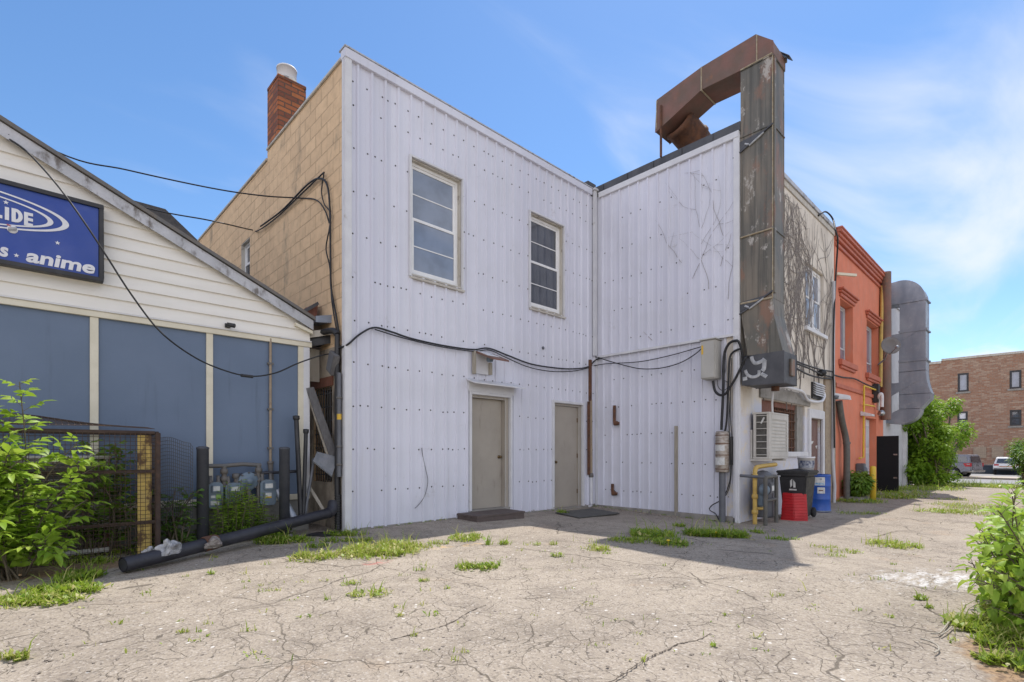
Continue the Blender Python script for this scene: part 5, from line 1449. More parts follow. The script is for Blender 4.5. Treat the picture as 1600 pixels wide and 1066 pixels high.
# fallen black pipe
A_ = Vector((.80, 6.80, .08)); B_ = Vector((3.46, 7.84, .29))
A_ = onG(192, 883, .085); A_.z = .085
B_ = onY(512, 802, 7.80)
FP = thing('fallen_pipe', 'long black pipe lying from the wall gap across the ground', 'pipe', A_)
d = (B_ - A_).normalized()
mb = MB(); mb.tube([A_, A_ + (B_ - A_) * .5 + Vector((0, 0, -.01)), B_], .078, 20, caps=False); mb.tube([A_ + d * .002, A_ + d * .6, B_], .066, 20); mb.build('tube', M['blackpipe'], FP)
mb = MB()
q1 = A_ + (B_ - A_) * .30; mb.lathe(q1, [(.079, 0), (.09, .01), (.09, .16), (.079, .17)], 20, 0, d); mb.build('coupling', M['rust'], FP)
mb = MB(); mb.tube(smooth_path([B_, B_ + d * .09 + Vector((0, 0, .03)), B_ + d * .13 + Vector((.02, .05, .14))], 5), .084, 18); mb.build('elbow', M['blackpipe'], FP)
def crumple(name, label, mt, cen, rad, sq, seed):
    r2 = random.Random(seed); bm = bmesh.new(); bmesh.ops.create_icosphere(bm, subdivisions=4, radius=1)
    ph = [Vector((r2.uniform(-1, 1), r2.uniform(-1, 1), r2.uniform(-1, 1))).normalized() for _ in range(60)]
    am = [r2.uniform(.05, .24) for _ in ph]
    for v in bm.verts:
        n = v.co.normalized(); k = 1
        for p, a in zip(ph, am): k -= a * max(0, n.dot(p) - .80) / .20
        k += r2.uniform(-.03, .03)
        v.co = Vector((n.x * rad * k, n.y * rad * k, max(n.z * rad * sq * k, -rad * sq * .55)))
    me = bpy.data.meshes.new(name); bm.to_mesh(me); bm.free(); me.materials.append(mt)
    o = bpy.data.objects.new(name, me); COL.objects.link(o); o.location = cen; props(o, label, 'plastic bag'); return o
c = A_ + (B_ - A_) * .16
crumple('plastic_bag', 'clear crumpled plastic bag slumped over the fallen pipe', M['bag'], c + Vector((-.02, -.05, .08)), .155, .95, 3)
c = A_ + (B_ - A_) * .335
crumple('plastic_bag', 'dirty grey plastic film tangled around the fallen pipe', M['rag'], c + Vector((.0, -.09, .0)), .15, .62, 5)
c = A_ + (B_ - A_) * .12
crumple('plastic_bag', 'small white plastic scrap behind the end of the fallen pipe', M['bag'], c + Vector((-.05, .12, .03)), .09, .8, 9)

# rusty drum of pipes in the wall gap
XT = X0 - .07
tg = lambda px, py: onX(px, py, XT)
y = tg(527, 600).y
DS = thing('downspout', 'black downspout standing in the gap beside the tan block wall', 'pipe', (XT, y, 0))
zt = tg(527, 523).z
mb = MB(); mb.tube([(XT, y, zt), (XT, y, .55)], .042, 10); mb.build('tube', M['black'], DS)
mb = MB()
for i in range(14): mb.lathe((XT, y - .02, .02 + i * .04), [(.045, 0), (.055, .02), (.045, .04)], 14)
mb.build('ribbed_hose', M['black'], DS)
mb = MB(); mb.tube(smooth_path([(XT, y, zt), (XT - .02, y + .12, zt + .08), (XT - .06, y + .5, zt + .10), (XT - .1, y + .9, zt + .06)]), .05, 10); mb.build('gutter_arm', M['black'], DS)
y2 = tg(531, 650).y
CD = thing('conduit_pipe', 'grey conduit with a yellow tape band at the tan block wall corner', 'pipe', (XT, y2, 0))
mb = MB(); mb.tube([(XT - .01, y2, tg(530, 583).z), (XT - .01, y2, tg(530, 745).z)], .035, 12); mb.build('tube', M['greymetal'], CD)
mb = MB(); mb.lathe((XT - .01, y2, tg(530, 656).z), [(.0365, 0), (.0365, .09)], 14); mb.build('tape_band', M['labelyellow'], CD)
for q in (700, 728, 624):
    mb = MB(); mb.lathe((XT - .01, y2, tg(530, q).z), [(.036, 0), (.045, .01), (.045, .03), (.036, .04)], 12); mb.build('clamp', M['pipe'], CD)
# plastic connection box on the corner
c = tg(524, 568)
JB = thing('connection_box', 'small grey connection box tilted at the tan wall corner', 'box', c)
mb = MB(); mb.obox(c + Vector((-.04, 0, 0)), (.05, 0, 0), (0, -.09, -.06), (0, -.07, .15)); mb.build('case', M['plank'], JB, bevel=.01)
mb = MB(); mb.obox(c + Vector((-.095, 0, 0)), (.004, 0, 0), (0, -.07, -.045), (0, -.055, .12)); mb.build('cover', M['greymetal'], JB)
# junk in the gap between the two buildings
def plank(label, p, q, w, h, mt, up=(0, 1, 0), name='leaning_board', cat='board'):
    mb = MB(); mb.beam(p, q, w, h, up); o = mb.build(name, M[mt], None, bevel=.004, loc=q); props(o, label, cat); return o
YG = 8.10
pg = lambda px, py, Y=YG: onY(px, py, Y)
plank('wide grey board leaning across the gap in front of the grate', pg(484, 606, 8.3), pg(521, 712, 8.0), .13, .03, 'plank')
plank('narrow pale board leaning beside the wide grey board', pg(480, 612, 8.35), pg(512, 712, 8.05), .035, .03, 'palewood')
plank('white bent strip propped low behind the fallen pipe', pg(484, 762, 8.2), pg(509, 803, 7.95), .05, .02, 'palewood')
for lab, a, b, r, mt in (('black steel bar leaning at the blue corner, nearest the wall', (463, 655), (470, 806), .035, 'black'),
                         ('black capped pole leaning between the blue corner and the gap', (478, 676), (474, 806), .03, 'black'),
                         ('thin dark rod slanting across the leaning poles', (490, 722), (476, 806), .022, 'greymetal')):
    p, q = pg(*a, 8.12), pg(*b, 7.98)
    mb = MB(); mb.tube([p, q], r, 10); mb.lathe(p, [(r, -.02), (r * 1.45, 0), (r * 1.45, .05), (0, .06)], 10, 0, (p - q)); o = mb.build('leaning_pole', M[mt], None, loc=q); props(o, lab, 'pole')
p, q = pg(433, 766, 8.1), pg(466, 822, 7.85)
mb = MB(); mb.tube([p, q], .06, 16); o = mb.build('vent_pipe', M['galv'], None, loc=q); props(o, 'short galvanised pipe leaning behind the right bollard', 'pipe')
# shingle sheet held on a frame
a, b, c_, d_ = pg(489, 722, 7.98), pg(495, 708, 8.1), pg(527, 716, 7.95), pg(518, 745, 7.85)
mb = MB(); mb.prism([a, b, c_, d_], (0, -.015, .02)); o = mb.build('shingle_sheet', M['shingle'], None, bevel=.003, loc=a); props(o, 'bent grey shingle sheet resting on the leaning boards', 'sheet')
# collapsed eave corner over the gap
EV = thing('broken_eave', 'broken eave with torn soffit over the gap by the tan block wall', 'eave', (3.55, 8.5, 3.3))
mb = MB(); mb.prism([onY(468, 496, 8.55), onY(497, 473, 8.6), onY(494, 498, 8.55), onY(487, 507, 8.5)], (0, .5, .02)); mb.build('soffit_board', M['brown'], EV, bevel=.004)
mb = MB(); mb.beam(onY(466, 492, 8.5), onY(497, 474, 8.5), .05, .04, (0, 1, 0)); mb.build('rafter_edge', M['darkduct'], EV)
mb = MB(); mb.prism([onY(494, 494, 8.3), onY(527, 492, 8.2), onY(529, 505, 8.2), onY(494, 503, 8.3)], (0, .5, .04)); mb.build('metal_flashing', M['galv'], EV, bevel=.004)
mb = MB(); mb.prism([onY(480, 518, 8.35), onY(527, 514, 8.2), onY(529, 521, 8.2), onY(481, 528, 8.35)], (0, .4, .0)); mb.build('timber', M['jamb'], EV, bevel=.004)
mb = MB(); mb.prism([onY(481, 529, 8.4), onY(524, 523, 8.25), onY(521, 535, 8.25), onY(482, 541, 8.4)], (0, .4, .0)); mb.build('gutter', M['black'], EV, bevel=.01)
mb = MB(); mb.box(3.42, 3.70, 8.62, 8.66, 2.45, 3.0); mb.build('filler_panel', M['jamb'], EV)
# dark tar splash and debris at the foot
p = onG(505, 826)
mb = MB(); r2 = random.Random(4); ring_ = []
for i in range(22):
    a = 2 * math.pi * i / 22; rr = r2.uniform(.75, 1.15); ring_.append(Vector((3.42 + .36 * rr * math.cos(a), 7.66 + .22 * rr * math.sin(a), .006)))
mb.add([Vector((3.42, 7.66, .018))] + ring_, [(0, i + 1, (i + 1) % 22 + 1) for i in range(22)]); o = mb.build('tar_patch', M['blackpipe'], None, recalc=False, loc=(3.42, 7.66, 0)); props(o, 'black tar patch on the ground at the foot of the downspout', 'tar patch')

# ------------------------------------------------------------------ overhead wires and cables on the tan wall
tw = lambda px, py: pt(px, py) + Vector((-.05, 0, 0))
cable('overhead_wire', 'thin overhead wire sagging from behind the gable to the tan wall top bracket',
      [Vector((-1.2, 12, 7.05)), onY(88, 237, 11.0), onY(200, 266, 10.5), onY(330, 294, 10.0), onY(410, 306, 9.6), tw(470, 311), tw(498, 314), tw(512, 330), tw(519, 350)], .012)
cable('overhead_wire', 'lower overhead wire running over the gable roof to the tan wall clamp',
      [Vector((-.5, 14, 6.9)), onY(210, 320, 12.2), onY(330, 345, 11.2), tw(395, 360), tw(408, 361), tw(440, 338), tw(480, 300), tw(511, 271)], .013)
cable('wall_cable', 'thick black cable bending down the tan wall near the corner trim',
      [tw(411, 355), tw(445, 330), tw(485, 290), tw(505, 281), tw(516, 292), tw(520, 330), tw(521, 400), tw(522, 450), tw(529, 490), tw(534, 520)], .017)
cable('wall_cable', 'thin black cable wandering down the tan wall beside the thick one',
      [tw(511, 271), tw(507, 300), tw(511, 320), tw(521, 335), tw(519, 360), tw(514, 390), tw(520, 420), tw(523, 470), tw(531, 520), tw(535, 543)], .011)
oL = Vector((0, -.04, 0))
def plw(px, py, o=.05): return onY(px, py, YBL - o)
cable('overhead_wire', 'long black wire strung from the gable peak across the blue panels to the tan wall',
      [plw(15, 218, .12), plw(45, 240, .2), plw(90, 290, .45), plw(130, 345, .55), plw(165, 398, .55), plw(205, 460, .5), plw(250, 518, .45), plw(300, 556, .40), plw(345, 577, .36), plw(390, 588, .34), plw(430, 583, .34), plw(465, 568, .38), onY(500, 556, 7.9), tw(524, 553)], .011)
q = plw(386, 588, .34)
mb = MB(); mb.tube([q + Vector((-.08, 0, .005)), q + Vector((.08, 0, 0))], .022, 8); o = mb.build('splice_sleeve', M['black'], None, loc=q); props(o, 'short black splice sleeve on the wire hung across the blue panels', 'sleeve')
for i, (px, py) in enumerate(((14, 218), )):
    p = pl(px, py); mb = MB(); mb.lathe((p.x, YBL - .02, p.z), [(.03, 0), (.03, .04), (.02, .06), (.035, .08), (0, .11)], 12, 0, (0, -1, 0)); o = mb.build('wire_insulator', M['pipe'], None, loc=p); props(o, 'small wire insulator screwed to the clapboards near the gable peak', 'insulator')

# ------------------------------------------------------------------ rusty cage with condenser
cxr, cyf = onG(242, 866).x, onG(242, 866).y
CX0, CX1, CY0, CY1, CZ = -1.35, cxr, cyf, YBL - .08, 1.49
CG = thing('wire_cage', 'rusty wire mesh cage around an outdoor condenser with a crumpled lid', 'cage', ((CX0 + CX1) / 2, CY0, 0))
def bar(name, p, q, w=.04, mt='cagerust'):
    mb = MB(); mb.beam(p, q, w, w, (0, 1, 0) if abs(p[2] - q[2]) > .5 else (0, 0, 1)); return mb.build(name, M[mt], CG, bevel=.004)
for x in (CX0, CX1 + .03):
    for y in (CY0, CY1): bar('post', (x, y, -.02), (x, y, CZ), .05)
for z in (CZ, 1.02 - .0, .40):
    bar('rail', (CX0 + .03, CY0, z), (CX1, CY0, z), .04)
    bar('rail', (CX1 + .03, CY0 + .03, z), (CX1 + .03, CY1 - .03, z), .035)
bar('rail', (CX0 + .03, CY1, CZ), (CX1, CY1, CZ), .035)
mb = MB(); mb.box(CX1 - .17, CX1 - .03, CY0 + .03, CY0 + .05, .02, CZ - .03); mb.build('yellow_board', M['yellowrust'], CG, bevel=.003)
bar('rail', (CX1 - .45, CY0 + .01, .0), (CX1 - .45, CY0 + .01, .42), .035)
def wiregrid(mb, f, nu, nv, r=.0035):
    for i in range(nu + 1):
        mb.tube([f(i / nu, j / 8) for j in range(9)], r, 3, caps=False, smooth=False)
    for j in range(nv + 1):
        mb.tube([f(i / 12, j / nv) for i in range(13)], r, 3, caps=False, smooth=False)
mb = MB(); wiregrid(mb, lambda u, v: Vector((CX0 + (CX1 - CX0) * u, CY0 - .025, .01 + (CZ - .02) * v)), 52, 30); mb.build('front_mesh', M['mesh'], CG, recalc=False)
mb = MB(); wiregrid(mb, lambda u, v: Vector((CX1 + .058, CY0 + (CY1 - CY0) * u, .01 + (CZ - .02) * v)), 14, 30); mb.build('side_mesh', M['mesh'], CG, recalc=False)
def lid(u, v):
    x = CX0 + .1 + (CX1 - CX0 - .1) * u
    return Vector((x, CY0 + .02 + (CY1 - CY0) * v * .9, CZ + .05 + .22 * (1 - u) ** 1.2 * (.35 + .65 * v) + .05 * math.sin(u * 9 + v * 3) * (1 - u) + .04 * v))
mb = MB(); wiregrid(mb, lid, 46, 12); mb.build('lid_mesh', M['mesh'], CG, recalc=False)
def flap(u, v):
    e = onY(247 + 58 * u, 0, CY0 + .05); x = e.x
    return Vector((x, CY0 + .03 + .16 * math.sin(u * 2.0), .42 + (1.00 - .02 * u - .05 * (u > .95)) * v + .03 * math.sin(u * 5)))
FM = MB(); wiregrid(FM, flap, 17, 22); o = FM.build('mesh_flap', M['meshgrey'], CG, recalc=False)
a, b = onY(48, 717, 7.95), onY(170, 812, 7.95)
CU = thing('condenser_unit', 'beige slatted condenser unit standing inside the rusty wire cage', 'condenser', ((a.x + b.x) / 2, 8.05, 0))
mb = MB(); mb.box(a.x - .5, b.x, 7.92, 8.22, .40, 1.17); mb.build('case', M['acgrey'], CU, bevel=.012)
mb = MB(); mb.box(a.x - .52, b.x + .02, 7.90, 8.23, 1.172, 1.21); mb.build('top_panel', M['acwhite'], CU, bevel=.006)
mb = MB(); mb.box(a.x - .45, b.x - .18, 7.905, 7.918, .46, 1.12); mb.build('coil', M['acdark'], CU)
for i in range(9):
    z = .49 + i * .072; mb = MB(); mb.obox((a.x / 2 - .225 + (b.x - .18) / 2, 7.895, z), ((b.x - .18 - a.x + .45) / 2, 0, 0), (0, .012, -.012), (0, .003, .003)); mb.build('slat', M['acgrey'], CU)
mb = MB(); mb.box(a.x - .5, b.x + .01, 7.93, 8.0, .33, .398); mb.box(a.x - .5, b.x + .0, 7.88, 7.95, .05, .10); mb.build('stand_rail', M['acwhite'], CU, bevel=.004)
for x in (a.x - .4, b.x - .04):
    mb = MB(); mb.box(x, x + .04, 7.94, 8.2, -.02, .33); mb.build('leg', M['rust'], CU)

# ------------------------------------------------------------------ alley wall: air conditioner, meter, bins, drum
ax0, ax1, ay0, ay1, az0, az1 = 10.76, 11.84, 3.85, 4.16, 1.16, 2.05
AC = thing('air_conditioner', 'cream air conditioner on a wall bracket below the square duct', 'air conditioner', (11.3, 4.0, az0))
mb = MB(); mb.box(ax0 + .03, ax1, ay0 + .02, ay1, az0, az1 - .03); mb.build('case', M['acdark'], AC)
mb = MB(); mb.box(ax0, ax1 + .02, ay0, ay1 + .02, az1 - .028, az1 + .01); mb.build('top_panel', M['acwhite'], AC, bevel=.008)
mb = MB(); mb.box(ax0 + .0, ax1 + .01, ay0 + .0, ay1 + .01, az0 - .04, az0 - .002); mb.build('base_pan', M['acwhite'], AC, bevel=.006)
mb = MB(); mb.box(ax0, ax0 + .13, ay0, ay0 + .05, az0, az1 - .03); mb.box(ax1 - .1, ax1 + .01, ay0, ay0 + .05, az0, az1 - .03); mb.box(ax0 + .132, ax1 - .102, ay0, ay0 + .05, az0, az0 + .10); mb.box(ax0 + .132, ax1 - .102, ay0, ay0 + .05, az1 - .13, az1 - .03)
mb.box(ax0, ax0 + .05, ay1 - .05, ay1, az0, az1 - .03); mb.build('front_frame', M['acwhite'], AC, bevel=.004)
mb = MB(); mb.box(ax0 + .14, ax1 - .11, ay0 + .012, ay0 + .018, az0 + .1, az1 - .13); mb.build('front_panel', M['acwhite'], AC)
n = 9
for i in range(n + 1):
    z = az0 + .11 + i * (az1 - az0 - .26) / n; mb = MB(); mb.box(ax0 + .135, ax1 - .105, ay0 + .003, ay0 + .011, z, z + .018); mb.build('grille_bar', M['box'], AC)
for i in range(7):
    z = az0 + .04 + i * (az1 - az0 - .1) / 6; mb = MB(); mb.tube([(ax0 + .01, ay0 + .05, z), (ax0 + .01, ay1 - .05, z)], .008, 6); mb.build('grille_bar', M['acwhite'], AC)
mb = MB(); mb.beam((ax0 + .008, ay0 + .10, az1 - .10), (ax0 + .008, ay0 + .16, az1 - .22), .03, .01, (1, 0, 0)); mb.build('sticker', M['labelwhite'], AC)
for x in (ax0 + .02, ax1 - .25):
    mb = MB(); mb.box(x, x + .05, ay0 - .03, YC - .002, az0 - .085, az0 - .042); mb.box(x, x + .05, YC - .045, YC - .004, az0 - .041, az0 + .55 if x < 11 else az0 - .04 + .4); mb.build('bracket', M['acwhite'], AC, bevel=.004)
# yellow gas riser and its meter
YP = thing('gas_pipe', 'yellow gas pipe rising under the air conditioner', 'pipe', (10.9, 3.95, -.15))
yx = onY(1179.5, 760, 3.95).x
mb = MB(); mb.tube(smooth_path([(yx + 1.0, 3.92, az0 - .16), (yx + .2, 3.94, az0 - .19), (yx + .03, 3.95, az0 - .24), (yx, 3.95, az0 - .42), (yx, 3.95, .3), (yx, 3.95, -.2)], 5), .042, 12); mb.build('tube', M['yellow'], YP)
for z in (az0 - .42, .35, .05):
    mb = MB(); mb.lathe((yx, 3.95, z), [(.042, 0), (.058, .01), (.058, .08), (.042, .09)], 12); mb.build('coupling', M['yellow'], YP)
mb = MB(); mb.tube(smooth_path([(yx, 3.93, .16), (yx + .25, 3.88, .16), (yx + .33, 3.87, .22), (yx + .34, 3.87, .42)], 5), .032, 10); mb.build('branch', M['yellow'], YP)
MT = thing('gas_meter', 'grey gas meter beside the yellow pipe inside a tubular guard', 'gas meter', (yx + .2, 3.8, .3))
mb = MB(); mb.lathe((yx + .10, 3.86, .52), [(0, 0), (.09, .0), (.12, .04), (.12, .07), (.07, .13), (0, .14)], 22, 0, (-.3, -.9, .1)); mb.build('regulator_disc', M['meter'], MT)
mb = MB(); mb.box(yx + .05, yx + .25, 3.80, 3.95, .20, .46); mb.build('case', M['meter'], MT, bevel=.03)
mb = MB(); mb.box(yx + .24, yx + .42, 3.74, 3.86, .44, .66); ib = mb.build('index_box', M['greymetal'], MT, bevel=.02)
mb = MB(); mb.box(yx + .28, yx + .39, 3.731, 3.738, .50, .60); mb.build('dial', M['labelwhite'], ib)
mb = MB(); mb.lathe((yx + .55, 4.0, -.05), [(0, 0), (.17, 0), (.19, .04), (.19, .75), (.15, .88), (.06, .93), (0, .94)], 24); mb.build('tank', M['greymetal'], MT)
GF = thing('pipe_guard', 'grey tubular guard frame standing around the gas meter', 'guard rail', (11.0, 3.5, -.15))
gx_, gy_ = onG(1196, 822).x, onG(1196, 822).y
gx2 = gx_ + .62; gzt = onY(1196, 746, gy_).z
for (x, y) in ((gx_, gy_), (gx2, gy_ + .02)):
    mb = MB(); mb.tube([(x, y, -.2), (x, y, gzt)], .036, 12); mb.build('post', M['drain'], GF)
mb = MB(); mb.tube([(gx_ - .02, gy_, gzt), (gx2 + .02, gy_ + .02, gzt)], .034, 12); mb.build('rail', M['drain'], GF)
mb = MB(); mb.tube([(gx_, gy_, gzt * .42), (gx2, gy_ + .02, gzt * .42)], .028, 12); mb.build('rail', M['drain'], GF)
mb = MB(); mb.tube([(gx_, gy_, gzt), (gx_ - .02, YC, gzt + .02)], .03, 12); mb.build('rail', M['greymetal'], GF)
mb = MB(); mb.tube([(gx2, gy_, gzt), (gx2, YC, gzt)], .03, 12); mb.build('rail', M['drain'], GF)
# wheelie bin
bf = onG(1246, 812)   # near lower corner
BN = thing('wheelie_bin', 'black wheeled garbage bin with its lid shut behind the red tub', 'bin', (11.9, 3.7, gz(11.9, 3.7)))
bz = -.13; bx0, bx1, by0, by1 = 11.6, 12.22, 3.43, 3.96; bt = .82
def frust(mb, x0, x1, y0, y1, z0, z1, e, m=0):
    vs = [(x0 + e, y0 + e, z0), (x1 - e, y0 + e, z0), (x1 - e, y1 - e, z0), (x0 + e, y1 - e, z0), (x0, y0, z1), (x1, y0, z1), (x1, y1, z1), (x0, y1, z1)]
    mb.add(vs, [(3, 2, 1, 0), (4, 5, 6, 7), (0, 1, 5, 4), (1, 2, 6, 5), (2, 3, 7, 6), (3, 0, 4, 7)], m)
mb = MB(); frust(mb, bx0, bx1, by0, by1, bz + .03, bt - .06, .07); mb.build('body', M['binblack'], BN, bevel=.025)
mb = MB(); frust(mb, bx0 - .03, bx1 + .03, by0 - .03, by1 + .03, bt - .058, bt - .01, -.0); mb.build('rim', M['binblack'], BN, bevel=.012)
mb = MB(); frust(mb, bx0 - .05, bx1 + .04, by0 - .05, by1 + .04, bt - .008, bt + .05, -.0); mb.add([(bx0, by0, bt + .051), (bx1, by0, bt + .051), (bx1, by1, bt + .051), (bx0, by1, bt + .051), ((bx0 + bx1) / 2, (by0 + by1) / 2, bt + .09)], [(0, 1, 4), (1, 2, 4), (2, 3, 4), (3, 0, 4)]); ld = mb.build('lid', M['binblack'], BN, bevel=.015)
mb = MB(); mb.tube([(bx1 + .05, by0 + .1, bt - .03), (bx1 + .12, by0 + .1, bt), (bx1 + .12, by1 - .1, bt), (bx1 + .05, by1 - .1, bt - .03)], .016, 8); mb.build('handle', M['binblack'], BN)
for y in (by0 + .04, by1 - .04):
    mb = MB(); mb.lathe((bx1 - .02, y - .03, bz + .11), [(0, 0), (.09, 0), (.105, .01), (.105, .05), (.09, .06), (0, .06)], 20, 0, (0, 1, 0)); mb.build('wheel', M['tyre'], BN)
mb = MB(); yy = lambda z: 0
ex = bx0 + .045
for pts in ([(3.50, .42), (3.50, .56), (3.46, .60), (3.46, .46)], [(3.44, .42), (3.44, .58), (3.40, .52), (3.40, .42)], [(3.52, .36), (3.52, .39), (3.38, .39), (3.38, .36)]):
    mb.prism([(bx0 - .002 + (.72 - z) * .07, y + .24, z + .10) for y, z in pts], (-.006, 0, 0))
mb.build('emblem', M['labelwhite'], BN)
# bucket on the bin
bk = Vector((12.08, 3.58, bt + .055))
BK = thing('bucket', 'white bucket with a navy printed label on the garbage bin lid', 'bucket', bk)
mb = MB(); mb.lathe(bk, [(0, 0), (.145, 0), (.16, .25), (.172, .25), (.172, .275), (.165, .28), (0, .285)], 26); mb.build('tub', M['white'], BK)
mb = MB(); n = 15; vs = []
for i in range(n):
    an = math.pi * .75 + math.pi * .85 * i / (n - 1)
    vs += [bk + Vector((.152 * math.cos(an), .152 * math.sin(an), .05)), bk + Vector((.1605 * math.cos(an), .1605 * math.sin(an), .20))]
mb.add(vs, [(2 * i, 2 * i + 2, 2 * i + 3, 2 * i + 1) for i in range(n - 1)]); mb.build('printed_label', M['navy'], BK, recalc=False)
# red tub, standing on end
ra, rb_ = onG(1220, 812), onG(1262, 814.5)
RT = thing('plastic_tub', 'red ribbed plastic recycling tub tipped on end before the black bin', 'tub', (ra + rb_) / 2)
rh = onG(1220, 812); zt = CAM_H - (770 - 707) / 804.0 * (rh.dot(FWD))
u_ = (rb_ - ra); u_.z = 0; L = u_.length; u_.normalize(); w_ = Vector((-u_.y, u_.x, 0)); z0 = ra.z
def rp(a, b, c): return Vector((ra.x, ra.y, z0)) + u_ * a + w_ * b + Vector((0, 0, c))
H = zt - z0
mb = MB()
fr = [rp(0, 0, 0), rp(L * .52, -.06, 0), rp(L, .05, .0), rp(L * .95, .09, H), rp(L * .46, .0, H * .98), rp(.03, .06, H)]
bkp = [p + w_ * .36 for p in fr]
mb.add(fr + bkp, [(0, 1, 4, 5), (1, 2, 3, 4), (5, 4, 10, 11), (4, 3, 9, 10), (0, 6, 7, 1), (1, 7, 8, 2), (0, 5, 11, 6), (2, 8, 9, 3), (6, 11, 10, 7), (7, 10, 9, 8)]); mb.build('body', M['red'], RT, bevel=.012)
for k in range(9):
    f = (k + .7) / 9.6
    mb = MB(); p = fr[0].lerp(fr[5], f); q = fr[1].lerp(fr[4], f); mb.tube([p - w_ * .004, q - w_ * .004], .007, 6); p2 = fr[2].lerp(fr[3], f); mb.tube([q - w_ * .004, p2 - w_ * .004], .007, 6); mb.build('rib', M['red'], RT)
mb = MB(); mb.tube([fr[0] - w_ * .01, fr[1] - w_ * .015, fr[2] - w_ * .01], .016, 8); mb.build('rim', M['red'], RT)
# blue drum
db = onG(1289, 801); dd_ = db + FWD * .27; dr = .265
dzt = CAM_H - (741 - 707) / 804.0 * (dd_.dot(FWD))
DM = thing('drum', 'blue plastic drum with white paper labels beside the brown door', 'drum', (dd_.x, dd_.y, db.z))
h = dzt - db.z
mb = MB(); mb.lathe((dd_.x, dd_.y, db.z), [(0, .0), (dr * .96, 0), (dr, .03), (dr, .05), (dr * .97, .06), (dr * .97, h * .33), (dr, h * .345), (dr * .97, h * .36), (dr * .98, h * .68), (dr * 1.01, h * .695), (dr * .98, h * .71), (dr * .98, h - .05), (dr, h - .04), (dr, h - .01), (dr * .93, h), (dr * .92, h - .02), (0, h - .02)], 40); dm = mb.build('body', M['drum'], DM)
mb = MB(); mb.lathe((dd_.x, dd_.y, db.z + .012), [(dr * 1.0, 0), (dr * 1.03, .004), (dr * 1.03, .022), (dr * 1.0, .026)], 40); mb.build('base_ring', M['galv'], DM)
def curved_label(mt, a0, a1, z0_, z1_):
    mb = MB(); n = 9; vs = []
    for i in range(n):
        an = a0 + (a1 - a0) * i / (n - 1); rr = dr * .985 + .003
        vs += [(dd_.x + rr * math.cos(an), dd_.y + rr * math.sin(an), z0_), (dd_.x + rr * math.cos(an), dd_.y + rr * math.sin(an), z1_)]
    mb.add(vs, [(2 * i, 2 * i + 2, 2 * i + 3, 2 * i + 1) for i in range(n - 1)]); return mb.build('paper_label', M[mt], DM, recalc=False)
cam_an = math.atan2(-dd_.y, -dd_.x)
curved_label('labelwhite', cam_an - .25, cam_an + .55, db.z + h * .715, db.z + h * .93); curved_label('labelwhite', cam_an - .05, cam_an + .55, db.z + h * .50, db.z + h * .66)
dr += .002; curved_label('labelblue', cam_an - .2, cam_an + .5, db.z + h * .73, db.z + h * .78); curved_label('navy', cam_an + .12, cam_an + .3, db.z + h * .86, db.z + h * .90); curved_label('rust', cam_an + .05, cam_an + .4, db.z + h * .565, db.z + h * .59); dr -= .002
# white hose under the duct, vertical pipe at the pier
def cw(px, py, o=.06): return onY(px, py, YC - o)
pipe_thing('drain_hose', 'white hose curving from the duct bottom round the louvred vent', 'hose', smooth_path([cw(1206, 605, .3), cw(1222, 604, .3), cw(1240, 608, .2), cw(1254, 613, .15), cw(1261, 624, .12), cw(1272, 628, .12), cw(1284, 627, .12), cw(1288, 619, .1), cw(1286, 612, .06)]), .035, 'white')
pipe_thing('drip_pipe', 'short rusty drip pipe below the duct above the air conditioner', 'pipe', [cw(1211.5, 599, .5), cw(1211.5, 611, .5)], .075, 'rust')
pipe_thing('condensate_pipe', 'thin white pipe from the drip pipe to the air conditioner', 'pipe', [cw(1208, 610, .42), cw(1206.5, 630, .4), cw(1207, 645, .38)], .02, 'white', 8)
xq = cw(1302, 500).x
pipe_thing('conduit_pipe', 'tall grey conduit on the seam between stucco and terracotta walls', 'pipe', [cw(1302.5, 440, .08), cw(1301.5, 600, .08), cw(1301, 720, .08), cw(1304, 760, .1), cw(1303, 790, .1)], .045, 'whitewall')
cable('wall_cable', 'black cable looping over the parapet down the terracotta wall edge',
      [cw(1279, 337, .05), cw(1290, 331, .1), cw(1301, 342, .15), cw(1306, 362, .34), cw(1309, 378, .3), cw(1306, 430, .12), cw(1303, 500, .12), cw(1302, 560, .12), cw(1303, 640, .14), cw(1304, 700, .14)], .022)
for i, (a, b, c_) in enumerate(((560, 575, 0), (564, 582, -2), (570, 588, 2))):
    cable('wall_cable', ('upper', 'middle', 'lower')[i] + ' of three black cables slanting from the duct to the terracotta seam',
          [cw(1238, a + 2, .5), cw(1262, (a + b) / 2 + c_ + 4, .3), cw(1284, b + 3, .12), cw(1302, b + 6 - c_, .1)], .020)
cable('wall_cable', 'black cable swagging along the terracotta wall above the yellow pipe',
      [cw(1302, 586, .12), cw(1318, 590, .1), cw(1335, 592, .1), cw(1352, 600, .1), cw(1368, 606, .1), cw(1376, 604, .1)], .022)
c = cw(1284, 583, .1)
crumpled = MB(); crumpled.lathe(c, [(0, -.1), (.09, -.06), (.12, 0), (.08, .07), (0, .1)], 10); o = crumpled.build('cable_bundle', M['cable'], None, loc=c); props(o, 'lumpy knot of black cable between stucco wall and terracotta seam', 'cable')
c = cw(1316, 620, .25)
LP = thing('wall_lamp', 'white hooded wall lamp at the seam of stucco and terracotta walls', 'lamp', c)
mb = MB(); mb.prism([c + Vector((-.16, .2, .10)), c + Vector((.0, -.12, .02)), c + Vector((.0, -.14, -.06)), c + Vector((-.16, .2, -.04))], (.24, .0, 0)); mb.build('hood', M['white'], LP, bevel=.02)
mb = MB(); mb.lathe(c + Vector((-.16, .12, -.02)), [(0, -.05), (.07, -.04), (.08, .04), (0, .06)], 12); mb.build('sensor', M['greymetal'], LP)
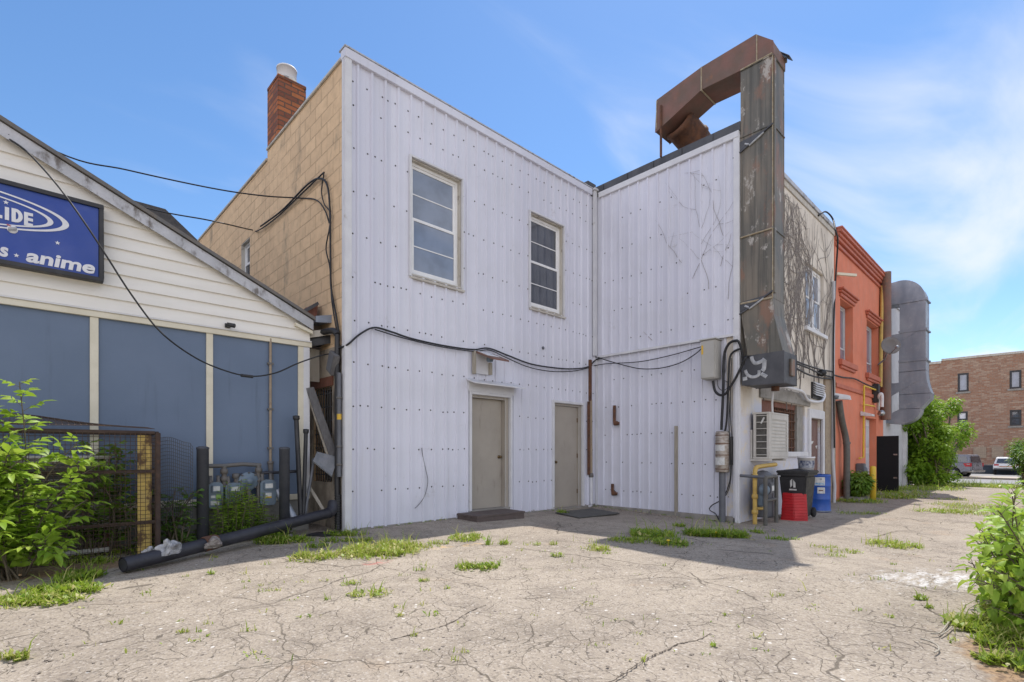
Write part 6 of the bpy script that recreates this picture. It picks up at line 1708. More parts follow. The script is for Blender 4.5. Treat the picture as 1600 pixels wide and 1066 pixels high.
pipe_thing('drain_pipe', 'grey green cast drain pipe angled down the terracotta wall', 'pipe', smooth_path([cw(1311, 627, .12), cw(1315, 655, .13), cw(1321, 682, .16), cw(1323, 700, .2), cw(1323, 740, .2), cw(1323, 779, .2)], 4), .085, 'drain', 14,
           lambda mb: mb.lathe(cw(1323, 694, .18), [(.09, 0), (.1, .01), (.1, .05), (.09, .06)], 14))
c = onG(1326, 782)
mb = MB(); mb.box(c.x - .35, c.x + .6, YC - .55, YC - .03, -.3, c.z + .12); o = mb.build('concrete_block', M['concrete'], None, bevel=.02, loc=(c.x, YC - .3, c.z)); props(o, 'low concrete block under the cast drain pipe', 'block')
# terracotta wall fittings
YGp = thing('gas_pipe', 'thin yellow gas pipe bent around the white door of the terracotta wall', 'pipe', cw(1349, 720, .1))
mb = MB(); mb.tube([cw(1373, 611, .12), cw(1350, 603, .12), cw(1349, 715, .12), cw(1343, 716, .12)], .028, 8); mb.tube([cw(1349, 632, .12), cw(1366, 635, .12)], .024, 8); mb.build('tube', M['yellowb'], YGp)
pipe_thing('conduit_pipe', 'tall yellow pipe at the right edge of the terracotta wall', 'pipe', [cw(1378.5, 447, .1), cw(1377, 520, .1), cw(1376, 605, .1)], .055, 'yellow')
xf = cw(1386, 540, .2).x
pipe_thing('flue_pipe', 'wide rusty flue pipe standing between terracotta and white buildings', 'pipe', [cw(1384.5, 426, .2), cw(1384.5, 540, .2), cw(1384, 656, .2)], .155, 'rustarm', 16)
mb = MB(); a, b = cw(1307, 428, .03), cw(1323, 422, .03); mb.beam(a, a + Vector((.55, -.35, .0)), .07, .07); o = mb.build('wall_spout', M['cream'], None, loc=a); props(o, 'short cream scupper pipe jutting from the terracotta wall', 'pipe')
c = cw(1390, 541, .75)
SD = thing('satellite_dish', 'dark grey satellite dish on an arm from the terracotta wall', 'satellite dish', cw(1372, 570, .05))
ax = Vector((-.80, -.58, .12)).normalized()
mb = MB(); mb.lathe(c, [(0, .0), (.10, .008), (.20, .035), (.27, .07), (.28, .075), (.275, .085), (.19, .05), (.1, .02), (0, .012)], 30, 0, ax); mb.build('reflector', M['dish'], SD)
mb = MB(); mb.tube([cw(1372, 570, .0), cw(1382, 562, .5), c + ax * -.02], .028, 8); mb.build('arm', M['galv'], SD)
mb = MB(); mb.tube([c + Vector((0, 0, -.27)), c + ax * .42 + Vector((0, 0, -.16))], .014, 6); mb.lathe(c + ax * .42 + Vector((0, 0, -.16)), [(0, -.05), (.04, -.04), (.045, .04), (0, .05)], 10, 0, ax); mb.build('feed_horn', M['galv'], SD)
c = cw(1359, 648, .25)
mb = MB(); mb.prism([c + Vector((-.2, .2, .1)), c + Vector((-.2, -.08, .0)), c + Vector((-.2, -.08, -.05)), c + Vector((-.2, .2, -.02))], (.4, 0, 0)); o = mb.build('door_hood', M['white'], None, bevel=.01, loc=c); props(o, 'small white hood lamp above the terracotta building door', 'lamp')
mz = cw(1346, 738, .15)
mb = MB(); mb.box(mz.x - .16, mz.x + .14, YC - .24, YC - .03, mz.z - .28, mz.z + .28); mb.lathe((mz.x, YC - .24, mz.z + .05), [(0, .07), (.12, .05), (.13, 0)], 16, 0, (0, -1, 0)); o = mb.build('electric_meter', M['greymetal'], None, bevel=.02, loc=mz); props(o, 'grey utility meter low on the terracotta wall behind the plant', 'meter')
c = onG(1364, 783)
mb = MB(); mb.lathe((c.x, c.y, c.z - .1), [(0, 0), (.075, 0), (.075, 1.06), (.06, 1.10), (0, 1.11)], 20); o = mb.build('bollard', M['yellowb'], None, loc=c); props(o, 'yellow painted bollard beside the leafy plant by the terracotta wall', 'bollard')
# open black door
xd = 21.8; yd0 = onX(1404, 700, xd).y
BD = thing('black_door', 'tall glossy black door panel standing open across the alley wall', 'door', (xd, (yd0 + YC) / 2, -.15))
mb = MB(); mb.box(xd, xd + .06, yd0, YC - .02, -.12, onX(1404, 681, xd).z); mb.build('panel', M['blackdoor'], BD, bevel=.006)
for z in (1.15, .35): mb = MB(); mb.box(xd - .02, xd - .001, yd0 + .03, yd0 + .14, z, z + .05); mb.build('latch', M['chrome'], BD)
c = onY(1377, 646, YC - .2)
mb = MB(); mb.lathe(c, [(0, -.1), (.1, -.06), (.12, .0), (.07, .1), (0, .12)], 14); o = mb.build('wall_lamp', M['chrome'], None, loc=c); props(o, 'small round wall lamp above the open black door', 'lamp')
mb = MB(); mb.box(c.x - .45, c.x - .2, YC - .2, YC - .03, c.z + .35, c.z + 1.0); o = mb.build('speaker_box', M['binblack'], None, bevel=.02, loc=c); props(o, 'black box hung on the wall above the round wall lamp', 'box')
pipe_thing('vent_pipe', 'white plastic vent pipe hooked out of the terracotta wall edge', 'pipe', smooth_path([cw(1372, 640, .1), cw(1373, 622, .2), cw(1375, 616, .25), cw(1378, 618, .3), cw(1378, 636, .3)]), .05, 'white')

# ------------------------------------------------------------------ dry vines on the walls
def vine_walk(mb, f, u, z, ang, length, r, rr, depth, lim, umin, umax, zmax):
    pts = [f(u, z)]; st = .16; n = int(length / st)
    for i in range(n):
        ang += rr.uniform(-.28, .28) + (math.pi / 2 - ang) * .05
        u += math.cos(ang) * st; z += math.sin(ang) * st
        if not (umin < u < umax) or z > zmax or z < -.1: break
        pts.append(f(u, z))
        if depth > 0 and rr.random() < lim:
            vine_walk(mb, f, u, z, ang + rr.choice((-1, 1)) * rr.uniform(.4, 1.1), length * rr.uniform(.25, .6), r * .62, rr, depth - 1, lim, umin, umax, zmax)
    if len(pts) > 2:
        k = len(pts); mb.tube(pts, [r * (1 - .7 * i / k) for i in range(k)], 4, caps=False)
rr = random.Random(21)
mb = MB(); fC = lambda u, z: Vector((u, YC - .015, z))
for i in range(46):
    u = rr.uniform(XB + .9, XC1 - .5)
    if wc[0] - .1 < u < wc[1] + .1 and rr.random() < .75: continue
    vine_walk(mb, fC, u, rr.uniform(2.2, 3.6), math.pi / 2 + rr.uniform(-.3, .3), rr.uniform(3, 5.2), .0125, rr, 2, .24, XB + .7, XC1 - .15, 7.3)
o = mb.build('dry_vine', M['deadvine'], None, recalc=False, loc=(13, YC, 2.2)); props(o, 'leafless grey brown vine spread over the stucco alley wall', 'vine')
rr = random.Random(5); mb = MB(); fB = lambda u, z: Vector((XB - .028, u, z))
for (u, z, a, l) in ((YC + .35, 5.0, 1.75, 2.4), (YC + .6, 4.6, 1.45, 2.6), (YC + .95, 4.9, 1.8, 1.6), (YC + .2, 4.3, 1.6, 3.0), (YC + .3, 5.6, 1.3, 1.7), (YC + .15, 5.2, 2.2, 1.8), (YC + 1.2, 5.3, 1.2, 1.3)):
    vine_walk(mb, fB, u, z, a, l, .0048, rr, 2, .30, YC + .08, YC + 1.9, 7.2)
o = mb.build('dry_vine', M['twig'], None, recalc=False, loc=(XB, YC + .6, 4.7)); props(o, 'thin leafless vine branching up the upper wing wall by the duct', 'vine')
mb = MB()
for (u, z, a, l) in ((YC + .1, 3.75, 2.3, 1.5), (YC + .1, 4.0, 2.8, 1.4), (YC + 1.9, 3.75, .5, 1.2)):
    vine_walk(mb, fB, u, z, a, l, .006, rr, 2, .3, YC + .08, YC + 2.2, 4.6)
o = mb.build('dry_vine', M['twig'], None, recalc=False, loc=(XB, YC + .6, 3.7)); props(o, 'small dead vine arching just above the wing wall seam', 'vine')

# ------------------------------------------------------------------ foliage
def leaf(mb, p, d, n, L, W, rr, fold=.18, droop=.25, tint=None, simple=False):
    d = d.normalized(); s = d.cross(n)
    if s.length < 1e-4: s = d.orthogonal()
    s.normalize(); n = s.cross(d).normalized()
    t = rr.random() if tint is None else min(1, max(0, tint + rr.uniform(-.2, .2)))
    if simple:
        vs = [p, p + d * L * .45 + s * W * .5, p + d * L - n * L * droop, p + d * L * .45 - s * W * .5]
        mb.add(vs, [(0, 1, 2, 3)]); mb.tint.append(t); return
    m1 = p + d * L * .35; m2 = p + d * L * .7 - n * L * droop * .4; tip = p + d * L - n * L * droop
    a1 = m1 + s * W * .5 + n * W * fold; b1 = m1 - s * W * .5 + n * W * fold
    a2 = m2 + s * W * .36 + n * W * fold * .8; b2 = m2 - s * W * .36 + n * W * fold * .8
    mb.add([p, m1, m2, tip, a1, a2, b1, b2], [(0, 4, 1), (1, 4, 5, 2), (2, 5, 3), (0, 1, 6), (1, 2, 7, 6), (2, 3, 7)], 0, True)
    mb.tint += [t] * 6
def compound(mb, sm, p, d, rr, L, nl, LL, LW, tint=None):
    """pinnate leaf: petiole with paired leaflets"""
    d = d.normalized(); up = Vector((0, 0, 1)); s = d.cross(up)
    if s.length < 1e-3: s = Vector((1, 0, 0))
    s.normalize(); n = s.cross(d)
    pts = [p, p + d * L * .5 - up * L * .03, p + d * L - up * L * .16]
    sm.tube(pts, .0025, 3, caps=False)
    for i in range(nl):
        f = .4 + .45 * i / max(1, nl - 1); q = p + d * L * f - up * L * .16 * f * f
        for sg in (-1, 1):
            leaf(mb, q, d * .5 + s * sg * .9 - up * rr.uniform(.0, .3), n + Vector((rr.uniform(-.3, .3), rr.uniform(-.3, .3), 0)), LL * rr.uniform(.5, 1.2), LW * rr.uniform(.6, 1.25), rr, tint=tint)
    leaf(mb, pts[-1], d - up * .3, n, LL * 1.15, LW, rr, tint=tint)
def shrub(name, label, cat, base, stems, mt, seed, LL, LW, nl=2, pet=.16, gap=.075, tints=(0, 1), sr=.011):
    rr = random.Random(seed); t = thing(name, label, cat, base)
    lb_, st = MB(), MB()
    for (dx, dy, tx, ty, tz, bend) in stems:
        p0 = Vector(base) + Vector((dx, dy, -.03)); p3 = Vector(base) + Vector((tx, ty, tz))
        pm_ = p0.lerp(p3, .5) + Vector((rr.uniform(-.1, .1), rr.uniform(-.1, .1), bend))
        path = smooth_path([p0, pm_, p3], 8); k = len(path)
        st.tube(path, [sr * (1 - .75 * i / k) + .002 for i in range(k)], 5, caps=False)
        Ltot = sum((b - a).length for a, b in zip(path, path[1:])); nn = max(4, int(Ltot / gap))
        for i in range(nn):
            f = .14 + .86 * (i + rr.random() * .6) / nn; f = min(f, 1); idx = min(k - 2, int(f * (k - 1))); q = path[idx].lerp(path[idx + 1], f * (k - 1) - idx)
            ax = (path[idx + 1] - path[idx]).normalized()
            an = i * 2.4 + rr.uniform(-.5, .5)
            e1 = ax.orthogonal().normalized(); e2 = ax.cross(e1)
            d = (e1 * math.cos(an) + e2 * math.sin(an)) * .85 + ax * .45 + Vector((0, 0, .22))
            sc = 1.0 - .45 * max(0, f - .75) / .25
            tn = rr.uniform(*tints) * .6 + .4 * f
            if nl == 0:
                q2 = q + d.normalized() * pet * .35; st.tube([q, q2], .002, 3, caps=False)
                leaf(lb_, q2, d - Vector((0, 0, .25)), Vector((rr.uniform(-.4, .4), rr.uniform(-.4, .4), 1)), LL * sc * rr.uniform(.45, 1.2), LW * sc * rr.uniform(.6, 1.15), rr, fold=rr.uniform(.05, .4), droop=rr.uniform(.05, .55), tint=tn)
            else: compound(lb_, st, q, d, rr, pet * sc * rr.uniform(.8, 1.2), nl, LL * sc, LW * sc, tn)
    st.build('stems', M['bark'], t, recalc=False); lb_.build('foliage', M[mt], t, recalc=False)
    return t
rr = random.Random(2)
# left: box elder shrub in front of the cage
bp = Vector((.02, 7.12, .0)); S = []
for i in range(40):
    a = rr.uniform(0, 2 * math.pi); r_ = rr.uniform(.1, .95); S.append((rr.uniform(-.35, .0), rr.uniform(-.15, .15), -.48 + r_ * math.cos(a) * .62, r_ * math.sin(a) * .45 - .12, rr.uniform(.45, 1.85) * (1 - .25 * r_), rr.uniform(.05, .3)))
S += [(-.1, 0, -.02, -.05, 1.95, .1), (0, 0, .42, -.02, 1.35, .2), (0, 0, .62, .05, 1.12, .25), (0, 0, .5, -.05, .75, .2), (0, 0, .35, -.2, .5, .15), (0, 0, .3, -.3, .3, .15), (0, 0, .1, -.45, .35, .15), (-.1, 0, -.3, -.5, .7, .2), (0, 0, .42, -.1, .95, .2)]
shrub('elder_shrub', 'bright green elder shrub with pointed leaflets growing around the left end of the cage', 'shrub', bp, S, 'leafbright', 31, .135, .064, 2, .17, .08, sr=.007)
bp = Vector((.75, 7.95, .0)); S = [(rr.uniform(-.3, .3), rr.uniform(-.1, .1), rr.uniform(-.5, .35), rr.uniform(-.25, .15), rr.uniform(.5, 1.4), .1) for i in range(15)]
shrub('elder_shrub', 'darker elder stems growing inside the cage beside the condenser', 'shrub', bp, S, 'leaf', 37, .13, .06, 2, .15, .10)
bp = Vector((1.48, 7.95, .0)); S = [(rr.uniform(-.1, .1), rr.uniform(-.1, .1), rr.uniform(-.25, .3), rr.uniform(-.2, .1), rr.uniform(.3, .85), .08) for i in range(9)]
shrub('weed_plant', 'leafy dark weed standing right of the cage behind the wire flap', 'plant', bp, S, 'leafdark', 39, .11, .05, 2, .12, .09)
# willow-leaved weeds by the meters
def stalk_weed(label, base, n, h, sp, seed, mt='leafdark', LL=.11, LW=.018):
    rr = random.Random(seed); t = thing('weed_plant', label, 'plant', base); lb_, st = MB(), MB()
    for i in range(n):
        a = rr.uniform(0, 6.28); r_ = sp * math.sqrt(rr.random()); p0 = Vector(base) + Vector((r_ * math.cos(a), r_ * math.sin(a) * .5, -.02))
        hh = h * rr.uniform(.55, 1.0) * (1 - .35 * r_ / sp); p1 = p0 + Vector((rr.uniform(-.12, .12), rr.uniform(-.1, .06), hh))
        st.tube([p0, p0.lerp(p1, .5) + Vector((rr.uniform(-.03, .03), 0, 0)), p1], .004, 4, caps=False)
        m_ = int(hh / .022)
        for j in range(m_):
            f = .15 + .85 * j / m_; q = p0.lerp(p1, f); an = j * 2.4 + rr.random()
            leaf(lb_, q, Vector((math.cos(an), math.sin(an), .45 - .5 * (1 - f))), Vector((0, 0, 1)), LL * (1.1 - .5 * f) * rr.uniform(.8, 1.2), LW, rr, simple=True, tint=f * .6)
    st.build('stems', M['bark'], t, recalc=False); lb_.build('foliage', M[mt], t, recalc=False)
stalk_weed('tall narrow leaved weed in front of the middle gas meter', (2.2, 7.93, 0), 64, 1.0, .36, 51, 'leafbright', .13, .022)
stalk_weed('short narrow leaved weed between right gas meter and bollard', (2.72, 8.0, 0), 26, .42, .28, 53, 'leaf', .12, .02)
stalk_weed('low narrow leaved weed at the foot of the left bollard', (1.55, 8.0, 0), 22, .36, .3, 55, 'leaf', .12, .022)
# right foreground bush, simple broad leaves
bp = onG(1585, 985); S = []
rr = random.Random(8)
c_ = bp
def tgt(px, py, D):
    d = ray(px, py) * D; return (d.x - bp.x, d.y - bp.y, CAM_H + d.z - bp.z)
def left_edge(y):
    for (y0, x0), (y1, x1) in zip(EDGE, EDGE[1:]):
        if y0 <= y <= y1: return x0 + (x1 - x0) * (y - y0) / (y1 - y0)
    return 1600
EDGE = ((745, 1592), (775, 1562), (800, 1535), (830, 1522), (858, 1506), (905, 1503), (935, 1522), (965, 1552), (985, 1575))
for i in range(120):
    py = rr.uniform(748, 975); D = rr.uniform(3.25, 4.9)
    e = left_edge(py) + 8; px = e + 150 * rr.random() ** 1.5
    x, y, z = tgt(px, py, D); S.append((.25 + rr.uniform(-.3, .3), -.2 + rr.uniform(-.2, .2), x, y, z, .05))
shrub('leafy_bush', 'bright broad leaved bush at the right edge of the alley, nearest the camera', 'bush', tuple(bp), S, 'leafbright', 77, .128, .07, 0, .12, .042, sr=.0045)
def puff(name, label, cat, base, blobs, mt, seed, n, LL, LW, trunk=True, grp=None):
    """denser far bush: leaves scattered in overlapping clumps, with gaps"""
    rr = random.Random(seed); t = thing(name, label, cat, base, grp); lb_, st = MB(), MB()
    b0 = Vector(base)
    tot = sum(b[3] * b[4] * b[5] for b in blobs) ** 1
    for (x, y, z, rx, ry, rz) in blobs:
        c = b0 + Vector((x, y, z)); st.tube(smooth_path([b0 + Vector((x * .15, y * .15, -.05)), b0.lerp(c, .5) + Vector((rr.uniform(-.1, .1), rr.uniform(-.1, .1), .1)), c], 5), [.05 - .003 * i for i in range(11)], 5, caps=False)
        kk = max(30, int(n * (rx * ry * rz) / tot)); tone = rr.uniform(-.15, .2)
        for i in range(kk):
            d = Vector((rr.gauss(0, 1), rr.gauss(0, 1), rr.gauss(0, 1))).normalized(); q = rr.random() ** .38 * rr.uniform(.82, 1.12)
            p = c + Vector((d.x * rx * q, d.y * ry * q, d.z * rz * q))
            if p.z < b0.z - .05: continue
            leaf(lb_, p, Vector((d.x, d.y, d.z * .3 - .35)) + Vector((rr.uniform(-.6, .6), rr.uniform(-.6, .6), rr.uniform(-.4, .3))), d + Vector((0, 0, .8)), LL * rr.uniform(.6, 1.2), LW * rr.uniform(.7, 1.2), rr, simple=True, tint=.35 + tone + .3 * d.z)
    st.build('stems', M['bark'], t, recalc=False); lb_.build('foliage', M[mt], t, recalc=False)
rr = random.Random(12)
bb = Vector((27.6, 3.2, gz(27.6, 3.2))); B = []
for i in range(34):
    z = rr.uniform(.3, 3.7); w = 1.0 if z < 2.7 else .6
    B.append((rr.uniform(-.9, .7), .55 - rr.uniform(-.6, .85) * w, z, rr.uniform(.28, .6), rr.uniform(.28, .55), rr.uniform(.3, .6)))
def bt_(px, py, D):
    d = ray(px, py) * D; return (d.x - bb.x, d.y - bb.y, CAM_H + d.z - bb.z)
for px, py, D in ((1458, 632, 22.5), (1470, 645, 22.6), (1485, 638, 23), (1490, 632, 23), (1505, 668, 23), (1498, 690, 22.8), (1508, 678, 23.2), (1478, 672, 22.5), (1445, 640, 22), (1432, 665, 21.6), (1440, 700, 21.6), (1465, 705, 21.8), (1480, 720, 22), (1450, 735, 21.5), (1428, 735, 21.3)):
    x, y, z = bt_(px, py, D); B.append((x, y, z, .42, .36, .36))
puff('climber_bush', 'large light green climbing bush swallowing the end of the white building', 'bush', tuple(bb), B, 'leafvine', 91, 15000, .15, .085)
# low plant by the yellow bollard
pp = onG(1377, 783); B = [(rr.uniform(-.7, .7), rr.uniform(-.15, .3), rr.uniform(.15, .75), .28, .22, .25) for i in range(14)]
puff('leafy_plant', 'low leafy plant behind the yellow bollard at the terracotta wall', 'plant', (pp.x, YC - .42, pp.z), B, 'leaf', 93, 1900, .16, .08)
rb2 = onG(1605, 764); B = []
for i in range(24):
    a = rr.uniform(0, 6.28); r_ = math.sqrt(rr.random()); B.append((r_ * 1.5 * math.cos(a) + .3, r_ * .85 * math.sin(a) - .2, rr.uniform(.3, 1.75), .4, .38, .4))
puff('rounded_bush', 'rounded dark bush on the right side halfway down the alley', 'bush', tuple(rb2), B, 'leafdark', 95, 6500, .13, .07)
def more_bush(px, py, lab, seed, k, h, mt):
    b_ = onG(px, py); rr = random.Random(seed)
    B = [(rr.uniform(-.9, .9), rr.uniform(-.7, .7), rr.uniform(.2, h), .4, .38, .38) for i in range(k)]
    puff('roadside_bush', lab, 'bush', tuple(b_), B, mt, seed, 3000, .13, .07)
more_bush(1690, 800, 'bush just outside the right edge behind the broad leaved bush', 97, 16, 1.4, 'leafvine')

# ------------------------------------------------------------------ weeds and grass in the cracks
rg = random.Random(99); gb = MB(); fl = MB()
def blade(p, d, h, w, t):
    s = d.orthogonal().normalized() if abs(d.z) > .99 else Vector((-d.y, d.x, 0)).normalized()
    a = rg.uniform(0, 6.28); s = Vector((math.cos(a), math.sin(a), 0))
    q = p + Vector((d.x * h * .35, d.y * h * .35, h * .65)); r_ = p + Vector((d.x * h, d.y * h, h))
    gb.add([p - s * w, p + s * w, q + s * w * .7, r_, q - s * w * .7], [(0, 1, 2, 4), (4, 2, 3)]); gb.tint += [t, t]
def patch(px, py, rx, ry, n, h=.06, broad=.35, t0=.4, ang=0, yw=.0):
    c = onG(px, py); rx *= 1.15; ry *= 1.3; n = int(n * 1.45); h *= 1.2
    for i in range(n):
        a = rg.uniform(0, 6.28); q = math.sqrt(rg.random()) * rg.uniform(.7, 1.15)
        u, v = math.cos(a) * q * rx, math.sin(a) * q * ry
        ru = RGT * (u * math.cos(ang) - v * math.sin(ang)) + FWD * (u * math.sin(ang) + v * math.cos(ang))
        # clumpy: thin out with a little lattice noise
        if (math.sin(ru.x * 13 + px) * math.sin(ru.y * 15 + py) + .6 * math.sin(ru.x * 31 + ru.y * 27 + px) + rg.uniform(-.5, .8)) < .05: continue
        x, y = c.x + ru.x, c.y + ru.y; p = Vector((x, y, gz(x, y) - .005 + .012 * math.sin(x * 1.7 + y * .6) * math.sin(y * 1.3 - x * .4)))
        t = min(1, max(0, t0 + rg.uniform(-.4, .35))) if rg.random() > .12 else rg.uniform(.85, 1); an = rg.uniform(0, 6.28); tl = rg.uniform(.1, .9); tall = 2.3 if rg.random() < .07 else 1
        if rg.random() < broad:
            L = h * rg.uniform(.5, 1.0); d = Vector((math.cos(an), math.sin(an), rg.uniform(.1, .9))).normalized(); s = Vector((-math.sin(an), math.cos(an), 0)); p0 = p + Vector((0, 0, h * rg.uniform(.0, .5)))
            gb.add([p0, p0 + d * L * .5 + s * L * .28, p0 + d * L, p0 + d * L * .5 - s * L * .28], [(0, 1, 2, 3)]); gb.tint.append(t)
        else: blade(p, Vector((math.cos(an) * tl, math.sin(an) * tl, 0)), tall * h * rg.uniform(.4, 1.3), .0035 + .02 * h, t)
PATCHES = [(598, 861, .42, .17, 1000, .07, .3, .75), (545, 868, .2, .1, 250, .05, .3, .8), (487, 873, .22, .09, 260, .06, .3, .75), (645, 858, .2, .1, 260, .05, .3, .7), (440, 848, .30, .07, 380, .08, .5, .35, .35), (425, 838, .2, .12, 220, .09, .5, .3), (505, 846, .3, .04, 160, .05, .4, .4), (540, 835, .28, .06, 240, .06, .4, .45), (495, 855, .12, .06, 90, .05, .4, .4), (560, 845, .2, .05, 130, .05, .4, .55),
           (728, 843, .22, .09, 260, .06, .3, .6), (762, 853, .05, .05, 40, .12, .4, .4), (685, 851, .12, .04, 60, .05, .3, .6), (790, 852, .1, .03, 40, .05, .4, .5), (832, 853, .1, .03, 40, .04, .3, .6), (865, 852, .08, .03, 40, .05, .3, .6), (730, 887, .12, .05, 110, .05, .4, .5), (762, 887, .10, .05, 110, .05, .5, .4), (655, 890, .06, .04, 40, .05, .5, .5), (783, 883, .05, .03, 30, .05, .5, .5), (870, 870, .08, .04, 60, .05, .5, .4), (662, 907, .05, .03, 25, .04, .3, .6), (575, 930, .16, .06, 120, .04, .4, .65), (548, 912, .08, .05, 40, .04, .4, .6), (390, 810, .3, .1, 260, .1, .4, .35),
           (1020, 838, .30, .14, 620, .08, .45, .4), (1050, 851, .22, .10, 330, .06, .5, .35), (990, 846, .30, .08, 300, .05, .4, .5), (1098, 837, .26, .10, 480, .09, .4, .35), (1142, 838, .22, .10, 420, .09, .4, .4), (932, 858, .16, .06, 170, .05, .3, .8), (1060, 822, .14, .05, 90, .05, .4, .4), (1185, 832, .1, .06, 80, .05, .4, .4), (1220, 843, .25, .05, 130, .04, .4, .35), (880, 803, .12, .08, 130, .06, .5, .3), (945, 865, .08, .03, 40, .03, .3, .6), (1205, 830, .08, .05, 50, .04, .4, .4),
           (1395, 854, .30, .12, 330, .06, .35, .7), (1318, 862, .25, .05, 80, .04, .3, .6), (1300, 868, .2, .04, 60, .03, .3, .65), (1285, 855, .2, .04, 60, .03, .3, .7), (1470, 800, .5, .15, 220, .06, .4, .6), (1500, 802, .5, .2, 260, .07, .4, .6), (1530, 794, .6, .3, 380, .08, .4, .6), (1488, 781, .4, .15, 120, .05, .4, .6), (1462, 788, .3, .08, 60, .05, .4, .5), (1345, 803, .5, .1, 160, .05, .4, .5),
           (1520, 760, 1.6, .5, 1500, .12, .25, .65), (1570, 762, 1.6, .6, 1200, .12, .25, .65), (1478, 760, .6, .3, 200, .1, .3, .6), (1400, 772, 1.0, .3, 420, .1, .3, .5), (1440, 765, 1.3, .3, 600, .12, .3, .5), (1345, 785, .6, .15, 300, .09, .4, .45), (1390, 778, .5, .2, 300, .1, .4, .45), (1420, 777, .5, .12, 160, .08, .4, .5),
           (95, 925, .26, .10, 700, .06, .6, .5), (55, 940, .35, .06, 460, .05, .5, .6), (125, 905, .12, .08, 300, .07, .6, .4), (25, 945, .2, .05, 200, .04, .5, .7), (15, 1028, .14, .03, 160, .05, .3, .7), (110, 898, .10, .05, 120, .05, .6, .4), (300, 1000, .1, .04, 110, .035, .4, .6), (262, 1008, .04, .02, 30, .03, .4, .6), (285, 990, .05, .02, 25, .03, .3, .7), (330, 897, .04, .02, 30, .04, .4, .4), (200, 860, .4, .12, 380, .08, .5, .35), (120, 880, .4, .06, 260, .06, .4, .5), (250, 850, .3, .1, 240, .09, .5, .35),
           (1560, 985, .24, .10, 900, .055, .55, .6), (1590, 1000, .18, .14, 1000, .06, .5, .65), (1545, 1005, .08, .06, 220, .05, .5, .6), (1585, 1035, .14, .06, 500, .06, .5, .65), (1545, 1030, .05, .05, 120, .05, .5, .6), (1600, 965, .2, .1, 500, .07, .5, .5), (1620, 1040, .2, .15, 500, .06, .5, .6), (1440, 938, .05, .03, 50, .04, .4, .6), (1452, 950, .04, .02, 25, .03, .4, .5)]
for q in PATCHES:
    q = list(q)
    if q[1] < 1000 and q[2] >= .1: q[3] *= 2.3; q[4] = int(q[4] * 1.7); q[5] *= 1.1
    patch(*q)
# sparse weeds in the cracks
for i in range(260):
    px = rg.uniform(60, 1500); py = rg.uniform(842, 1040)
    if rg.random() < .55 * (py - 840) / 200: continue
    patch(px, py, rg.uniform(.02, .10), rg.uniform(.01, .03), rg.randint(3, 12), rg.uniform(.015, .04), .4, rg.uniform(.3, .9), rg.uniform(-.3, .4))
# line of weeds and grit along the wall foot
for i in range(70):
    px = rg.uniform(545, 915); x = pa(px, 800).x
    if d1[0] - .1 < x < d1[1] + .1: continue
    q = Vector((x, YA - .06, 0)); s_ = FWD.dot(q); py = 707 + 804 * (CAM_H - gz(q.x, q.y)) / s_
    patch(px, py, .05, .02, rg.randint(2, 9), .035, .4, rg.uniform(.2, .6))
for i in range(60):
    y = rg.uniform(YC, YA); q = Vector((XB - .08, y, 0)); s_ = FWD.dot(q); px = 800 + 804 * RGT.dot(q) / s_; py = 707 + 804 * (CAM_H - gz(q.x, q.y)) / s_
    patch(px, py, .06, .02, rg.randint(2, 9), .035, .4, rg.uniform(.2, .6))
gr = gb.build('grass', M['grass'], None, recalc=False); props(gr, 'low green and yellowing weeds growing from cracks in the asphalt', 'weeds', kind='stuff')
for k, (px, py, lab) in enumerate(((1044, 845, 'yellow dandelion flower in the middle weed clump'), (1118, 832, 'yellow dandelion flower in the weeds nearest the wing corner'))):
    p = onG(px, py, .08); mb = MB(); mb.lathe(p, [(0, -.01), (.022, 0), (.026, .008), (.012, .016), (0, .017)], 12); mb.tube([p - Vector((0, 0, .08)), p], .003, 4); o = mb.build('dandelion', M['dandelion'], None, loc=p); props(o, lab, 'flower')
for lab, px, py in (('dandelion seed stalk by the cage post, left one', 243, 860), ('dandelion seed stalk by the cage post, right one', 262, 853)):
    p = onG(px, py); mb = MB(); h_ = .45
    mb.tube(smooth_path([p, p + Vector((.01, 0, h_ * .5)), p + Vector((.0, .02, h_))]), .004, 5); mb.lathe(p + Vector((0, .02, h_)), [(0, -.02), (.014, 0), (.012, .03), (0, .035)], 8); o = mb.build('seed_stalk', M['grass'], None, loc=p, recalc=False); props(o, lab, 'plant')
# gravel: loose stones
gs = MB(); rs = random.Random(44)
def stone(p, r):
    bmv = []
    for i in range(6):
        a = i * math.pi / 3; bmv.append(p + Vector((r * math.cos(a) * rs.uniform(.7, 1.2), r * math.sin(a) * rs.uniform(.7, 1.2), r * .15)))
    top = p + Vector((rs.uniform(-.2, .2) * r, rs.uniform(-.2, .2) * r, r * rs.uniform(.5, .9)))
    b_ = [v - Vector((0, 0, r * .4)) for v in bmv]
    gs.add(bmv + [top] + b_, [(i, (i + 1) % 6, 6) for i in range(6)] + [(7 + i, 7 + (i + 1) % 6, (i + 1) % 6, i) for i in range(6)], rs.choice((0, 0, 1)))
for i in range(550):
    px, py = rs.uniform(0, 1500), rs.uniform(830, 1066)
    if rs.random() < .3: px, py = rs.gauss(120, 120), rs.gauss(985, 40)
    p = onG(px, max(830, py)); stone(p + Vector((0, 0, .002)), rs.choice((.004, .004, .005, .006, .008, .011)))
for i in range(150):
    y = rs.uniform(YC - .1, YA); stone(Vector((XB - rs.uniform(.06, .25), y, gz(XB, y) + .004)), rs.choice((.01, .014, .02, .03)))
for i in range(60):
    x = rs.uniform(X0, XB); stone(Vector((x, YA - rs.uniform(.05, .15), .004)), rs.choice((.008, .012, .018)))
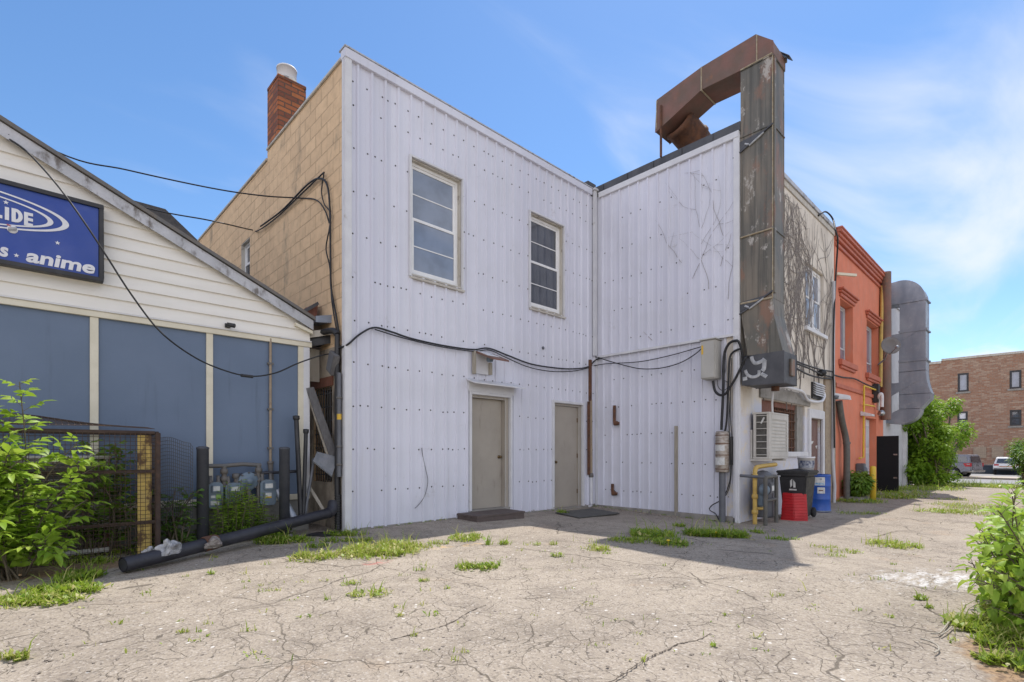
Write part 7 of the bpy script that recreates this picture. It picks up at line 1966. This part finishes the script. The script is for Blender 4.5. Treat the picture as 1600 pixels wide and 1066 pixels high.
o = gs.build('gravel', [M['stone'], M['stone']], None, recalc=False); props(o, 'loose grit and small stones scattered over the asphalt', 'gravel', kind='stuff')
# long crack and patch edge are real grooves with dark filler
def crackline(name, label, pts, w):
    mb = MB(); path = smooth_path([onG(x, y, .004) for x, y in pts], 9); rr = random.Random(len(pts)); L_, R_ = [], []
    for i, p in enumerate(path):
        d = (path[min(i + 1, len(path) - 1)] - path[max(0, i - 1)]); s = Vector((-d.y, d.x, 0)).normalized(); ww = w * rr.uniform(.3, 1.2); j = s * rr.uniform(-w, w) * .9
        L_.append(p + j + s * ww); R_.append(p + j - s * ww)
    n = len(path); mb.add(L_ + R_, [(i, i + 1, n + i + 1, n + i) for i in range(n - 1)]); o = mb.build(name, M['crack'], None, recalc=False); props(o, kind='structure')
M['crack'] = mat('crack_dirt', (0.07, 0.055, 0.042), (0.11, 0.085, 0.065), 20, rough=1)
crackline('ground_crack', '', [(925, 1075), (965, 1060), (985, 1045), (1005, 1032), (1025, 1022), (1045, 1014), (1060, 1006), (1090, 1000), (1110, 990)], .006)
crackline('ground_crack', '', [(120, 1010), (165, 1003), (215, 990), (255, 975), (300, 962), (345, 948), (380, 930)], .006)
crackline('ground_crack', '', [(1440, 945), (1462, 958), (1485, 965), (1500, 972), (1530, 976), (1570, 978)], .005)
crackline('ground_crack', '', [(940, 900), (985, 905), (1050, 902), (1110, 905), (1170, 897)], .005)
crackline('ground_crack', '', [(1330, 842), (1370, 838), (1400, 830), (1440, 829)], .008)
crackline('ground_crack', '', [(610, 1000), (665, 985), (700, 975), (735, 955), (760, 945)], .005)
# dry sticks
for lab, pts in (('forked dry twig lying on the asphalt left of the near bush', ((1455, 990), (1468, 989), (1478, 978), (1483, 972))), ('curved pale twig lying nearest the camera on the right', ((1438, 998), (1452, 1002), (1464, 1008), (1467, 1015), (1460, 1020)))):
    pp_ = smooth_path([onG(x, y, .012) for x, y in pts], 5); mb = MB(); mb.tube(pp_, .0055, 7)
    if 'forked' in lab: mb.tube([onG(1470, 992, .012), onG(1480, 986, .014), onG(1488, 979, .012)], .0045, 6)
    o = mb.build('twig', M['palewood'], None, loc=pp_[0]); props(o, lab, 'twig')

# ------------------------------------------------------------------ vehicles across the street
def place(t, x, y, z, heading):
    t.location = (x, y, z); t.rotation_euler = (0, 0, heading)
def wheel(parent, x, y, r, w, side):
    mb = MB(); prof = [(r * .62, -w / 2), (r * .92, -w / 2), (r, -w * .36), (r, w * .36), (r * .92, w / 2), (r * .62, w / 2)]
    mb.lathe((x, y, r), prof + [prof[0]], 28, 0, (0, 1, 0)); wh = mb.build('wheel', M['tyre'], parent)
    mb = MB(); s = side
    mb.lathe((x, y, r), [(r * .63, -w * .4), (r * .60, w * .30 * s), (r * .2, w * .42 * s), (0, w * .42 * s)], 28, 0, (0, 1, 0)); mb.build('rim', M['rim'], wh)
    mb = MB()
    for i in range(6):
        a = i * math.pi / 3; mb.beam((x + r * .15 * math.cos(a), y + w * .43 * s, r + r * .15 * math.sin(a)), (x + r * .58 * math.cos(a), y + w * .40 * s, r + r * .58 * math.sin(a)), .05, .03, (0, 1, 0))
    mb.build('spoke', M['chrome'], wh)
def arch(cx, r, n=8): return [(cx + r * math.cos(math.pi - math.pi * i / n), .42 + r * math.sin(math.pi - math.pi * i / n) * .98) for i in range(n + 1)]
def loft(mb, poly, w, tuck, m=0):
    """extrude a side profile across the width, pulling the upper part in"""
    n = len(poly); a, b = [], []
    for x, z in poly:
        k = tuck(z); a.append(Vector((x, w * k, z))); b.append(Vector((x, -w * k, z)))
    mb.add(a + b, [tuple(range(n)), tuple(range(2 * n - 1, n - 1, -1))] + [(i, n + i, n + (i + 1) % n, (i + 1) % n) for i in range(n)], m)
def pickup():
    t = thing('pickup_truck', 'grey pickup truck with a capped bed and red tail lights across the street', 'truck', (0, 0, 0))
    hw = .98
    lower = [(-2.85, .55)] + [(-2.85, 1.18), (2.75, 1.12), (2.92, .95), (2.92, .5), (2.45, .45)] + arch(1.85, .50)[::-1] + arch(-1.72, .50)[::-1] + [(-2.35, .5)]
    mb = MB(); loft(mb, lower, hw, lambda z: 1 if z < 1 else .97); mb.build('body', M['truck'], t, bevel=.03)
    cabp = [(-.62, 1.12), (1.75, 1.10), (.95, 1.78), (.7, 1.86), (-.35, 1.86), (-.52, 1.78)]
    mb = MB(); loft(mb, cabp, hw, lambda z: .95 if z < 1.3 else .80); mb.build('cab', M['truck'], t, bevel=.04)
    for s in (1, -1):
        mb = MB(); yy = lambda z: s * (hw * (.955 - .15 * (z - 1.12) / .74) + .012)
        q = [(-.50, 1.22), (1.40, 1.22), (.88, 1.72), (-.40, 1.72)]
        mb.add([(x, yy(z), z) for x, z in q], [(0, 1, 2, 3)]); mb.build('window', M['glass_car'], t, recalc=False)
        mb = MB(); mb.prism([(-2.86, s * (hw + .006), .92), (-2.52, s * (hw + .006), .92), (-2.40, s * (hw + .006), 1.14), (-2.86, s * (hw + .006), 1.16)], (0, -s * .12, 0)); tl = mb.build('tail_light', M['taillight'], t, bevel=.012)
        mb = MB(); mb.box(-2.80, -2.60, s * (hw + .008) - .004, s * (hw + .008) + .004, 1.05, 1.11); mb.build('lens_strip', M['chrome'], tl)
        mb = MB(); mb.box(1.0, 1.2, s * 1.0 - .1, s * 1.0 + .1, 1.2, 1.36); mb.build('mirror', M['black'], t, bevel=.03)
    mb = MB(); mb.box(-2.885, -2.853, -.72, .72, .66, 1.15); tg_ = mb.build('tailgate', M['truck'], t, bevel=.01)
    mb = MB(); mb.box(-2.90, -2.886, -.16, .16, .98, 1.04); mb.build('handle', M['black'], tg_)
    mb = MB(); mb.box(-3.02, -2.86, -.92, .92, .46, .64); mb.build('bumper', M['chrome'], t, bevel=.03)
    mb = MB(); loft(mb, [(-2.80, 1.165), (-.66, 1.13), (-.66, 1.84), (-2.60, 1.82), (-2.70, 1.75)], hw, lambda z: .95 if z < 1.3 else .80); cp = mb.build('bed_cap', M['truck'], t, bevel=.04)
    for s in (1, -1):
        mb = MB(); yy = lambda z: s * (hw * (.955 - .15 * (z - 1.15) / .68) + .012)
        mb.add([(x, yy(z), z) for x, z in ((-2.62, 1.26), (-.76, 1.24), (-.76, 1.70), (-2.54, 1.68))], [(0, 1, 2, 3)]); mb.build('window', M['glass_car'], cp, recalc=False)
    mb = MB(); mb.add([(-2.815, -.74, 1.26), (-2.815, .74, 1.26), (-2.735, .66, 1.68), (-2.735, -.66, 1.68)], [(0, 1, 2, 3)]); mb.build('rear_window', M['glass_car'], cp, recalc=False)
    for x in (1.85, -1.72):
        for s in (1, -1): wheel(t, x, s * .84, .42, .27, s)
    return t
tk = pickup()
hd = R(73); fw_ = Vector((math.cos(hd), math.sin(hd), 0)); lf_ = Vector((-fw_.y, fw_.x, 0))
corner = ray(1517, 745); corner = Vector((corner.x, corner.y, 0)) * 39.0
cc_ = corner + fw_ * 2.86 - lf_ * .98
place(tk, cc_.x, cc_.y, gz(cc_.x, 0) + .03, hd)
def suv():
    t = thing('parked_car', 'white estate car parked facing the brick wall beside the grey pickup', 'car', (0, 0, 0)); hw = .92
    lower = [(-2.25, .45), (-2.3, .75), (-2.22, 1.0), (2.1, .92), (2.28, .7), (2.25, .4)] + arch(1.4, .40)[::-1] + arch(-1.35, .40)[::-1]
    mb = MB(); loft(mb, lower, hw, lambda z: 1 if z < .9 else .96); mb.build('body', M['suv'], t, bevel=.04)
    top = [(-2.20, .98), (1.1, .95), (.35, 1.52), (.1, 1.58), (-1.75, 1.56), (-1.95, 1.48)]
    mb = MB(); loft(mb, top, hw, lambda z: .94 if z < 1.2 else .76); mb.build('cabin', M['suv'], t, bevel=.05)
    mb = MB(); mb.add([(-2.21, -.70, 1.05), (-2.21, .70, 1.05), (-2.005, .60, 1.44), (-2.005, -.60, 1.44)], [(0, 1, 2, 3)]); mb.build('rear_window', M['glass_car'], t, recalc=False)
    for s in (1, -1):
        mb = MB(); yy = lambda z: s * (hw * (.945 - .18 * (z - .95) / .6) + .014)
        mb.add([(x, yy(z), z) for x, z in ((-1.95, 1.05), (.85, 1.04), (.32, 1.46), (-1.75, 1.46))], [(0, 1, 2, 3)]); mb.build('window', M['glass_car'], t, recalc=False)
        mb = MB(); mb.box(-2.30, -2.20, s * .70 - .16, s * .70 + .16, .80, .96); mb.build('tail_light', M['taillight'], t, bevel=.02)
    mb = MB(); mb.box(-2.335, -2.30, -.52, .52, .72, .78); mb.build('light_strip', M['amber'], t)
    mb = MB(); mb.box(-2.34, -2.18, -.88, .88, .42, .58); mb.build('bumper', M['black'], t, bevel=.03)
    mb = MB(); mb.box(-2.306, -2.296, -.24, .24, .60, .69); mb.build('number_plate', M['labelwhite'], t)
    for x in (1.4, -1.35):
        for s in (1, -1): wheel(t, x, s * .80, .34, .22, s)
sv = suv(); sv = bpy.data.objects['parked_car']
d = ray(1571, 741); c = Vector((d.x, d.y, 0)) * 45.5
place(sv, c.x + 2.2, c.y, gz(60, 0) + .02, R(3))
d = ray(1538, 735); c = Vector((d.x, d.y, 0)) * 48
LW_ = thing('planter_wall', 'low dark blue barrier between pickup and white car', 'barrier', (c.x, c.y, -.7))
mb = MB(); mb.box(c.x, c.x + .3, c.y - 2.2, c.y + 2.2, -.75, .02); mb.build('panel', M['darkblue'], LW_, bevel=.03)
mb = MB(); mb.box(c.x - .06, c.x + .36, c.y - 2.25, c.y + 2.25, .022, .10); mb.build('cap', M['greymetal'], LW_, bevel=.01)
